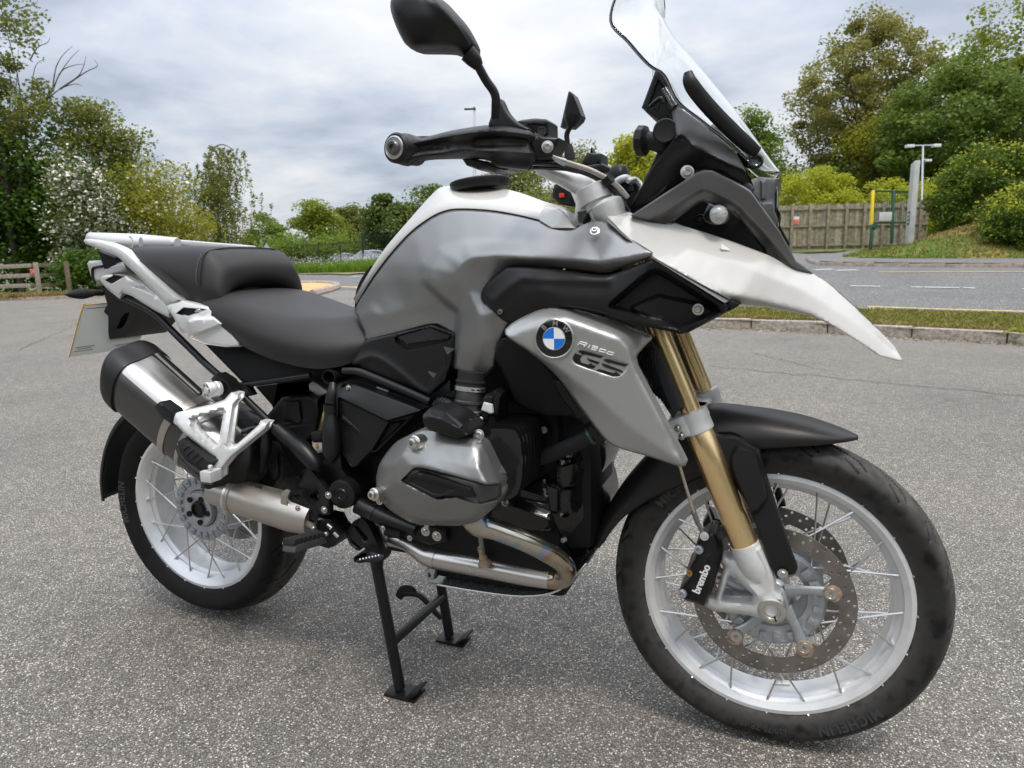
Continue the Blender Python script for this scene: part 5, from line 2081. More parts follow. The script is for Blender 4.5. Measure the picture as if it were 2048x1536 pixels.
bolt(12, 163, 487, -.240, .0052, m=P_DISC, washer=False, parent=BIKE)

# radiator shroud with badge and lettering
shr_o = K(7, 768, 815) + K(7, 790, 768, 880, 716, 985, 678, 1060, 678) + K(7, 1300, 745) + KC(7, 1490, 820, 1493, 838) + K(7, 1440, 895, 1418, 930, 1425, 965) + K(7, 1560, 1225) + K(7, 1672, 1440, 1662, 1466, 1635, 1470) + K(7, 1480, 1420, 1320, 1372, 1245, 1312) + K(7, 1150, 1190, 1040, 1040, 960, 960) + KC(7, 872, 890)
shr_c = C(7, 775, 815, -.286, 880, 720, -.282, 1000, 680, -.272, 1250, 740, -.256, 1490, 830, -.232, 872, 890, -.290, 1012, 835, -.291, 1250, 940, -.277, 1420, 950, -.252, 1550, 1220, -.244, 1650, 1450, -.230, 1320, 1370, -.258, 1100, 1110, -.272, 1250, 1150, -.270, 1400, 1300, -.262)
top_band = K(7, 700, 850) + K(7, 790, 812, 900, 770, 1000, 737, 1070, 737) + K(7, 1330, 835) + K(7, 1395, 890, 1440, 1000, 1570, 1250, 1680, 1480) + K(7, 1200, 1500, 700, 1000)
So = C(7, 768, 815, -.284, 790, 768, -.270, 880, 716, -.256, 985, 678, -.246, 1060, 678, -.240, 1300, 745, -.222, 1492, 822, -.200)
Sf = C(7, 1493, 838, -.200, 1440, 895, -.212, 1418, 935, -.216, 1428, 970, -.216, 1560, 1225, -.212, 1670, 1440, -.212)
Sb = C(7, 775, 822, -.290, 880, 778, -.288, 1000, 738, -.282, 1072, 738, -.278, 1325, 832, -.259, 1385, 895, -.250, 1430, 1000, -.245, 1560, 1252, -.237, 1655, 1450, -.224)
Sl = C(7, 780, 830, -.291, 900, 900, -.291, 1040, 985, -.283, 1200, 1105, -.274, 1400, 1280, -.258, 1640, 1445, -.236)
Se = C(7, 872, 890, -.282, 960, 960, -.270, 1040, 1040, -.262, 1150, 1190, -.254, 1245, 1312, -.250, 1320, 1372, -.248, 1480, 1420, -.240, 1635, 1470, -.228)
shr_f = cage(So, Sf, Sb, Sl, Se)
sp_ = panel('radiator_shroud', shr_o, shr_f, P_SHROUD, BIKE, thick=.006, edge=(4, .005), step=8, angle=80, soft=9,
            feats=[f_recess(K(22, 170, 700) + K(22, 250, 560, 380, 490, 520, 500) + KC(22, 1665, 860) + K(22, 1560, 1080, 1420, 1200, 1240, 1225) + K(22, 250, 890), .0013, 3)])
mirror(sp_)


def shroud_y(px, py, off):                 # depth of the flat of the shroud at a measuring-grid point
    return float(shr_f(np.array([[px, py]]))[0]) + off


def on_shroud(px, py, off=-.001):
    return A(px, py, shroud_y(px, py, off))


bc = K(7, 1012, 835)[0]
b0 = on_shroud(*bc)
ex = unit(on_shroud(bc[0] + 10, bc[1]) - on_shroud(bc[0] - 10, bc[1]))
ez = unit(on_shroud(bc[0], bc[1] - 10) - on_shroud(bc[0], bc[1] + 10))
nb_ = unit(np.cross(ex, ez))
if nb_[1] > 0:
    nb_ = -nb_
ez = np.cross(ex, nb_) * -1
if ez[2] < 0:
    ez = -ez
badge = MB().lathe(b0, nb_, [(0, .0350), (.002, .0350), (.0030, .0338), (.0024, .0322)], 56).build('roundel_rim', P_BOLT, BIKE)
MB().lathe(b0, nb_, [(0, .0325), (.0023, .0325), (.0030, .0300)], 48).build('roundel_black_ring', P_GLOSS, badge)
MB().lathe(b0, nb_, [(.002, .0202), (.0036, .0202), (.0038, .0196)], 40).build('roundel_inner_rim', P_BOLT, badge)
for q in range(4):
    a = np.linspace(q * math.pi / 2, (q + 1) * math.pi / 2, 13)
    V = [b0 + nb_ * .0040] + [b0 + nb_ * .0040 + .0190 * (math.cos(t) * ex + math.sin(t) * ez) for t in a]
    V += [v - nb_ * .001 for v in V]
    n = 14
    F = [tuple(range(n)), tuple(range(2 * n - 1, n - 1, -1))] + [(i, (i + 1) % n, (i + 1) % n + n, i + n) for i in range(n)]
    mk('roundel_quarter', V, F, P_BLUE if q % 2 else P_BADGEW, badge, smooth=False)
for ch, ang in (('B', 132), ('M', 85), ('W', 38)):
    t = rad(ang)
    c = b0 + nb_ * .0034 + .0263 * (math.cos(t) * ex + math.sin(t) * ez)
    lettering('roundel_letter', ch, c, math.sin(t) * ex - math.cos(t) * ez, math.cos(t) * ex + math.sin(t) * ez, .0125, P_BOLT, badge, .0004, bold=.0004)


def lay(name, k, pts, m, off=-.0016, thick=.0022, corner=True, parent=None, step=3):
    o = smooth_outline(KC(k, *pts) if corner else K(k, *pts), step)
    ctrl = [(q[0], q[1], shroud_y(q[0], q[1], off)) for q in o[::max(1, len(o) // 14)]]
    return panel(name, [(x, y, 1) for x, y in o], ctrl, m, parent or BIKE, thick=thick, edge=(0, 0), step=step * 2)


# the two large letters, cut as dark strokes in their sunk field
for pts in ((340, 550, 400, 525, 520, 545, 985, 682, 915, 722, 560, 635, 500, 630, 455, 640), (262, 605, 445, 655, 395, 715, 385, 760, 410, 830, 600, 890, 650, 850, 785, 935, 745, 975, 690, 988, 620, 980, 260, 840, 215, 780, 205, 715, 225, 650),
            (555, 705, 610, 735, 885, 825, 835, 882, 620, 800),
            (970, 765, 1030, 745, 1130, 755, 1620, 890, 1530, 940, 1180, 850, 1110, 855), (930, 840, 1090, 895, 1400, 1010, 1470, 1050, 1490, 1095, 1430, 1080, 1050, 965, 970, 915),
            (795, 1025, 880, 998, 1200, 1095, 1270, 1095, 1300, 1065, 1425, 1165, 1330, 1190, 1220, 1180, 870, 1060)):
    lay('model_letter_stroke', 22, pts, P_GLOSS, off=.0002, thick=.0016)
# the small model number above them, drawn as raised bright outlines


def stroke22(*v):
    pts = [on_shroud(*K(22, v[i], v[i + 1])[0], -.0022) for i in range(0, len(v), 2)]
    return pts


mb = MB()
for s in ((332, 378, 398, 300, 572, 346, 545, 392, 385, 348), (470, 372, 505, 430), (645, 382, 590, 458), (695, 402, 850, 450, 828, 482, 690, 447, 665, 486, 800, 524), (870, 535, 905, 485, 1050, 520, 1020, 575, 900, 550, 870, 535), (1070, 600, 1105, 550, 1250, 590, 1220, 640, 1100, 615, 1070, 600)):
    mb.tube(stroke22(*s), .00105, 5, 1)
mb.build('model_number', mat('bright_print', (.82, .81, .79), .35), BIKE)

# white beak
bk_o = KC(13, 105, 162) + K(13, 135, 148) + KC(13, 235, 130, 372, 195) + K(13, 440, 206, 480, 207) + KC(13, 512, 201) + K(13, 800, 290) + KC(13, 1060, 386) + K(13, 1120, 415, 1235, 485) + KC(13, 1345, 504) \
    + K(13, 1440, 566, 1560, 668, 1700, 805) + KC(13, 1838, 944, 1850, 966, 1888, 1033) + K(13, 1860, 1030) + KC(13, 1745, 1002) + K(13, 1600, 905, 1440, 808) + KC(13, 1320, 756, 1060, 706, 905, 692, 845, 662) + K(13, 600, 530, 380, 405, 230, 285)
bk_c = C(13, 105, 162, -.150, 235, 130, -.112, 370, 196, -.148, 380, 400, -.232, 240, 280, -.200, 600, 530, -.226, 845, 662, -.216, 905, 692, -.190, 1060, 706, -.165, 1320, 756, -.110, 1440, 808, -.092, 1745, 1002, -.062, 1888, 1033, -.042, 1838, 944, -.004,
         512, 201, -.160, 800, 290, -.140, 1060, 386, -.108, 1235, 485, -.060, 1345, 504, -.012, 1440, 566, -.006, 1560, 668, -.003, 1700, 805, -.002, 700, 420, -.192, 900, 540, -.184, 1000, 450, -.140, 1100, 640, -.146, 1250, 560, -.085, 1300, 680, -.108, 1450, 720, -.066, 1600, 840, -.054)
k_top = C(13, 110, 160, -.135, 235, 132, -.112, 372, 196, -.140, 480, 207, -.150, 640, 238, -.152, 860, 312, -.136, 1060, 387, -.108, 1240, 488, -.055, 1345, 505, -.010, 1450, 574, -.005, 1570, 677, -.003, 1710, 814, -.002, 1838, 945, -.004, 1888, 1033, -.042)
k_rid = C(13, 110, 160, -.135, 285, 245, -.168, 430, 308, -.190, 600, 352, -.196, 800, 420, -.186, 1000, 482, -.162, 1170, 552, -.126, 1300, 606, -.096, 1440, 694, -.074, 1580, 776, -.056, 1730, 884, -.042, 1850, 978, -.034, 1888, 1033, -.042)
k_low = C(13, 108, 166, -.150, 235, 290, -.204, 385, 408, -.236, 560, 505, -.232, 720, 590, -.226, 850, 640, -.220, 900, 640, -.212, 1060, 682, -.168, 1320, 750, -.112, 1445, 810, -.093, 1600, 906, -.077, 1745, 1000, -.061, 1888, 1033, -.042)
k_und = C(13, 850, 640, -.220, 858, 662, -.200, 905, 694, -.176, 1060, 708, -.140, 1320, 758, -.090)
bk = panel('beak', bk_o, cage(k_top, k_rid, k_low, k_und), P_WHITE, BIKE, thick=.005, edge=(3, .0025), step=8, angle=80, soft=8)
mirror(bk)
panel('beak_seam_trim', KC(13, 108, 172, 232, 295, 382, 415, 838, 668, 812, 680, 385, 418, 370, 385, 215, 290, 100, 185), C(13, 108, 172, -.150, 232, 290, -.204, 382, 410, -.236, 830, 668, -.222), P_GREY, BIKE, thick=.012, edge=(2, .002), step=8)
panel('beak_foot', KC(13, 825, 690, 850, 655, 905, 690, 860, 720, 820, 735), C(13, 850, 690, -.215), P_DEEP, BIKE, thick=.08, edge=(2, .002), step=8)
lay_tri = panel('beak_warning_tab', KC(13, 792, 322, 850, 362, 792, 355), C(13, 820, 345, -.1655, 792, 322, -.170, 850, 362, -.160), mat('beak_tab', (.86, .84, .80), .15, coat=.8), BIKE, thick=.001, edge=(0, 0), step=8)

# dark grey side arch round the headlamp
ar_o = KC(13, 240, 152) + KC(6, 590, 1372) + KC(6, 1000, 1105) + K(6, 1050, 1088, 1100, 1090) + K(6, 1310, 1195, 1360, 1235, 1400, 1290) + KC(25, 1500, 560, 1720, 975, 1950, 1135) + K(25, 1930, 1140) + KC(25, 1700, 1095, 1650, 1075, 1310, 890) \
    + K(25, 1230, 760) + K(25, 970, 410, 900, 345, 820, 300) + K(25, 500, 160, 440, 145, 390, 160) + KC(25, 30, 425) + KC(13, 495, 200, 380, 196)
ar_c = C(6, 600, 1365, -.150, 1050, 1090, -.192, 1310, 1195, -.168) + C(25, 1500, 560, -.110, 1720, 975, -.058, 1940, 1137, -.022, 1310, 890, -.085, 970, 410, -.140, 440, 145, -.178, 30, 425, -.150, 1050, 230, -.150, 1650, 1075, -.050)
arch_in = K(13, 330, 230) + K(6, 800, 1350) + K(6, 1000, 1215, 1080, 1205) + K(6, 1260, 1300, 1330, 1370) + K(25, 1350, 640, 1660, 1100) + K(13, 1100, 600, 600, 500)
ar = panel('side_fairing_arch', ar_o, ar_c, P_DGREY, BIKE, thick=.02, edge=(6, .006), step=8, feats=[f_recess(arch_in, .015, 12)], lines=[(5, K(6, 800, 1350, 1000, 1215, 1080, 1205, 1260, 1300, 1330, 1370)), (5, K(25, 1050, 230, 1350, 640, 1660, 1080))])
mirror(ar)
panel('headlamp_bucket', KC(25, 30, 430, 440, 150, 820, 300, 1000, 430, 1310, 890, 1000, 790, 100, 460), C(25, 500, 400, -.10), P_DEEP, BIKE, thick=.19, edge=(0, 0), step=18)
panel('fork_shroud_dark', KC(13, 230, 130, 400, 20, 600, -60, 640, -110, 400, -40, 130, 60, 100, 150), C(13, 300, 60, -.07), P_DEEP, BIKE, thick=.14, edge=(0, 0), step=18)

# front turn signal
ti = panel('turn_signal', K(25, 460, 330) + KC(25, 525, 180) + K(25, 640, 205, 800, 270, 818, 320, 800, 400, 730, 460, 600, 475) + K(25, 480, 430, 450, 380), C(25, 640, 340, -.128, 500, 250, -.124, 780, 320, -.124), mat('signal_mount_grey', (.16, .16, .155), .5), BIKE, thick=.01, edge=(6, .006), step=6)
pz = P(25, 520, 360, -.130)
q_ = P(25, 690, 330, -.165)
MB().lathe(pz, q_ - pz, [(0, .006), (.004, .010), (.018, .013), (.030, .0165), (.036, .0175)], 20).build('signal_body', P_PLAST, ti)
MB().lathe(pz + unit(q_ - pz) * .034, q_ - pz, [(0, .0172), (.006, .0160), (.012, .0125), (.015, .007), (.016, .002)], 20).build('signal_lens', mat('signal_clear_lens', (.40, .41, .41), .10, coat=.8, var=(260, .25)), ti)
MB().lathe(P(25, 420, 405, -.105), (0, -1, 0), [(0, .0095), (.010, .0095), (.012, .008), (.010, .006), (.012, .004), (.012, .002)], 20).build('trim_screw', P_PLAST, BIKE)

# headlamp
hl = MB()
hx = [AX(*K(6, x, y)[0], 1.462) for x, y in ((1355, 1145), (1400, 1130), (1525, 1140), (1500, 1200), (1500, 1330), (1515, 1400), (1480, 1470), (1400, 1330), (1360, 1230))]
hl_o = KC(6, 1352, 1150, 1398, 1132, 1535, 1142, 1515, 1185, 1498, 1235, 1500, 1345, 1520, 1400, 1500, 1470, 1440, 1380, 1395, 1285, 1362, 1240)
hlp = panel('headlamp_housing', hl_o, C(6, 1400, 1135, -.105, 1530, 1150, -.085, 1440, 1380, -.105, 1505, 1450, -.08), mat('headlamp_grey_plastic', (.075, .075, .077), .5), BIKE, thick=.19, edge=(4, .006), step=8,
            feats=[f_recess(KC(6, 1405, 1290, 1560, 1290, 1560, 1520, 1405, 1520), -.008, 5), f_recess(KC(6, 1410, 1150, 1450, 1150, 1450, 1280, 1410, 1280), -.006, 4)])
ph = panel('headlamp_glass', KC(6, 1500, 1240, 1516, 1180, 1524, 1250, 1520, 1340, 1530, 1400, 1525, 1470, 1505, 1440, 1506, 1340), C(6, 1510, 1300, -.060), mat('headlamp_glass', (.05, .06, .05), .05, coat=1.0), BIKE, thick=.12, edge=(2, .004), step=6)
panel('headlamp_edge_trim', KC(6, 1520, 1330, 1540, 1370, 1535, 1440, 1600, 1560, 1590, 1575, 1525, 1460), C(6, 1530, 1400, -.06, 1590, 1560, -.03), P_PLAST, BIKE, thick=.06, edge=(2, .003), step=8)

# black wing under the screen
wg_o = KC(6, 842, 718) + K(6, 870, 695, 892, 690) + KC(6, 1060, 806, 1150, 880, 1240, 960) + K(6, 1290, 1040, 1320, 1110) + KC(6, 1362, 1222) + KC(6, 1160, 1100, 1120, 1098, 1060, 1080, 985, 1085, 935, 1125) + KC(6, 600, 1345, 556, 1352) + K(6, 650, 1190, 740, 1040) + KC(6, 872, 868)
wg_c = C(6, 850, 715, -.118, 892, 690, -.112, 1060, 806, -.120, 1240, 960, -.128, 1362, 1222, -.135, 872, 868, -.188, 1000, 930, -.196, 1200, 1030, -.182, 1310, 1095, -.160, 1000, 1080, -.160, 740, 1040, -.150, 556, 1350, -.095, 900, 1120, -.150, 950, 780, -.150, 1150, 940, -.155)
cre = K(6, 872, 868, 900, 880, 1000, 935, 1200, 1030, 1330, 1120)
wg = panel('cockpit_side_cover', wg_o, wg_c, P_PLAST, BIKE, thick=.006, edge=(4, .004), step=8, feats=[f_ridge(cre, 14, .006), f_recess(K(6, 860, 880) + K(6, 1000, 945, 1200, 1040, 1340, 1130) + K(6, 1300, 1400, 500, 1400), .012, 8)], lines=[(4, cre)])
mirror(wg)
panel('lower_cockpit_trim', K(6, 1165, 1090) + KC(6, 1200, 1085) + K(6, 1300, 1130) + KC(6, 1360, 1190, 1360, 1225) + K(6, 1280, 1180), C(6, 1165, 1090, -.150, 1360, 1215, -.140), mat('trim_grey_plastic', (.06, .06, .062), .5), BIKE, thick=.01, edge=(3, .003), step=8)
bolt(6, 942, 1102, -.172, .0075, axis=(.3, -.9, .1), parent=BIKE)

# windscreen
E_ = [P(6, 1500, 1105, -.045), P(6, 1385, 1082, -.085), P(6, 1230, 930, -.130), P(6, 1040, 782, -.155), P(6, 880, 652, -.170), P(6, 792, 485, -.172), P(6, 690, 415, -.195), P(6, 560, 270, -.200), P(6, 447, 132, -.195), np.array([1.226, -.172, 1.455]), np.array([1.248, -.122, 1.489])]
Cn = [P(6, 1540, 1110, 0), P(6, 1480, 1035, 0), P(6, 1352, 855, 0), P(6, 1232, 690, 0), P(6, 1110, 540, 0), P(6, 990, 395, 0), P(6, 905, 300, 0), P(6, 850, 235, 0), P(6, 790, 130, 0), P(6, 735, 20, 0), np.array([1.264, 0, 1.502])]
rows = []
for e, c in zip(E_, Cn):
    m1 = e * .5 + c * .5 + (c - e) * np.array([.16, 0, .0])
    q1 = e * .78 + c * .22 + (c - e) * np.array([.10, 0, 0])
    half = [e, q1, m1, c]
    rows.append(half + [q * np.array([1, -1, 1]) for q in half[::-1][1:]])
M_GLS = bpy.data.materials.new('windscreen_acrylic')
M_GLS.use_nodes = True
_nt = M_GLS.node_tree
_b = _nt.nodes['Principled BSDF']
_b.inputs['Base Color'].default_value = (.97, .98, .98, 1)
_b.inputs['Roughness'].default_value = .02
_b.inputs['IOR'].default_value = 1.25
_b.inputs['Transmission Weight'].default_value = 1.0
ws = loft('windscreen', rows, M_GLS, BIKE, nu=5, nv=6, angle=180)
md = ws.modifiers.new('thickness', 'SOLIDIFY')
md.thickness = .0035
md.offset = 0
edgep = [r[0] for r in rows] + [r[k] for k in range(1, 7) for r in rows[-1:]] + [r[-1] for r in rows[::-1]]
tube('screen_edge', crom(np.array(edgep), 5), .0010, mat('screen_edge_dark', (.16, .17, .18), .2), ws, seg=6, n=1)
tube('screen_trim', [P(6, 948, 462, -.158), P(6, 965, 535, -.160), P(6, 1050, 650, -.150), P(6, 1200, 810, -.135), P(6, 1330, 930, -.122), P(6, 1395, 975, -.115)], [.005, .0085, .009, .009, .0085, .006], P_PLAST, BIKE, seg=10, n=6, flat=1.5)
tube('screen_mount', [P(6, 1270, 960, -.09), P(6, 1330, 1020, -.08), P(6, 1390, 1060, -.07)], [.012, .014, .008], P_PLAST, BIKE)
mb = MB()
mb.lathe(P(6, 1375, 1035, -.085), (0.3, -1, .2), [(0, .014), (.006, .014), (.008, .010), (.006, .006)], 18)
mb.build('screen_fixing', P_GLOSS, BIKE)
tube('screen_fixing_arm', [P(6, 1095, 815, -.11), P(6, 1130, 855, -.10), P(6, 1160, 890, -.09)], .006, P_BLACK, BIKE)

# navigation cradle, knobs
cradle = panel('navigation_cradle', KC(6, 650, 690, 742, 442, 775, 450, 850, 592, 868, 690, 800, 790, 770, 785, 745, 765, 680, 720, 672, 700), C(6, 650, 690, -.055, 745, 445, -.055, 800, 750, -.055), P_PLAST, BIKE, thick=.11, edge=(4, .004), step=8,
               feats=[f_recess(KC(6, 690, 680, 755, 500, 800, 560, 760, 720), .006, 3)])
for a, b in (((785, 575), (850, 690)), ((800, 570), (868, 680))):
    tube('cradle_rod', [P(6, *a, -.085), P(6, *b, -.095)], .0052, mat('black_chrome', (.05, .05, .05), .15, .8), BIKE)
tube('cradle_clip', [P(6, 705, 685, -.09), P(6, 740, 650, -.095), P(6, 775, 630, -.095), P(6, 790, 660, -.095)], .004, P_BLACK, BIKE)
tube('adjuster_knob_stem', [P(6, 650, 905, -.14), P(6, 740, 905, -.145), P(6, 840, 940, -.13)], [.014, .017, .019], P_PLAST, BIKE, seg=18)
MB().lathe(P(6, 690, 900, -.145), P(6, 600, 905, -.14) - P(6, 690, 900, -.145), [(0, .016), (.004, .026), (.016, .027), (.020, .022)], 10).build('adjuster_knob', P_PLAST, BIKE, angle=25)
MB().lathe(P(6, 802, 845, -.150), (.15, -1, .05), [(0, .021), (.010, .021), (.012, .019), (.011, .012)], 32).build('power_socket_cap', P_PLAST, BIKE)
tube('cradle_arm', [P(6, 790, 960, -.10), P(6, 730, 1090, -.08), P(6, 690, 1160, -.07)], .009, P_BLACK, BIKE)

# ---------------- rack, tail, plate
rk_o = KC(24, 278, 130) + K(24, 300, 100) + KC(24, 350, 85) + K(24, 520, 135, 680, 195, 790, 260, 900, 360) + K(24, 1120, 560) + KC(24, 1440, 830) + KC(24, 1330, 875, 1262, 890) + K(24, 1180, 800) + K(24, 960, 580, 800, 430, 700, 330, 620, 285) + K(24, 440, 215, 300, 160)
rk = panel('grab_rail', rk_o, C(24, 280, 130, -.105, 350, 85, -.100, 680, 200, -.140, 900, 370, -.160, 1120, 570, -.168, 1330, 850, -.170, 620, 285, -.138), P_RACK, BIKE, thick=.022, edge=(6, .010), step=7)
mirror(rk)
dk = []
for x, w, z in ((-.275, .10, 1.090), (-.22, .105, 1.090), (-.12, .10, 1.079), (.02, .085, 1.066), (.12, .075, 1.058)):
    dk.append([(x, -w, z - .008), (x, -w, z), (x, -w * .4, z + .003), (x, w * .4, z + .003), (x, w, z), (x, w, z - .008)])
cr_deck = [(-.285, .055), (-.255, .095), (-.20, .105), (-.13, .098), (-.125, .05)]
mb = MB()
ZR = lambda x: 1.082 - (x + .25) * .10
for s in (-1, 1):
    mb.tube([(-.10, s * .06, ZR(-.10)), (-.18, s * .085, ZR(-.18)), (-.25, s * .088, ZR(-.25)), (-.285, s * .055, ZR(-.285)), (-.292, 0, ZR(-.29))], .011, 10, 5, flat=1.5)
mb.tube([(-.12, -.075, ZR(-.12)), (-.12, 0, ZR(-.12)), (-.12, .075, ZR(-.12))], .011, 10, 3, flat=1.6)
mb.tube([(-.215, -.09, ZR(-.215)), (-.215, .09, ZR(-.215))], .008, 10, 1, flat=1.6)
mb.build('luggage_rack', P_RACK, BIKE)
MB().box((-.03, .10, 1.062), .16, .018, .008, np.array([[.995, 0, -.09], [0, 1, 0], [.09, 0, .995]]), .004).build('rack_side_plate', P_RACK, BIKE)
panel('rack_rubber', KC(24, 500, 108, 545, 95, 700, 145, 655, 152), C(24, 600, 125, -.070), P_DEEP, BIKE, thick=.05, edge=(0, 0), step=9)
panel('rack_bracket', KC(24, 440, 235, 560, 285, 645, 325, 662, 465, 575, 475, 520, 455, 480, 340), C(24, 550, 380, -.085), P_BLACK, BIKE, thick=.15, edge=(2, .003), step=9)
panel('rear_lamp_body', K(24, 322, 395) + KC(24, 345, 365, 490, 355, 520, 430, 780, 365, 790, 430, 780, 500, 640, 520) + KC(24, 480, 600, 440, 660, 385, 615, 370, 480), C(24, 400, 480, -.085, 700, 450, -.085), P_RACK, BIKE, thick=.16, edge=(6, .008), step=8)
panel('rear_lamp_lens', K(24, 322, 400) + KC(24, 350, 425, 375, 455, 392, 600, 425, 660, 385, 615, 345, 470), C(24, 350, 500, -.075), mat('rear_lamp_lens_clear', (.70, .68, .64), .15, coat=.6), BIKE, thick=.13, edge=(3, .003), step=8)
tube('lamp_seal', path(24, 500, 428, -.087, 420, 440, -.087, 385, 465, -.087, 388, 560, -.087, 420, 650, -.087), .0035, P_BLACK, BIKE, seg=8)
tail_o = K(24, 470, 580) + K(24, 500, 540, 620, 525) + KC(24, 780, 540, 840, 580) + KC(24, 1000, 640, 1170, 790, 1262, 888) + KC(24, 1300, 985, 1290, 1035) + KC(24, 1120, 950, 850, 780, 735, 740, 705, 812) + K(24, 560, 700)
tl = panel('tail_side_panel', tail_o, C(24, 500, 600, -.125, 700, 700, -.135, 1000, 750, -.155, 1290, 950, -.168, 800, 560, -.140), P_RACK, BIKE, thick=.012, edge=(5, .005), step=7,
           feats=[f_recess(KC(24, 520, 590, 640, 530, 790, 545, 610, 645), .022, 3), f_recess(KC(24, 840, 665, 1000, 655, 1190, 820), .006, 3)])
mirror(tl)
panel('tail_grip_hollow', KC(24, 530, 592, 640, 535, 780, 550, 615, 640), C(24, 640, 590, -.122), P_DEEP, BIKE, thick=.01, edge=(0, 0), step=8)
bolt(24, 775, 560, -.128, .006, axis=(0, -.5, .85), parent=BIKE)
fr_o = KC(24, 1262, 890) + K(24, 1340, 850) + KC(24, 1440, 825, 1760, 905, 1772, 930) + KC(1, 1010, 560, 1060, 620) + KC(1, 1165, 755, 1165, 780, 1090, 782) + KC(1, 960, 765, 860, 725, 800, 680) + K(1, 760, 600) + KC(24, 1290, 960)
ft = panel('seat_side_bracket', fr_o, C(24, 1270, 900, -.170, 1440, 830, -.165) + C(1, 1010, 570, -.172, 860, 720, -.180, 1160, 770, -.176, 850, 600, -.186), P_RACK, BIKE, thick=.014, edge=(5, .005), step=7,
           feats=[f_recess(KC(1, 770, 575, 820, 535, 970, 548, 840, 600), .022, 3), f_recess(KC(1, 860, 730, 840, 620, 880, 600, 1010, 590, 1080, 640, 960, 690), -.008, 6)])
mirror(ft)
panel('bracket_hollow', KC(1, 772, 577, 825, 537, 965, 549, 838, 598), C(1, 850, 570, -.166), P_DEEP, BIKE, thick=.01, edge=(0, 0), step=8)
bolt(1, 918, 555, -.170, .007, axis=(0, -.4, .9), parent=BIKE)
panel('tail_under_cover', KC(24, 500, 690, 560, 680, 720, 770, 735, 745, 860, 790, 1120, 950, 1290, 1040, 1180, 960, 1020, 955, 980, 990, 770, 1270, 570, 1290, 570, 1020, 515, 965, 560, 880), C(24, 700, 900, -.075, 1200, 980, -.12, 540, 750, -.08), P_DEEP, BIKE, thick=.14, edge=(3, .003), step=12,
      holes=[KC(24, 665, 1165, 720, 1040, 760, 985, 825, 968, 780, 1090, 720, 1165)])
pl_q = [A(*K(24, 320, 885)[0], -.100), A(*K(24, 152, 1492)[0], -.100)]
axd = unit(pl_q[1] - pl_q[0])
Lp = np.linalg.norm(pl_q[1] - pl_q[0])
Mp = np.array([np.array([0, 1.0, 0]), np.cross(axd, [0, 1.0, 0]), axd])
pc_ = (pl_q[0] + pl_q[1]) / 2 + np.array([0, .10, 0])
M_PLATE = leaf_mat('plate_acrylic', (.74, .75, .71), (.78, .78, .75), 3.0, .5)
npl = MB().box(pc_, .111, .0016, Lp / 2, Mp, .0015).build('number_plate', M_PLATE, BIKE)
ed = [pc_ + Mp[0] * a + Mp[2] * b for a, b in ((-.111, Lp / 2), (-.1115, Lp / 2 - .02), (-.111, -Lp / 2 + .01), (-.111, -Lp / 2 + .012))]
mb = MB()
mb.tube([pc_ + Mp[0] * .0 - Mp[2] * Lp / 2, pc_ - Mp[0] * .096 - Mp[2] * Lp / 2, pc_ - Mp[0] * .111 - Mp[2] * (Lp / 2 - .012), pc_ - Mp[0] * .111 + Mp[2] * Lp / 2], .0016, 6, 5)
mb.build('plate_yellow_edge', mat('plate_yellow', (.72, .42, .05), .4), npl)
nrm_p = Mp[1] if Mp[1][0] > 0 else -Mp[1]
mb = MB()
for dz, w in ((.055, .03), (.061, .022), (.068, .028), (-.074, .03)):
    mb.box(pc_ - Mp[0] * .072 + Mp[2] * dz + nrm_p * .0019, w, .0002, .0012, Mp)
    mb.box(pc_ + Mp[0] * .055 + Mp[2] * (dz + .01) + nrm_p * .0019, w, .0002, .0012, Mp)
mb.build('plate_maker_print', mat('plate_print', (.25, .26, .26), .6), npl)
# rear turn signal
ia, ib = P(24, 50, 765, -.235), P(24, 500, 740, -.115)
L_i = np.linalg.norm(ib - ia)
pr = []
for t in np.linspace(0, .72, 37):
    r0 = .0105 * math.sin(min(1, t / .5) * math.pi / 2) ** .8 if t < .5 else .0105 - .004 * (t - .5) / .22
    pr.append((t * L_i, max(.0006, r0 * 1.25 + (.0009 if int(t * 52) % 2 else -.0006) * (t > .06))))
pr += [(.74 * L_i, .0075), (L_i, .0085)]
MB().lathe(ia, ib - ia, pr, 20).build('rear_turn_signal', P_RUBBER, BIKE, angle=60)
bolt(24, 503, 733, -.118, .006, parent=BIKE, m=P_BLACK)
# =================================================================== the motorcycle: fork, brakes, engine, exhaust, stand, controls
def pp(name, k, outline, ctrl, m, thick=.01, edge=(3, .003), step=8, parent=None, sm=False, **kw):
    o = K(k, *outline) if sm else KC(k, *outline)
    return panel(name, o, C(k, *ctrl), m, parent or BIKE, thick=thick, edge=edge, step=step, **kw)


def tb(name, k, pts, r, m, parent=None, **kw):
    return tube(name, path(k, *pts), r, m, parent or BIKE, **kw)


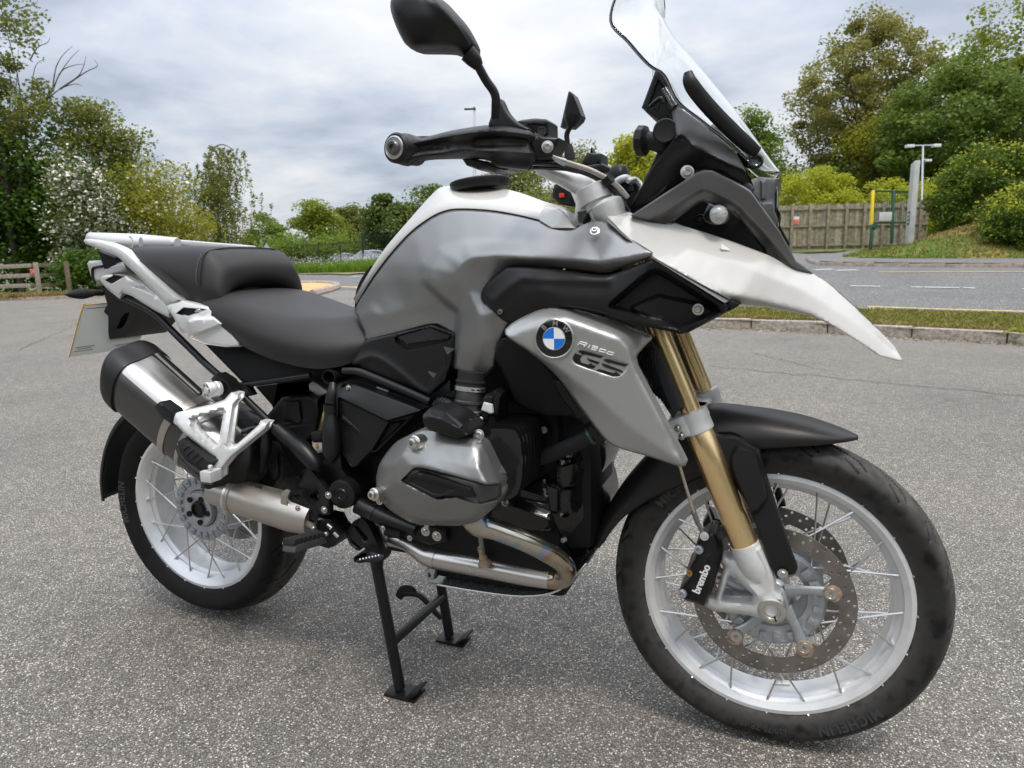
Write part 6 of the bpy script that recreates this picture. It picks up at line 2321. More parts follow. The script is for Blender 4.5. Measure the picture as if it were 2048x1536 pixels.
# ---------------- fork
fa, fb_ = P(8, 248, 50, -.105), P(8, 560, 818, -.105)
fd = unit(fb_ - fa)
top = fa - fd * .26
cl0 = P(8, 352, 345, -.105)
tc_ = float(np.dot(cl0 - fa, fd))
Lf = float(np.dot(fb_ - fa, fd))
for s in (1, -1):
    M3 = np.array([1, s, 1])
    ft_ = MB().lathe(fa * M3 - fd * M3 * .20, fd * M3, [(0, .0195), (.20 + tc_ + .02, .0195)], 40).build('fork_tube', P_GOLD, BIKE)
    MB().lathe((fa + fd * (tc_ + .010)) * M3, fd * M3, [(0, .0205), (.012, .0265), (.09, .0268), (.14, .0262), (Lf - tc_ - .012, .0258)], 44).build('fork_slider', P_GOLD, BIKE)
    ck = MB().lathe((fa + fd * (tc_ - .010)) * M3, fd * M3, [(0, .0225), (.002, .0305), (.016, .0315), (.020, .0300), (.034, .0305), (.042, .0300), (.044, .027)], 40).build('fork_clamp', P_CAST, BIKE)
    mb = MB()
    mb.box((fa + fd * (tc_ + .018)) * M3 + np.array([-.028, -.006 * s, -.004]), .020, .024, .018, basis(fd * M3, [0, 1, 0]), .006)
    mb.box((fa + fd * (tc_ + .018)) * M3 + np.array([-.02, .07 * s, .0]), .03, .07, .016, None, .006)
    mb.build('fork_bridge', P_CAST, BIKE)
bolt(8, 314, 386, -.136, .0052, axis=(-.5, -.85, .1), parent=BIKE)
bolt(8, 328, 414, -.136, .0052, axis=(-.5, -.85, .1), parent=BIKE)
# axle casting with its caliper arms
ca_o = KC(17, 482, 560) + KC(17, 478, 600, 405, 574, 388, 640) + KC(17, 412, 668, 345, 915, 285, 905, 260, 965) + K(17, 330, 1003, 450, 1020, 600, 1038) + K(17, 690, 1062, 760, 1090, 820, 1095) + K(17, 880, 1050, 885, 960) + K(17, 850, 880, 815, 840, 805, 760) + KC(17, 690, 505) + K(17, 590, 545)
ca_h = [KC(17, 462, 735, 560, 812, 640, 882, 628, 945, 400, 930, 395, 905)]
cst = panel('axle_casting', ca_o, C(17, 590, 530, -.124, 690, 790, -.122, 780, 1000, -.118, 330, 960, -.090, 400, 600, -.095, 450, 660, -.100, 840, 800, -.112, 880, 1000, -.112), P_CAST, BIKE, thick=.030, edge=(9, .012), step=6, holes=ca_h,
            feats=[f_ridge(K(17, 395, 610, 470, 660, 680, 890), 9, .006), f_ridge(K(17, 430, 700, 372, 915), 7, .005)])
MB().lathe((fb_ - fd * .012), fd, [(0, .0275), (.012, .0285), (.035, .0285), (.055, .0265), (.075, .018)], 36).build('slider_foot', P_CAST, BIKE)
axp = P(17, 782, 1000, -.118)
MB().lathe(axp, (0, -1, 0), [(-.03, .026), (.004, .0255), (.007, .0215), (.007, .0165), (.003, .0150), (.003, .0120), (-.012, .0110)], 36).build('axle_end', P_BOLT, BIKE)
MB().lathe(axp, (0, -1, 0), [(-.02, .0112), (-.006, .0112)], 20).build('axle_bore', P_DEEP, BIKE)
MB().lathe(axp + [0, .02, 0], (0, 1, 0), [(0, .029), (.03, .027), (.05, .024)], 30).build('axle_spacer', P_HUB, BIKE)
tb('axle_slit', 17, (800, 1050, -.1265, 816, 1088, -.124), .0016, P_DEEP, n=1, seg=6)
# far leg casting
MB().lathe((fb_ - fd * .012) * np.array([1, -1, 1]), fd, [(0, .0275), (.05, .0300), (.085, .0285), (.13, .020)], 28).build('slider_foot', P_CAST, BIKE)
# caliper
cal_o = KC(17, 195, 520, 205, 475, 240, 440, 300, 395) + K(17, 350, 400) + KC(17, 400, 540, 385, 650, 330, 830, 262, 965, 130, 930, 75, 900, 68, 850, 100, 800, 150, 745, 132, 710, 135, 660, 185, 610, 200, 560)
cal = panel('brake_caliper', cal_o, C(17, 300, 450, -.105, 150, 880, -.102, 260, 700, -.116, 380, 650, -.096, 120, 760, -.096), P_BLACK, BIKE, thick=.06, edge=(8, .012), step=6,
            feats=[f_recess(KC(17, 120, 770, 190, 600, 215, 560, 170, 520, 60, 640, 60, 800), .014, 5), f_ridge(K(17, 330, 450, 300, 620, 200, 900), 12, .005), f_recess(KC(17, 275, 600, 320, 560, 345, 625, 310, 650), -.004, 4)])
dirx = unit(P(17, 290, 655, -.118) - P(17, 200, 875, -.116))
diry = unit(np.cross([0, -1, 0], dirx))
c0 = P(17, 243, 762, -.1235)
lettering('caliper_lettering', 'brembo', c0, dirx, np.cross(dirx, [0.0, 1, 0]) * 1.0, .021, P_WHITEL, cal, .0006, bold=.0006, spacing=.98)
for x, y in ((228, 530), (100, 870)):
    MB().lathe(P(17, x, y, -.108), (-.2, -1, .1), [(0, .0085), (.008, .0085), (.009, .007), (.009, .0045), (.004, .004)], 18).build('caliper_pin', P_HUB, cal)
MB().lathe(P(17, 155, 712, -.104), (-.2, -1, .1), [(0, .006), (.006, .006), (.006, .003), (.003, .003)], 12).build('caliper_pin', mat('brass', (.45, .26, .10), .4, .8), cal)
MB().lathe(P(17, 268, 430, -.110), (0, -1, .35), [(0, .0080), (.006, .0085), (.010, .0085), (.010, .0045), (.016, .0040), (.016, .0018)], 18).build('banjo_bolt', P_BOLT, cal)
tb('brake_hose', 8, (320, 520, -.150, 350, 620, -.130, 372, 690, -.120), .0030, mat('braided_hose', (.50, .44, .36), .4, .6, var=(500, .4)))
tb('hose_fitting', 8, (370, 685, -.1205, 385, 725, -.116, 402, 758, -.112), [.0055, .0045, .004], mat('crimp_grey', (.22, .21, .21), .45, .6))
# far caliper
mcal = pp('far_caliper', 17, (250, 330, 300, 260, 400, 300, 450, 420, 420, 560, 330, 560, 270, 450), (350, 420, .085), P_BLACK, thick=.05, edge=(6, .008))
tb('far_hose', 17, (285, 140, .09, 290, 200, .09, 330, 290, .09), .005, P_BLACK)
# front mudguard
def fender(name, phs, m):
    rows = []
    for ph, rc, re, w in phs:
        a = rad(ph)
        sec = [(-w, re), (-w * 1.02, re + (rc - re) * .35), (-w * .86, re + (rc - re) * .70), (-w * .5, re + (rc - re) * .94), (0, rc)]
        sec = sec + [(-y, r) for y, r in sec[::-1][1:]]
        rows.append([(1.511 + r * math.sin(a), y, .325 + r * math.cos(a)) for y, r in sec])
    o = loft(name, rows, m, BIKE, nu=6, nv=4, angle=180)
    md = o.modifiers.new('thickness', 'SOLIDIFY')
    md.thickness = .004
    md.offset = 0
    return o


fender('front_mudguard', [(-24, .400, .318, .076), (-18, .396, .314, .076), (-10, .380, .313, .075), (-3, .371, .316, .074), (6, .364, .324, .068), (13, .360, .334, .056), (18.5, .359, .347, .038), (22.5, .360, .356, .010)], P_FEND)
fender('mudguard_extension', [(-80, .378, .355, .062), (-76, .374, .346, .068), (-66, .368, .330, .072), (-56, .366, .312, .074), (-46, .368, .296, .074), (-36, .376, .284, .074), (-26, .386, .284, .072), (-18, .388, .300, .070)], P_FEND)
fg_o = K(8, 446, 405, 465, 412) + KC(8, 497, 412) + K(8, 520, 416) + KC(8, 606, 462, 625, 540, 722, 835) + K(8, 742, 885, 735, 905, 700, 915) + KC(8, 668, 925, 645, 880) + K(8, 575, 690, 500, 560, 480, 520)
fg = panel('fork_guard', fg_o, C(8, 470, 420, -.098, 600, 465, -.088, 640, 640, -.100, 720, 850, -.112, 670, 910, -.112, 500, 560, -.108), P_PLAST, BIKE, thick=.012, edge=(4, .004), step=7,
           feats=[f_recess(K(8, 502, 480, 515, 455, 545, 450, 600, 480) + K(8, 622, 560, 636, 635, 600, 690, 572, 695) + K(8, 545, 640, 505, 540), -.018, 7)])
bolt(8, 688, 906, -.118, .0062, parent=BIKE)
pp('mudguard_join', 11, (290, 1150, 410, 1148, 465, 1158, 745, 1302, 720, 1325, 450, 1180, 400, 1168, 300, 1172), (290, 1160, -.0795, 460, 1165, -.0795, 735, 1312, -.073), P_DEEP, thick=.008, edge=(0, 0))
pp('far_fork_guard', 17, (780, 30, 830, 20, 890, 200, 830, 210), (830, 100, .075), P_PLAST, thick=.02)

# ---------------- steering head and handlebar
tp_ = P(20, 1225, 850, -.095)
MB().lathe(fa - fd * .215, -fd, [(0, .021), (.002, .028), (.03, .029), (.034, .031), (.052, .031), (.056, .026), (.06, .018)], 36).build('fork_cap', P_CAST, BIKE)
MB().lathe((fa - fd * .215) * np.array([1, -1, 1]), -fd, [(0, .021), (.002, .028), (.034, .031), (.052, .031), (.06, .018)], 28).build('fork_cap', P_CAST, BIKE)
MB().lathe(P(20, 1235, 890, -.095), fd * -1, [(-.05, .0205), (-.012, .021), (-.010, .0235), (.0, .0235), (.002, .0325), (.030, .0335), (.033, .030)], 36).build('fork_top_collar', P_CAST, BIKE)
yk = pp('fork_top_yoke', 20, (1010, 760, 1040, 735, 1180, 700, 1290, 750, 1325, 830, 1330, 1000, 1290, 1075, 1090, 1075, 1060, 990, 1070, 900), (1150, 760, -.050, 1300, 900, -.06, 1100, 1050, -.04), P_CAST, thick=.10, edge=(6, .010), step=7,
        feats=[f_recess(KC(20, 1080, 960, 1200, 930, 1150, 1060, 1090, 1060), .03, 6)])
tb('yoke_slot', 20, (1145, 812, -.078, 1200, 780, -.08, 1260, 760, -.078), .0035, P_DEEP)
tb('steering_stop_spring', 20, (1150, 1050, -.075, 1165, 1000, -.08, 1190, 960, -.08), .008, P_BLACK)
pp('instrument_mount', 20, (1330, 780, 1360, 740, 1420, 800, 1440, 900, 1380, 930, 1350, 860), (1380, 850, -.04), P_CAST, thick=.03, edge=(4, .005))
bar = np.array([P(5, 1060, 1060, -.195), P(20, 830, 640, -.155), P(20, 960, 695, -.118), P(20, 1060, 735, -.085), P(20, 1125, 745, -.055)])
br = [.011, .011, .0145, .0185, .020]
tube('handlebar', np.vstack([bar, [[bar[-1][0] + .006, 0, bar[-1][2]]], (bar * [1, -1, 1])[::-1]]), br + [.018] + br[::-1], P_CAST, BIKE, seg=20)
tube('handlebar_grip_tube', [P(5, 200, 1010, -.455), P(5, 500, 1000, -.365), P(5, 1060, 1060, -.195)], .0155, P_RUBBER, BIKE, seg=16)
tube('far_grip', (np.array([P(5, 200, 1010, -.455), P(5, 500, 1000, -.365), P(5, 1060, 1060, -.195)]) * [1, -1, 1]), .0155, P_RUBBER, BIKE, seg=16)
bar_end = P(5, 187, 1012, -.470)
hg_o = K(5, 145, 1010, 160, 940, 205, 912, 265, 912) + K(5, 350, 942, 420, 925, 560, 890, 740, 860, 830, 852) + K(5, 930, 850, 1040, 868) + KC(5, 1105, 890, 1125, 950, 1098, 982, 1100, 1012, 1128, 1052, 1122, 1090, 1092, 1150) + K(5, 1070, 1160) + KC(5, 860, 1138) + K(5, 820, 1100, 780, 1085) + K(5, 620, 1080, 380, 1088) + K(5, 260, 1124, 210, 1127, 165, 1095)
hg_c = C(5, 145, 1010, -.468, 265, 912, -.455, 260, 1120, -.460, 420, 925, -.425, 400, 1085, -.425, 740, 862, -.335, 700, 1080, -.335, 1040, 870, -.262, 1125, 950, -.236, 1128, 1060, -.236, 1080, 1155, -.250, 860, 1138, -.300, 900, 980, -.310, 600, 985, -.392)
hg = panel('handguard', hg_o, hg_c, P_PLAST, BIKE, thick=.012, edge=(8, .012), step=7,
           feats=[f_ridge(K(5, 250, 985, 450, 945, 700, 905, 900, 895, 1120, 925), 8, .011), f_ridge(K(5, 250, 1075, 400, 1050, 700, 1030, 1000, 1040, 1120, 1050), 8, .011), f_recess(K(5, 700, 940, 900, 925, 1090, 950, 1095, 1000, 900, 1010, 700, 1010), .006, 7)],
           lines=[(4, K(5, 250, 985, 450, 945, 700, 905, 900, 895, 1120, 925)), (4, K(5, 250, 1075, 400, 1050, 700, 1030, 1000, 1040, 1120, 1050))])
mirror(hg)
MB().lathe(bar_end, (-.12, -1, .02), [(-.05, .020), (-.01, .0225), (.004, .0225), (.007, .020), (.007, .0175)], 36).build('bar_end_collar', P_PLAST, BIKE)
MB().lathe(bar_end, (-.12, -1, .02), [(.003, .0172), (.0085, .0172), (.0095, .0155), (.0085, .0145)], 32).build('bar_end_ring', P_BOLT, BIKE)
MB().lathe(bar_end, (-.12, -1, .02), [(.003, .0125), (.011, .0115), (.014, .0085), (.014, .0045), (.008, .004)], 24).build('bar_end_bolt', mat('dark_steel', (.14, .14, .14), .35, .9), BIKE)
fin = panel('wind_deflector', K(5, 812, 862, 825, 800, 842, 735, 870, 688) + KC(5, 886, 672, 896, 690) + K(5, 930, 760, 990, 825, 1060, 865) + KC(5, 1112, 892) + K(5, 1000, 885, 900, 875), C(5, 820, 860, -.320, 886, 672, -.300, 1110, 890, -.245, 960, 830, -.285), P_PLAST, BIKE, thick=.02, edge=(4, .006), step=6)
mirror(fin)
kb = panel('handguard_bracket', KC(5, 1092, 985, 1102, 950, 1130, 915, 1180, 935, 1292, 942, 1286, 975, 1235, 1070, 1215, 1085, 1130, 1098, 1120, 1050), C(5, 1110, 980, -.236, 1290, 945, -.205, 1230, 1070, -.212), P_PLAST, BIKE, thick=.05, edge=(6, .007), step=7)
bolt(5, 1212, 1003, -.228, .0068, axis=(.25, -1, .05), parent=BIKE)
pp('brake_reservoir', 5, (1005, 828, 1040, 818, 1130, 808, 1205, 814, 1222, 832, 1224, 920, 1200, 935, 1120, 910, 1080, 880, 1010, 845), (1010, 830, -.235, 1220, 830, -.190, 1200, 930, -.195), P_PLAST, thick=.05, edge=(6, .006), feats=[f_recess(KC(5, 1000, 850, 1120, 840, 1230, 850, 1230, 960, 1000, 960), .004, 2)])
MB().lathe(P(5, 1172, 895, -.208), (.3, -1, .1), [(0, .0075), (.004, .0075), (.004, .0050), (.001, .005)], 24).build('reservoir_window', P_GLOSS, BIKE)
pp('brake_lever_perch', 5, (620, 1070, 700, 1078, 830, 1110, 870, 1140, 960, 1145, 940, 1160, 880, 1165, 850, 1180, 800, 1160, 740, 1160, 660, 1130), (640, 1080, -.335, 900, 1150, -.27), P_BLACK, thick=.05, edge=(6, .007))
# mirrors
mr_o = K(5, 138, 40, 160, -40, 240, -80, 360, -70) + K(5, 470, -20, 560, 70, 640, 165, 700, 270) + KC(5, 722, 322) + K(5, 720, 360, 690, 392, 650, 402) + K(5, 610, 375, 560, 358, 480, 353, 330, 350) + K(5, 280, 335, 240, 300, 195, 220, 155, 120)
panel('mirror', mr_o, C(5, 150, 0, -.485, 400, -60, -.47, 720, 330, -.372, 300, 340, -.46, 400, 150, -.475), P_PLAST, BIKE, thick=.018, edge=(24, .030), step=8, feats=[f_ridge(K(5, 380, -60, 520, 80, 690, 290), 10, .006)])
tube('mirror_neck', [P(5, 665, 360, -.372), P(5, 710, 410, -.366), P(5, 742, 455, -.362)], [.014, .0125, .0085], P_PLAST, BIKE)
tube('mirror_stem', [P(5, 735, 445, -.362), P(5, 790, 545, -.352), P(5, 842, 620, -.345), P(5, 858, 670, -.342), P(5, 858, 720, -.34), P(5, 855, 800, -.33)], .0072, P_BLACK, BIKE)
mlo = KC(20, 1012, 12, 1028, 12, 1062, 42, 1090, 110, 1124, 205, 1110, 240, 1045, 300, 985, 298, 948, 294, 960, 240, 985, 130)
panel('mirror', mlo, C(20, 1015, 12, .425, 1120, 210, .40, 950, 294, .455), P_PLAST, BIKE, thick=.03, edge=(5, .006), step=7)
tube('mirror_neck', [P(20, 1050, 200, .40), P(20, 1042, 240, .40), P(20, 1030, 290, .40)], [.0235, .0205, .011], P_PLAST, BIKE)
tube('mirror_stem', [P(20, 1030, 280, .40), P(20, 1000, 345, .40), P(20, 1002, 400, .40), P(20, 1012, 470, .40)], .0070, P_BLACK, BIKE)
tube('mirror_boot', [P(20, 1012, 430, .40), P(20, 1018, 490, .40), P(20, 1022, 545, .40)], [.0095, .013, .0145], P_RUBBER, BIKE)
pp('far_reservoir', 20, (1112, 578, 1160, 495, 1270, 500, 1275, 590, 1180, 600), (1190, 550, .24), P_PLAST, thick=.06, edge=(4, .005))
pp('far_handguard_edge', 20, (1130, 600, 1275, 575, 1380, 630, 1330, 650, 1200, 640), (1250, 610, .22), P_PLAST, thick=.05, edge=(4, .005))
# cables and hoses at the bars
tb('throttle_cable', 20, (690, 570, -.24, 850, 578, -.19, 1020, 600, -.14, 1200, 660, -.11, 1350, 770, -.10, 1440, 880, -.10, 1500, 960, -.10), .0052, P_GLOSS)
tb('clutch_hose', 20, (700, 608, -.22, 900, 612, -.16, 1080, 635, -.12, 1250, 705, -.10, 1390, 820, -.09, 1480, 940, -.09), .0048, P_GLOSS)
tb('brake_line_sleeve', 20, (880, 520, -.20, 930, 550, -.185, 980, 570, -.17), [.003, .0055, .0068], mat('crimp_silver', (.55, .55, .54), .35, .8))
tb('brake_line', 20, (970, 566, -.172, 1060, 592, -.15, 1180, 630, -.13, 1300, 690, -.115, 1400, 760, -.105, 1480, 850, -.10), .0050, mat('braided_line', (.50, .45, .40), .35, .7, var=(600, .3)))
tb('cable_clip', 20, (1300, 735, -.112, 1350, 690, -.118), .009, P_PLAST, n=1)
tb('fork_leg_cable', 20, (1480, 720, -.06, 1540, 700, -.03, 1590, 760, -.03, 1560, 830, -.04), .004, P_RACK)
MB().lathe(P(20, 1400, 640, -.02), fd, [(-.01, .012), (0, .020), (.012, .021), (.03, .019), (.05, .018)], 20).build('ignition_barrel', P_PLAST, BIKE)
tb('ignition_bracket', 20, (1360, 760, -.03, 1400, 720, -.045, 1460, 695, -.045, 1510, 720, -.03), .0075, P_RACK)
pp('steering_lock_block', 20, (1440, 740, 1500, 690, 1560, 740, 1590, 800, 1500, 900, 1460, 850), (1500, 780, -.02), P_BLACK, thick=.06)
pp('switch_cluster', 20, (880, 850, 890, 780, 930, 700, 1000, 720, 1030, 800, 1060, 920, 940, 900), (960, 810, .02), P_BLACK, thick=.06, edge=(5, .006))
MB().box(P(20, 960, 830, .015), .0055, .004, .0045, None, .002).build('red_switch', P_RED, BIKE)
pp('dark_loom', 6, (560, 1350, 640, 1280, 760, 1180, 860, 1150, 930, 1110, 1000, 1085, 980, 1120, 700, 1300, 600, 1370), (760, 1220, -.085), P_DEEP, thick=.08, edge=(0, 0))
for pts in ((700, 1290, -.10, 780, 1230, -.12, 840, 1160, -.11), (820, 1180, -.12, 880, 1140, -.12, 960, 1090, -.12)):
    tb('wiring', 6, pts, .004, P_PLAST)

# ---------------- engine
mb = MB()
mb.box((.86, 0, .52), .24, .13, .20, None, .05)
mb.box((1.06, 0, .60), .10, .10, .22, None, .05)
mb.box((.66, 0, .56), .10, .10, .22, None, .04)
mb.box((.98, 0, .80), .16, .10, .12, None, .04)
mb.build('engine_block', P_DEEP, BIKE)
hd_o = K(3, 578, 1030, 585, 980, 600, 925, 650, 850, 700, 795, 760, 762) + K(3, 850, 722, 960, 730, 1100, 762, 1190, 780) + KC(3, 1222, 800) + K(3, 1250, 850, 1318, 1015, 1334, 1060) + K(3, 1338, 1110, 1310, 1165, 1230, 1240, 1180, 1278, 1080, 1298) + K(3, 940, 1298, 830, 1292, 740, 1255, 650, 1195, 595, 1120)
hd_c = C(3, 578, 1030, -.345, 640, 870, -.340, 860, 722, -.325, 1190, 785, -.330, 1330, 1050, -.345, 1300, 1170, -.345, 1080, 1295, -.350, 740, 1250, -.352, 900, 1000, -.386, 1100, 1050, -.384, 760, 1060, -.378, 900, 1170, -.386, 1000, 880, -.372)
face = K(3, 640, 1020, 660, 930, 740, 870, 810, 868) + K(3, 880, 880, 1200, 960) + KC(3, 1310, 1045) + K(3, 1330, 1100, 1290, 1180, 1150, 1265, 950, 1275, 800, 1240, 690, 1160)
rec3 = KC(3, 722, 1030, 800, 952) + K(3, 830, 945, 870, 950) + KC(3, 1240, 1048, 1345, 1040, 1345, 1140) + KC(3, 1205, 1178, 1060, 1130, 950, 1145, 835, 1090)
upf = KC(3, 560, 1000, 700, 860, 790, 790, 1180, 835, 1215, 870, 1300, 1040, 1240, 1045, 880, 945, 800, 950, 700, 1040)
H0 = C(3, 578, 1030, -.335, 600, 925, -.330, 650, 850, -.326, 760, 762, -.322, 850, 722, -.318, 960, 730, -.322, 1190, 780, -.324, 1225, 800, -.324, 1318, 1015, -.330, 1338, 1080, -.330, 1310, 1165, -.330, 1180, 1278, -.332, 1080, 1298, -.334, 830, 1292, -.336, 650, 1195, -.336, 578, 1030, -.335)
H1 = C(3, 600, 1040, -.350, 625, 940, -.350, 680, 865, -.346, 790, 790, -.342, 1160, 825, -.344, 1195, 850, -.344, 1305, 1025, -.340)
H2 = C(3, 640, 1020, -.366, 665, 935, -.366, 740, 872, -.366, 810, 868, -.366, 880, 882, -.368, 1195, 955, -.368, 1290, 1038, -.352)
H3 = C(3, 690, 1030, -.378, 790, 935, -.378, 880, 935, -.380, 1240, 1040, -.374, 1328, 1056, -.340)
H4 = C(3, 1332, 1110, -.340, 1205, 1180, -.376, 1060, 1132, -.384, 950, 1147, -.386, 830, 1095, -.384, 690, 1030, -.378)
H5 = C(3, 620, 1100, -.358, 690, 1165, -.362, 800, 1245, -.362, 950, 1278, -.362, 1150, 1262, -.360, 1240, 1215, -.354, 1318, 1135, -.340)
hd = panel('cylinder_head_cover', hd_o, cage(H0, H1, H2, H3, H4, H5), metallic('engine_grey_paint', (.25, .25, .24), .34, .7, .05), BIKE, thick=.06, edge=(4, .006), step=7, angle=80, soft=5,
           feats=[f_recess(rec3, .014, 4)])
hm = mirror(hd)
ins = panel('head_cover_insert', KC(3, 730, 1028, 800, 990) + K(3, 825, 980, 860, 985) + KC(3, 1150, 1075, 1172, 1130, 1080, 1125, 990, 1122, 930, 1138, 830, 1085), C(3, 730, 1028, -.376, 860, 990, -.384, 1160, 1100, -.384, 930, 1135, -.386), P_PLAST, BIKE, thick=.015, edge=(3, .003), step=7, feats=[f_recess(KC(3, 790, 1000, 1060, 1075, 980, 1118, 920, 1110, 780, 1040), .002, 2)])
panel('head_cover_band', KC(3, 860, 962, 1240, 1055, 1318, 1052, 1322, 1130, 1210, 1165, 1170, 1130, 1150, 1075), C(3, 860, 970, -.374, 1240, 1060, -.364, 1310, 1100, -.338, 1180, 1140, -.372), mat('head_dark_grey', (.055, .055, .056), .42, .3), BIKE, thick=.012, edge=(3, .003), step=7)
for x, y, r in ((833, 797, .0100), (590, 1105, .0088)):
    MB().lathe(P(3, x, y, -.345), (-.15, -1, .12), [(-.01, r * 1.5), (.012, r * 1.45), (.014, r * 1.2), (.014, r), (.020, r * .95), (.0215, r * .7), (.0215, r * .42), (.012, r * .38)], 26).build('cover_bolt', P_BOLT, BIKE)
bolt(3, 1198, 753, -.310, .0068, axis=(.1, -1, .2), parent=BIKE)
bolt(3, 600, 1150, -.335, .005, parent=BIKE)
plug = panel('ignition_coil_cap', K(3, 860, 642) + KC(3, 898, 592) + K(3, 960, 598, 1060, 640, 1115, 688) + KC(3, 1152, 722) + K(3, 1135, 752) + KC(3, 1062, 772) + K(3, 975, 742, 885, 716), cage(
    C(3, 898, 590, -.318, 1000, 602, -.318, 1080, 650, -.318, 1152, 720, -.322), C(3, 860, 650, -.346, 905, 640, -.350, 965, 655, -.352, 1060, 702, -.352, 1120, 748, -.346), C(3, 880, 718, -.346, 980, 745, -.348, 1062, 774, -.346)),
    P_PLAST, BIKE, thick=.06, edge=(2.5, .002), step=5, soft=2.5, angle=60)
pp('coil_cap_recess', 3, (945, 610, 1000, 615, 1100, 690, 1085, 712, 960, 648), (945, 610, -.3255, 1000, 615, -.3245, 1085, 712, -.3475), P_BLACK, thick=.002, edge=(0, 0))
pp('coil_cap_base', 3, (1060, 775, 1150, 725, 1165, 720, 1210, 790, 1150, 790), (1120, 760, -.312), P_PLAST, thick=.03)
# fins
for k in range(9):
    y = -.292 + k * .0165
    V = []
    c = P(3, 1330, 930, -.28)
    prof = [(-.11, -.03), (-.10, .03), (-.05, .050), (.030, .058), (.052, .050), (.060, .01), (.058, -.04), (.042, -.072), (0, -.085), (-.06, -.08)]
    pr = crom(np.array(prof), 4, True)
    cx, cz = c[0] - .012, c[2] + .015
    n = len(pr)
    V = [(cx + a, y - .0016, cz + b) for a, b in pr] + [(cx + a, y + .0016, cz + b) for a, b in pr]
    mk('cylinder_fin', V, [tuple(range(n)), tuple(range(2 * n - 1, n - 1, -1))] + [(i, (i + 1) % n, (i + 1) % n + n, i + n) for i in range(n)], P_GLOSS, BIKE, smooth=False)
MB().box((cx - .02, -.20, cz - .01), .05, .07, .05, None, .02).build('cylinder', P_DEEP, BIKE)
MB().box((cx - .01, .22, cz), .065, .10, .095, None, .02).build('cylinder', P_DEEP, BIKE)
# front engine cover, gloss black
ec_o = KC(14, 350, 440) + K(14, 500, 430, 640, 440) + KC(14, 700, 455) + K(14, 712, 520, 700, 620, 662, 715) + K(14, 680, 780, 702, 900, 690, 960, 650, 1080, 590, 1190) + KC(14, 530, 1290, 470, 1290, 390, 1190, 300, 1010, 255, 760, 345, 745)
ec = panel('engine_front_cover', ec_o, C(14, 350, 450, -.120, 700, 460, -.030, 660, 715, -.040, 700, 900, -.025, 530, 1290, -.050, 300, 1010, -.150, 260, 770, -.160, 450, 600, -.122, 430, 900, -.128, 560, 800, -.082, 560, 1050, -.075, 600, 580, -.070), P_GLOSS, BIKE, thick=.12, edge=(5, .006), step=7, angle=45,
           feats=[f_ridge(K(14, 640, 480, 600, 640, 640, 760, 560, 1010, 540, 1180), 12, .010), f_recess(KC(14, 370, 575, 480, 560, 485, 610, 375, 640), .014, 5), f_recess(KC(14, 385, 785, 490, 765, 480, 800, 390, 810), .014, 5), f_recess(KC(14, 375, 975, 440, 975, 430, 1000, 378, 1010), .012, 4),
                  f_recess(KC(14, 255, 755, 360, 790, 360, 980, 280, 965), -.010, 4), f_recess(KC(14, 290, 1070, 320, 1075, 345, 1150, 310, 1140), -.006, 3), f_ridge(K(14, 348, 600, 345, 745, 365, 800), 4, .006)])
for x, y in ((385, 598), (390, 768), (378, 972), (402, 1165)):
    MB().lathe(P(14, x, y, -.128), (-.3, -1, 0), [(0, .0055), (.008, .0055), (.009, .004), (.009, .0025), (.005, .002)], 14).build('cover_screw', P_HUB, BIKE)
pp('crankcase_side', 3, (1300, 1150, 1600, 1000, 1640, 1170, 1640, 1340, 1500, 1330, 1250, 1240), (1300, 1180, -.16, 1600, 1040, -.155, 1600, 1300, -.16, 1400, 1260, -.168), P_GLOSS, thick=.08, edge=(6, .01), step=10, feats=[f_ridge(K(3, 1420, 1190, 1640, 1270), 10, .012), f_ridge(K(3, 1480, 1090, 1610, 1130), 8, .008)])
bolt(3, 1357, 1160, -.20, .005, parent=BIKE)
MB().lathe(P(3, 1560, 740, -.16), (.1, -1, .1), [(-.04, .020), (.002, .020), (.004, .018), (.002, .0155), (-.01, .0145)], 30).build('oil_filler', P_BLACK, BIKE)
MB().lathe(P(3, 1590, 722, -.166), (.1, -1, .1), [(0, .0075), (.004, .007), (.004, .004), (.001, .003)], 16).build('filler_plug', P_BOLT, BIKE)
tb('coolant_hose', 3, (1470, 890, -.150, 1520, 900, -.165, 1600, 880, -.172, 1720, 830, -.175, 1840, 775, -.172, 1890, 745, -.170), .0155, P_RUBBER, seg=18)
tb('hose_clip', 3, (1862, 765, -.172, 1874, 758, -.171), .0172, mat('green_clip', (.02, .09, .04), .4), n=1, seg=18)
pp('radiator', 7, (1400, 860, 1480, 838, 1530, 900, 1640, 1180, 1600, 1230, 1420, 960), (1480, 900, -.150, 1600, 1180, -.160), mat('radiator_core', (.012, .012, .0125), .6), thick=.06, edge=(2, .002))
for k in range(7):
    x0 = 1424 + k * 14
    tb('radiator_fin', 7, (x0, 870 + k * 4, -.155, x0 + 26, 1000 + k * 8, -.158, x0 + 80, 1110 + k * 12, -.165), .0016, P_GLOSS, seg=5)
pp('radiator_duct', 3, (1335, 170, 1400, 160, 1560, 280, 1700, 480, 1840, 690, 1760, 640, 1600, 640, 1480, 600, 1420, 560, 1360, 420, 1300, 300, 1305, 230), (1340, 200, -.225, 1700, 500, -.20, 1450, 560, -.20), P_DEEP, thick=.10, edge=(5, .006), step=10)
pp('radiator_brace', 3, (1640, 420, 1700, 540, 1790, 650, 1830, 640, 1780, 560, 1690, 430), (1700, 540, -.21), P_PLAST, thick=.02)
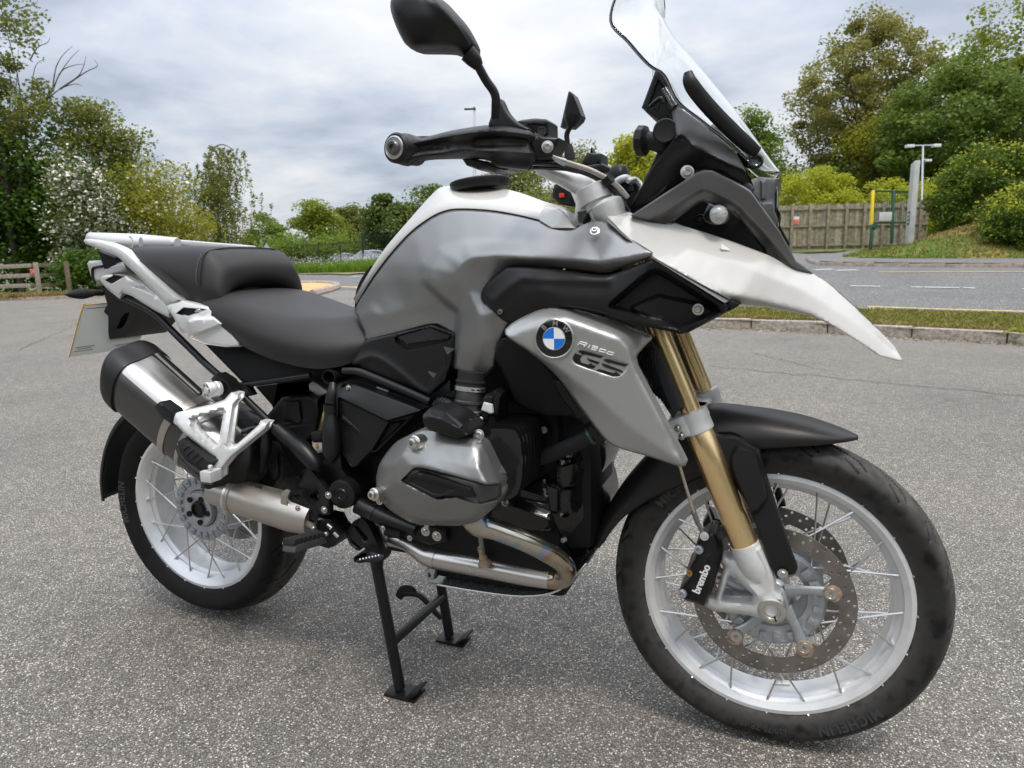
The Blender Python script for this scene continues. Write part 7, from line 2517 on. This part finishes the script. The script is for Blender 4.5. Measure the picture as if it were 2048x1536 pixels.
# throttle body with its clamps
t0, t1 = P(23, 880, 200, -.222), P(23, 800, 1090, -.236)
td = t1 - t0
Lt = np.linalg.norm(td)
f = lambda v: v * Lt
rT = .0265
MB().lathe(t0, td, [(0, rT), (f(.16), rT), (f(.175), rT * 1.12), (f(.20), rT * 1.12), (f(.215), rT * 1.04), (f(.30), rT * 1.04)], 36).build('intake_rubber', P_RUBBER, BIKE)
for a, b in ((.275, .365), (.72, .80)):
    c_ = MB().lathe(t0, td, [(f(a), rT * 1.10), (f(a) + .0006, rT * 1.13), (f(b) - .0006, rT * 1.13), (f(b), rT * 1.10)], 40).build('hose_clamp', P_ALU, BIKE)
    for q in (-.9, -.55, -.2):
        u_, v_, d_ = frame(td)
        o_ = t0 + d_ * f((a + b) / 2)
        vv = unit((CAM - o_) - d_ * np.dot(CAM - o_, d_))
        ss = np.cross(d_, vv)
        MB().box(o_ + rT * 1.14 * (math.cos(q) * vv + math.sin(q) * ss), .0035, .0012, .0012, basis(-math.sin(q) * vv + math.cos(q) * ss, d_)).build('clamp_tooth', P_BLACK, c_, smooth=False)
MB().lathe(t0, td, [(f(.36), rT * .98), (f(.40), rT * 1.02), (f(.54), rT * 1.02), (f(.56), rT * 1.12), (f(.60), rT * 1.12), (f(.62), rT), (f(.74), rT)], 40).build('throttle_body', mat('throttle_dark_cast', (.10, .10, .10), .32, .7), BIKE)
MB().lathe(t0, td, [(f(.79), rT * 1.0), (f(.84), rT * 1.03), (f(.90), rT * .98), (f(1.05), rT * .9)], 36).build('inlet_stub', P_HUB, BIKE)
pp('throttle_actuator', 23, (1060, 660, 1120, 590, 1240, 600, 1240, 520, 1300, 520, 1400, 570, 1370, 660, 1330, 1000, 1290, 1160, 1100, 1110, 1110, 1010, 1040, 960), (1100, 650, -.238, 1350, 650, -.226, 1200, 1100, -.238), P_PLAST, thick=.05, edge=(3, .004), feats=[f_recess(KC(23, 1240, 600, 1270, 600, 1250, 740, 1220, 740), -.004, 2), f_recess(KC(23, 1160, 930, 1310, 930, 1290, 1160, 1120, 1120), .005, 3)])
pp('actuator_label', 23, (1085, 725, 1225, 765, 1240, 900, 1195, 915, 1045, 850), (1140, 820, -.246), P_WHITEL, thick=.006, edge=(2, .001))
MB().lathe(P(23, 1050, 1010, -.245), (0, -1, .2), [(0, .005), (.004, .005), (.005, .003)], 14).build('actuator_screw', P_BOLT, BIKE)
pp('cable_bracket', 23, (440, 580, 520, 600, 530, 530, 600, 530, 600, 640, 520, 635, 440, 610), (520, 590, -.235), P_BLACK, thick=.01, edge=(0, 0))
tb('corrugated_sleeve', 23, (300, 770, -.24, 380, 730, -.25, 460, 760, -.255, 520, 830, -.255), .011, P_RUBBER)
for k in range(5):
    p = crom(path(23, 300, 770, -.24, 380, 730, -.25, 460, 760, -.255, 520, 830, -.255), 6)[2 + k * 2:4 + k * 2]
    tube('sleeve_ring', p[:2] * .35 + p[:2].mean(0) * .65, .0125, P_GLOSS, BIKE, n=1)

# ---------------- black side cover under the tank, frame, rear end
sc = pp('battery_side_cover', 3, (505, 188, 540, 176, 900, 92, 925, 92, 1058, 142, 1050, 215, 1030, 330, 1000, 420, 900, 510, 868, 500, 440, 330, 430, 318, 470, 260), (510, 190, -.142, 900, 95, -.168, 1050, 200, -.185, 880, 490, -.175, 440, 325, -.150), P_PLAST, thick=.03, edge=(4, .004), step=9,
        feats=[f_recess(K(3, 690, 165) + KC(3, 905, 98, 1045, 150) + K(3, 1030, 185, 800, 245, 750, 240), .010, 4), f_ridge(K(3, 440, 320, 590, 290, 860, 490), 6, .004), f_recess(KC(3, 985, 225, 1050, 230, 1060, 430, 900, 530, 865, 500, 1000, 330), -.008, 4)])
mb = MB()
gr = KC(3, 705, 163, 900, 100, 1035, 155, 1010, 172, 770, 203)
gp_ = np.array([q[:2] for q in gr])
gy = lambda x, y: float(tps(C(3, 510, 190, -.142, 900, 95, -.168, 1050, 200, -.185, 880, 490, -.175))(np.array([[x, y]]))[0]) + .004
for i in range(-30, 40):
    for sgn in (1, -1):
        pts = [np.array([gp_[:, 0].min() + i * 4.2 + t * 1.0, gp_[:, 1].min() + (t if sgn > 0 else 40 - t) * 1.0]) for t in np.linspace(0, 40, 60)]
        ins_ = [p for p in pts if pin(p[None], gp_)[0]]
        if len(ins_) > 3:
            mb.tube([A(*ins_[0], gy(*ins_[0])), A(*ins_[-1], gy(*ins_[-1]))], .0011, 4, 1, cap=False)
g_ = mb.build('grille_mesh', P_BLACK, sc, smooth=False)
g_['kind'] = 'stuff'
for pts in ((985, 222, 1045, 238, 1008, 270), (890, 372, 940, 388, 925, 412)):
    pp('cover_tab', 3, pts, (1000, 240, -.204), P_DGREY, thick=.006, edge=(0, 0))
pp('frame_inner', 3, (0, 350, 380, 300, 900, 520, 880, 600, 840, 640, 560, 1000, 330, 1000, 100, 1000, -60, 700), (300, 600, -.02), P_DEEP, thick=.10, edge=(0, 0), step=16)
tb('frame_rail', 3, (385, 368, -.165, 470, 372, -.168, 560, 405, -.172, 740, 480, -.178, 905, 552, -.182), .0085, P_BLACK, seg=16)
MB().lathe(P(3, 312, 400, -.150), (.1, -1, 0), [(-.25, .017), (.012, .017), (.014, .0165), (.014, .0145), (.004, .014), (-.02, .014)], 40).build('frame_tube_end', P_BLACK, BIKE)
pp('frame_label', 3, (582, 460, 650, 485, 650, 495, 582, 472), (610, 478, -.160), P_HUB, thick=.002, edge=(0, 0))
cvr_o = KC(15, 428, 200) + K(15, 440, 165, 480, 148, 560, 148) + KC(15, 640, 160, 1445, 465, 1448, 490) + KC(15, 1370, 530, 1290, 590, 900, 965, 830, 970, 660, 1150, 630, 1152, 595, 1128, 495, 985, 480, 800, 428, 560)
cv = panel('frame_side_cover', cvr_o, C(15, 430, 200, -.170, 560, 150, -.168, 1445, 470, -.185, 1040, 595, -.212, 470, 320, -.200, 840, 960, -.205, 640, 1150, -.190, 490, 985, -.188, 430, 560, -.186, 800, 330, -.188), P_PLAST, BIKE, thick=.03, edge=(4, .004), step=7, angle=30,
           feats=[f_recess(KC(15, 465, 315, 1030, 592, 1450, 470, 1500, 600, 900, 1050, 640, 1200, 470, 1000, 440, 600, 440, 330), .012, 4), f_recess(KC(15, 440, 340, 500, 345, 520, 530, 740, 760, 760, 790, 470, 600), -.008, 7),
                  f_recess(KC(15, 1045, 610, 1300, 570, 900, 960, 840, 960), .016, 6)], lines=[(4, K(15, 465, 315, 1030, 592, 1450, 470)), (4, K(15, 1030, 592, 840, 960))])
MB().lathe(P(15, 540, 212, -.176), (.1, -1, 0), [(-.004, .0118), (.001, .0118), (.001, .0100), (-.006, .0095)], 26).build('cover_eyelet', P_DEEP, BIKE)
bolt(15, 575, 210, -.180, .0045, parent=BIKE)
tb('frame_strut', 15, (392, 150, -.165, 390, 270, -.172, 372, 400, -.178), [.0085, .0145, .0150], P_BLACK, seg=16)
tb('frame_strut_lower', 15, (370, 420, -.178, 368, 520, -.180, 372, 760, -.188, 372, 980, -.192, 368, 1095, -.192), [.0148, .0150, .0205, .0190, .006], P_BLACK, seg=18)
tb('strut_collar', 15, (370, 410, -.178, 368, 500, -.180), .0165, P_BLACK, n=1, seg=18)
tb('subframe_rail', 1, (420, 465, -.115, 560, 528, -.125, 660, 590, -.135, 760, 690, -.145, 880, 808, -.152, 980, 905, -.158, 1160, 1060, -.165, 1400, 1290, -.175, 1480, 1360, -.178), .0088, P_BLACK, seg=14)
tb('subframe_rail_lower', 1, (1400, 1285, -.175, 1480, 1350, -.178, 1560, 1420, -.185, 1630, 1500, -.19, 1655, 1535, -.19), [.0155, .0175, .0215, .0175, .006], P_BLACK, seg=18)
tb('rail_collar', 1, (1395, 1282, -.175, 1485, 1360, -.178), [.017, .0185], P_BLACK, n=1, seg=18)
tb('seat_rail', 1, (1160, 1020, -.158, 1400, 985, -.158, 1600, 955, -.160), .0065, P_BLACK)
pp('rail_gusset', 1, (1090, 1000, 1200, 1010, 1240, 1080, 1160, 1090, 1120, 1060), (1160, 1040, -.170), P_BLACK, thick=.02)
fp_o = KC(15, 170, 1180, 310, 1030, 420, 1040, 470, 850, 485, 985, 505, 1170, 590, 1280, 700, 1400, 700, 1536, 400, 1600, 330, 1440)
fpl = panel('main_frame_plate', fp_o, C(15, 200, 1180, -.150, 470, 900, -.175, 600, 1290, -.165, 500, 1500, -.165), P_BLACK, BIKE, thick=.05, edge=(4, .005), step=10)
cap_p = P(3, 383, 1105, -.185)
MB().lathe(cap_p, (.05, -1, 0), [(-.02, .0350), (.0, .0350), (.008, .0335), (.010, .030), (.010, .0155), (.012, .0140), (.012, .009), (.0105, .008)], 44).build('swingarm_pivot_cap', P_BLACK, BIKE)
br_o = KC(15, 25, 1190, 95, 1155, 130, 1165, 340, 1440, 345, 1536) + KC(16, 690, 260) + K(16, 680, 340) + KC(16, 570, 350, 380, 200, 370, 100, 250, -60) + KC(15, 40, 1240)
pegp = panel('footpeg_plate', br_o, C(15, 90, 1180, -.180, 340, 1450, -.195) + C(16, 620, 300, -.200, 380, 120, -.185), P_BLACK, BIKE, thick=.012, edge=(3, .003), step=8, holes=[KC(16, 440, 20, 500, -20, 540, 60, 520, 150, 480, 180, 400, 110)])
for x, y in ((662, 70), (606, 270)):
    bolt(16, x, y, -.206, .0055, parent=BIKE)
pp('brake_cylinder', 16, (440, 10, 500, -40, 535, 60, 500, 120, 450, 100), (480, 40, -.16), mat('cylinder_grey', (.12, .12, .12), .4, .5), thick=.04, edge=(4, .006))
# shock, reservoir, rear hugger
tb('shock_absorber', 15, (310, 400, -.05, 280, 560, -.055, 250, 720, -.06), .013, P_GOLD, seg=16)
MB().lathe(P(15, 215, 730, -.12), (.05, 0, -1), [(0, .017), (.004, .0175), (.018, .0175), (.020, .016)], 26).build('reservoir_cap', P_RUBBER, BIKE)
MB().lathe(P(15, 220, 840, -.12), (.05, 0, -1), [(0, .0155), (.016, .016), (.020, .015), (.026, .012)], 26).build('fluid_reservoir', P_MILK, BIKE)
MB().box(P(15, 200, 890, -.136), .004, .001, .005).build('reservoir_label', mat('label_tan', (.40, .28, .12), .5), BIKE)
pp('shock_bracket', 15, (105, 170, 150, 130, 200, 150, 350, 265, 215, 315, 110, 230), (220, 230, -.06), P_RACK, thick=.03)
pp('electrics_box', 2, (880, 470, 950, 385, 1080, 370, 1130, 390, 1140, 450, 1120, 560, 1060, 600, 1000, 620, 900, 600), (1000, 480, -.085), P_PLAST, thick=.12, edge=(6, .008), feats=[f_recess(KC(2, 955, 400, 1040, 395, 1055, 500, 1040, 520, 960, 500), -.006, 4), f_ridge(K(2, 950, 520, 1060, 505), 3, .003), f_ridge(K(2, 960, 540, 1060, 525), 3, .003)])
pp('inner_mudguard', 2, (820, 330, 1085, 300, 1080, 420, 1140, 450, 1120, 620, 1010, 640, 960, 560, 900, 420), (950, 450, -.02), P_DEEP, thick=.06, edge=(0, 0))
fh = []
for ph, r in ((-90, .350), (-80, .352), (-68, .351), (-56, .350), (-44, .348), (-30, .346)):
    a = rad(ph)
    fh.append([(r * math.sin(a) * q, y, .3286 + r * math.cos(a) * q) for y, q in ((-.095, .93), (-.088, .975), (-.05, 1.0), (0, 1.01), (.05, 1.0), (.088, .975), (.095, .93))])
hug = loft('rear_hugger', fh, P_BLACK, BIKE, nu=4, nv=3, angle=180)
md = hug.modifiers.new('thickness', 'SOLIDIFY')
md.thickness = .004
MB().lathe((0, .08, .3286), (0, 1, 0), [(0, .055), (.02, .085), (.09, .085), (.11, .05)], 30).build('final_drive', mat('drive_grey', (.10, .10, .10), .45, .5), BIKE)
tube('swingarm', [(0, .12, .335), (.2, .12, .37), (.45, .10, .42), (.58, .05, .46)], [.055, .05, .055, .05], P_BLACK, BIKE, seg=16)

# ---------------- silencer and exhaust
sA = [P(2, 350, 160, -.150), P(2, 250, 192, -.205), P(2, 160, 236, -.252), P(2, 112, 335, -.268), P(2, 126, 442, -.250)]
sB = [P(2, 800, 585, -.150), P(2, 735, 600, -.205), P(2, 640, 650, -.246), P(2, 570, 740, -.256), P(2, 556, 838, -.240)]


def silrow(t, g=1.0, m_=None):
    r = [a + (b - a) * t for a, b in zip(sA, sB)]
    c = sum(r) / 5 + np.array([0, .035, 0])
    inner = [r[4] + np.array([.02, .075, .005]), r[2] * .3 + r[4] * .7 + np.array([.015, .115, .01]), r[0] + np.array([-.005, .03, -.04])]
    r = r + inner
    return [c + (q - c) * g for q in r]


def sloft(name, ts, m, nv=5, cap=True):
    return loft(name, [silrow(*t) for t in ts], m, BIKE, nu=3, nv=nv, closed=True, capends=cap, angle=50)


sloft('silencer_body', [(.012, .90), (.015, 1.0), (.25, 1.0), (.6, .98), (.98, .90), (1.0, .7)], P_STEEL)
sb_ = bpy.data.objects['silencer_body']
sb_.data.materials.append(mat('silencer_shaded_side', (.12, .117, .113), .32, .85))  # darker side faces: the ground's reflection is put into the colour
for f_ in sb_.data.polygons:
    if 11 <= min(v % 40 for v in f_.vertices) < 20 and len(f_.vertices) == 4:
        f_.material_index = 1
capr = []
e0 = [P(2, 335, 145, -.150), P(2, 190, 92, -.190), P(2, 95, 100, -.225), P(2, 50, 150, -.245), P(2, 48, 250, -.250)]
sloft('silencer_end_cap', [(.012, 1.04), (.006, 1.055), (-.05, 1.05), (-.11, 1.02), (-.165, .92), (-.205, .74), (-.22, .50)], P_FEND)
pp('silencer_rail', 2, (300, 170, 345, 160, 560, 355, 545, 372, 520, 365), (320, 170, -.212, 540, 360, -.215), P_GLOSS, thick=.004, edge=(2, .002))
pp('silencer_rail_strip', 2, (318, 168, 330, 165, 545, 362, 536, 365), (320, 170, -.2165, 540, 360, -.2195), P_ALU, thick=.002, edge=(0, 0))
sloft('silencer_strap', [(.52, .99), (.522, 1.016), (.575, 1.014), (.577, .98)], P_SATIN)
pp('heat_shield', 2, (420, 630, 440, 600, 480, 590, 600, 700, 595, 735, 555, 770, 530, 765, 480, 720, 440, 680), (430, 630, -.272, 590, 720, -.268, 500, 680, -.276), P_RUBBER, thick=.02, edge=(8, .010), feats=[f_ridge(K(2, 455 + 0, 640, 470, 615), 3, .003)] + [f_ridge(K(2, 478 + 18 * i, 640 + 14 * i, 492 + 18 * i, 612 + 14 * i), 2.4, .003) for i in range(5)])
sloft('shield_band', [(.70, .96), (.702, .995), (.735, .99), (.737, .95)], P_SATIN)
pp('exhaust_cover', 2, (548, 830, 560, 770, 600, 690, 690, 560, 790, 540, 820, 600, 815, 700, 790, 800, 730, 860, 680, 920, 640, 915), (560, 820, -.225, 680, 900, -.205, 790, 600, -.16, 700, 700, -.205), P_PLAST, thick=.06, edge=(10, .018))
pA, pB = P(2, 715, 868, -.185), P(2, 1110, 985, -.175)
pd = unit(pB - pA)
MB().lathe(pA, pd, [(-.06, .036), (.002, .040), (.003, .0445), (.012, .0445), (.013, .042), (.09, .0435), (np.linalg.norm(pB - pA) * .75, .046), (np.linalg.norm(pB - pA), .040)], 48).build('exhaust_pipe', P_SATIN, BIKE)
MB().lathe(pA, pd, [(-.004, .0432), (-.003, .0455), (.004, .0455), (.005, .0432)], 48).build('exhaust_clamp', P_ALU, BIKE)
pp('pipe_step_shield', 2, (950, 850, 975, 838, 990, 850, 975, 900, 1000, 960, 1110, 1015, 1108, 1040, 980, 985, 940, 930), (960, 860, -.212, 1100, 1030, -.205), P_SATIN, thick=.004, edge=(3, .003))
pp('pipe_cover_black', 2, (980, 880, 1000, 845, 1050, 850, 1085, 900, 1140, 930, 1140, 1000, 1105, 1005, 1010, 955), (1000, 900, -.200, 1120, 960, -.195), P_PLAST, thick=.03, edge=(5, .006), feats=[f_recess(K(2, 1005, 870, 1040, 858, 1065, 880, 1030, 900), .004, 3)])
bolt(2, 1030, 932, -.206, .0045, parent=BIKE)
MB().box(P(2, 835, 825, -.228), .010, .001, .004, basis(pd, [0, 1, 0]), .0005).build('pipe_badge', P_GLOSS, BIKE)
M_HEAT = bpy.data.materials.new('heat_tinted_steel')
M_HEAT.use_nodes = True
_nt = M_HEAT.node_tree
_b = _nt.nodes['Principled BSDF']
_tc = _nt.nodes.new('ShaderNodeTexCoord')
_mp = _nt.nodes.new('ShaderNodeMapping')
_mp.inputs['Scale'].default_value = (6, 6, 6)
_n = _nt.nodes.new('ShaderNodeTexNoise')
_n.inputs['Scale'].default_value = 1.6
_n.inputs['Detail'].default_value = 6
_nt.links.new(_tc.outputs['Object'], _mp.inputs[0])
_nt.links.new(_mp.outputs[0], _n.inputs['Vector'])
_nt.links.new(ramp(_nt, _n.outputs[0], [(0.30, (.46, .43, .37)), (.44, (.50, .43, .32)), (0.50, (.40, .29, .18)), (0.53, (.58, .36, .44)), (0.565, (.26, .46, .62)), (0.61, (.52, .48, .40)), (.75, (.55, .52, .46))]), _b.inputs['Base Color'])
_b.inputs['Metallic'].default_value = .95
_b.inputs['Roughness'].default_value = .16
tb('exhaust_header', 4, (1150, 200, -.285, 1195, 265, -.275, 1290, 298, -.258, 1430, 350, -.235, 1560, 410, -.205, 1680, 480, -.165, 1728, 540, -.135, 1700, 592, -.118, 1620, 600, -.112, 1500, 580, -.112), [.026, .024, .0205, .0200, .0200, .0205, .021, .0215, .0215, .0215], M_HEAT, seg=24)
tb('exhaust_collector', 4, (1640, 602, -.112, 1450, 568, -.114, 1250, 528, -.118, 1050, 492, -.122, 945, 472, -.124), [.0215, .0235, .0240, .0240, .0235], P_STEEL, seg=26)
tb('collector_tail', 4, (950, 472, -.124, 880, 455, -.124, 820, 420, -.122, 760, 380, -.118, 690, 355, -.112, 600, 335, -.105), [.0235, .0225, .019, .018, .020, .022], P_STEEL, seg=24)
tb('collector_band', 4, (905, 462, -.124, 945, 472, -.124), .0252, P_STEEL, n=1, seg=26)
tb('catalyst_end', 4, (560, 300, -.10, 640, 320, -.10, 690, 350, -.10), [.035, .036, .03], P_SATIN, seg=20)
MB().lathe(P(4, 1235, 505, -.146), (-.12, -.3, 1), [(0, .016), (.006, .013), (.012, .0095), (.018, .0095), (.020, .007), (.045, .006)], 16).build('oxygen_sensor', P_RUST, BIKE)
tb('sensor_sleeve', 4, (1222, 445, -.15, 1215, 400, -.15, 1208, 345, -.15), .0052, mat('sleeve_grey', (.25, .23, .21), .6, var=(400, .5)))
pp('collector_bracket', 4, (870, 545, 905, 530, 935, 540, 925, 600, 890, 610), (900, 570, -.12), P_HUB, thick=.012, edge=(2, .002), holes=[KC(4, 890, 560, 915, 555, 910, 585, 892, 588)])
sk = [[(.776, y, .272 - .004 * abs(y) / .1), (.90, y, .268), (1.01, y, .276), (1.09, y, .305), (1.15, y, .375)] for y in (-.125, -.118, -.06, 0, .06, .125)]
sk[0] = [(x, y, z + .004) for x, y, z in sk[0]]
skp = loft('skid_plate', sk, P_ALU, BIKE, nu=2, nv=4, angle=50)
md = skp.modifiers.new('thickness', 'SOLIDIFY')
md.thickness = .003
pp('engine_mount_lower', 4, (630, 300, 800, 290, 830, 260, 1000, 300, 1010, 370, 900, 390, 800, 350, 660, 330), (800, 320, -.15), P_BLACK, thick=.06, edge=(4, .005))
tb('frame_lower_tube', 4, (470, 150, -.165, 600, 215, -.165, 720, 262, -.165, 820, 300, -.165), [.020, .0185, .0135, .011], P_BLACK, seg=18)
tb('frame_lower_band', 4, (545, 185, -.165, 575, 200, -.165), .0208, P_GLOSS, n=1, seg=18)
tb('stand_rubber', 4, (640, 305, -.155, 735, 325, -.155), .012, P_RUBBER, seg=14)
for x, y, r in ((877, 310, .0068), (945, 338, .0072), (782, 350, .0042), (620, 290, .004)):
    bolt(4, x, y, -.185, r, parent=BIKE)
pp('mount_lug', 4, (870, 270, 895, 270, 892, 300, 872, 300), (880, 285, -.19), P_HUB, thick=.004, edge=(0, 0))
pp('sump_lug', 4, (1060, 400, 1100, 350, 1160, 330, 1175, 400, 1140, 430), (1110, 390, -.11), P_HUB, thick=.02, edge=(3, .004), holes=[KC(4, 1110, 370, 1140, 350, 1160, 380, 1140, 405, 1115, 395)])
MB().box((.93, 0, .345), .165, .098, .075, None, .02).build('sump_block', P_DEEP, BIKE)
pp('sump', 4, (1000, 300, 1250, 330, 1500, 430, 1700, 520, 1560, 560, 1300, 480, 1000, 420), (1200, 400, -.10), P_DEEP, thick=.2, edge=(0, 0), step=14)
pp('horn', 14, (560, 1240, 700, 1070, 718, 1110, 690, 1190, 600, 1260), (650, 1150, .06), mat('rusty_brown', (.14, .07, .035), .6, .3), thick=.02)

# ---------------- centre stand
cs0, cs1 = P(4, 578, 490, -.165), P(4, 722, 1245, -.158)
foot = G(*K(4, 722, 1252)[0], .012)
tube('stand_leg', [cs0, (cs0 + foot) / 2, foot], [.0135, .0132, .0128], P_BLACK, BIKE, seg=22, n=2)
footf = G(*K(4, 1020, 935)[0], .012)
legtop = P(4, 930, 400, .09)
tube('stand_leg', [legtop, (legtop + footf) / 2, footf], .0128, P_BLACK, BIKE, seg=20, n=2)
u0 = foot + (cs0 - foot) * .36
u1 = footf + (legtop - footf) * .44
tube('stand_crossbar', [u0, u1], .0120, P_BLACK, BIKE, seg=20, n=1)
for f_, kk in ((foot, 1), (footf, -1)):
    mb = MB()
    mb.box(f_ + np.array([.012, 0, -.0085]), .042, .026, .0035, np.array([[.98, 0, .0], [0, 1, 0], [0, 0, 1]]), .002)
    mb.box(f_ + np.array([.045, 0, .004]), .018, .026, .003, np.array([[.80, 0, .6], [0, 1, 0], [-.6, 0, .8]]), .002)
    mb.build('stand_foot', P_BLACK, BIKE)
tb('side_stand', 4, (722, 700, .10, 760, 680, .10, 830, 690, .10, 880, 730, .10, 930, 790, .10, 975, 835, .10), [.008, .0095, .0085, .008, .008, .007], P_BLACK, seg=12)
tb('side_stand_pad', 4, (715, 705, .10, 740, 668, .10, 790, 665, .10, 805, 685, .10), [.006, .007, .007, .006], P_BLACK, seg=8, flat=2)
pv = pp('stand_arm', 16, (900, 560, 1000, 430, 1130, 390, 1200, 450, 1260, 560, 1400, 880, 1340, 920, 1200, 830, 1060, 830, 960, 760, 910, 640), (1000, 500, -.165, 1350, 880, -.17), P_BLACK, thick=.02, edge=(3, .003), holes=[KC(16, 1000, 490, 1060, 490, 1200, 650, 1190, 710, 1150, 700, 1080, 600), KC(16, 960, 650, 1000, 700, 1120, 800, 1060, 790, 980, 730)])
ped_o = KC(16, 1000, 930, 1020, 890, 1160, 800, 1260, 830, 1390, 870, 1430, 880, 1420, 940, 1380, 990, 1240, 1000, 1180, 985, 1080, 1000, 1010, 980)
pdl = pp('brake_pedal', 16, (1000, 930, 1020, 890, 1160, 800, 1260, 830, 1390, 870, 1430, 880, 1420, 940, 1380, 990, 1240, 1000, 1180, 985, 1080, 1000, 1010, 980), (1010, 940, -.205, 1400, 900, -.185, 1160, 810, -.19), P_BLACK, thick=.03, edge=(4, .004), holes=[KC(16, 1050, 930, 1120, 880, 1170, 870, 1180, 900, 1100, 935)])
for k in range(9):
    x, y = (1015 + k * 17, 905 - k * 12) if k < 9 else (0, 0)
    MB().lathe(P(16, x, y, -.204), (0, -.5, 1), [(0, .0022), (.003, .0018)], 6).build('pedal_tooth', P_ALU, pdl)
for k in range(7):
    MB().lathe(P(16, 1100 + k * 42, 950 - k * 9, -.205), (0, -.7, .7), [(0, .0022), (.003, .0018)], 6).build('pedal_tooth', P_ALU, pdl)
tb('stand_socket', 16, (1330, 930, -.175, 1322, 1010, -.168), [.0150, .0152], P_BLACK, n=1, seg=20)
# rider footpeg
q0, q1 = P(16, 110, 735, -.330), P(16, 560, 610, -.215)
ax1 = unit(q1 - q0)
Mq = np.array([ax1, unit(np.cross([0, 0, 1], ax1)), np.cross(ax1, unit(np.cross([0, 0, 1], ax1)))])
Lq = np.linalg.norm(q1 - q0)
fpg = MB().box((q0 + q1) / 2 - [0, 0, .010], Lq / 2, .017, .009, Mq, .006, taper=.95).build('rider_footpeg', mat('peg_cast_grey', (.10, .10, .10), .45, .5), BIKE)
mb = MB()
for k in range(7):
    mb.box(q0 + ax1 * (Lq * (.07 + k * .135)) + [0, 0, .003], .0065, .0155, .0075, Mq, .0035)
mb.build('peg_rubber', P_RUBBER, fpg)
mb = MB()
for k in range(12):
    mb.lathe(q0 + ax1 * (Lq * (.05 + k * .08)) - Mq[1] * .0165 * (1 if Mq[1][1] > 0 else -1) + [0, 0, -.004], (0, 0, 1), [(0, .003), (.006, .0014)], 6)
mb.build('peg_teeth', P_ALU, fpg)
pp('peg_hinge', 16, (470, 380, 560, 370, 700, 400, 760, 520, 840, 600, 800, 680, 740, 770, 660, 800, 470, 740, 560, 640, 520, 560, 460, 520), (500, 450, -.205, 800, 620, -.19, 650, 780, -.20), P_BLACK, thick=.05, edge=(4, .006), feats=[f_recess(KC(16, 470, 390, 540, 390, 530, 560, 470, 550), -.008, 4)])
for x, y, r in ((475, 510, .0045), (645, 592, .0052)):
    MB().lathe(P(16, x, y, -.218), (0, -1, 0), [(0, r), (.006, r), (.008, r * .6)], 16).build('hinge_pin', P_BOLT, BIKE)
for a, b in (((645, 470), (705, 520)), ((735, 580), (795, 640))):
    tb('peg_spring', 16, (*a, -.214, *b, -.212), .0045, P_BOLT, n=1)
pp('pillion_peg_mount', 2, (412, 462, 570, 425, 665, 395, 700, 355, 735, 362, 738, 390, 712, 420, 682, 625, 720, 622, 835, 520, 845, 498, 885, 505, 872, 540, 700, 680, 655, 735, 652, 775, 610, 805, 562, 800, 545, 775, 565, 745, 600, 718, 625, 690, 470, 565, 430, 522, 410, 508),
   (412, 480, -.282, 700, 370, -.205, 870, 515, -.205, 600, 760, -.275, 500, 520, -.280), P_CAST, thick=.020, edge=(5, .008), step=6, holes=[KC(2, 500, 490, 655, 445, 662, 460, 634, 615, 610, 630, 515, 545)])
pp('mount_end_block', 2, (318, 430, 345, 405, 405, 450, 418, 470, 408, 520, 345, 475), (340, 440, -.282, 410, 490, -.284), P_BLACK, thick=.03, edge=(3, .004))
lp = P(2, 598, 765, -.285)
pgl = pp('pillion_footpeg', 2, (432, 605, 455, 588, 490, 600, 602, 705, 590, 730, 565, 752, 545, 760, 470, 700), (450, 610, -.292, 590, 720, -.296), P_RUBBER, thick=.03, edge=(7, .010), feats=[f_ridge(K(2, 455 + 24 * i, 650 + 18 * i, 485 + 24 * i, 625 + 18 * i), 2.2, .003) for i in range(4)])
MB().box(P(2, 600, 768, -.29), .016, .018, .013, None, .004).build('peg_pivot', P_CAST, BIKE)
MB().lathe(P(2, 600, 728, -.296), (0, -1, .3), [(0, .005), (.005, .005), (.006, .003)], 14).build('peg_pivot_pin', P_CAST, BIKE)
kn = P(2, 583, 348, -.235)
MB().lathe(kn, (-.25, -1, 0), [(-.03, .0165), (-.022, .0185), (-.018, .0165), (-.012, .0185), (-.006, .0165), (-.004, .0190), (.002, .0190), (.004, .0178), (.003, .0085), (.005, .0080), (.005, .003)], 40).build('preload_knob', P_CAST, BIKE)
mb = MB()
u_, v_, d_ = frame((-.25, -1, 0))
for k in range(6):
    a = 2 * math.pi * k / 6
    mb.box(kn + d_ * .0034 + .0132 * (math.cos(a) * u_ + math.sin(a) * v_), .0030, .0042, .0010, np.array([math.cos(a) * u_ + math.sin(a) * v_, -math.sin(a) * u_ + math.cos(a) * v_, d_]), .0008)
mb.build('knob_recesses', mat('knob_shadow_grey', (.25, .25, .25), .5, .4), BIKE)
pp('knob_mount', 2, (600, 290, 625, 265, 680, 300, 710, 350, 690, 390, 640, 395), (650, 330, -.20), P_BLACK, thick=.03, edge=(4, .006))
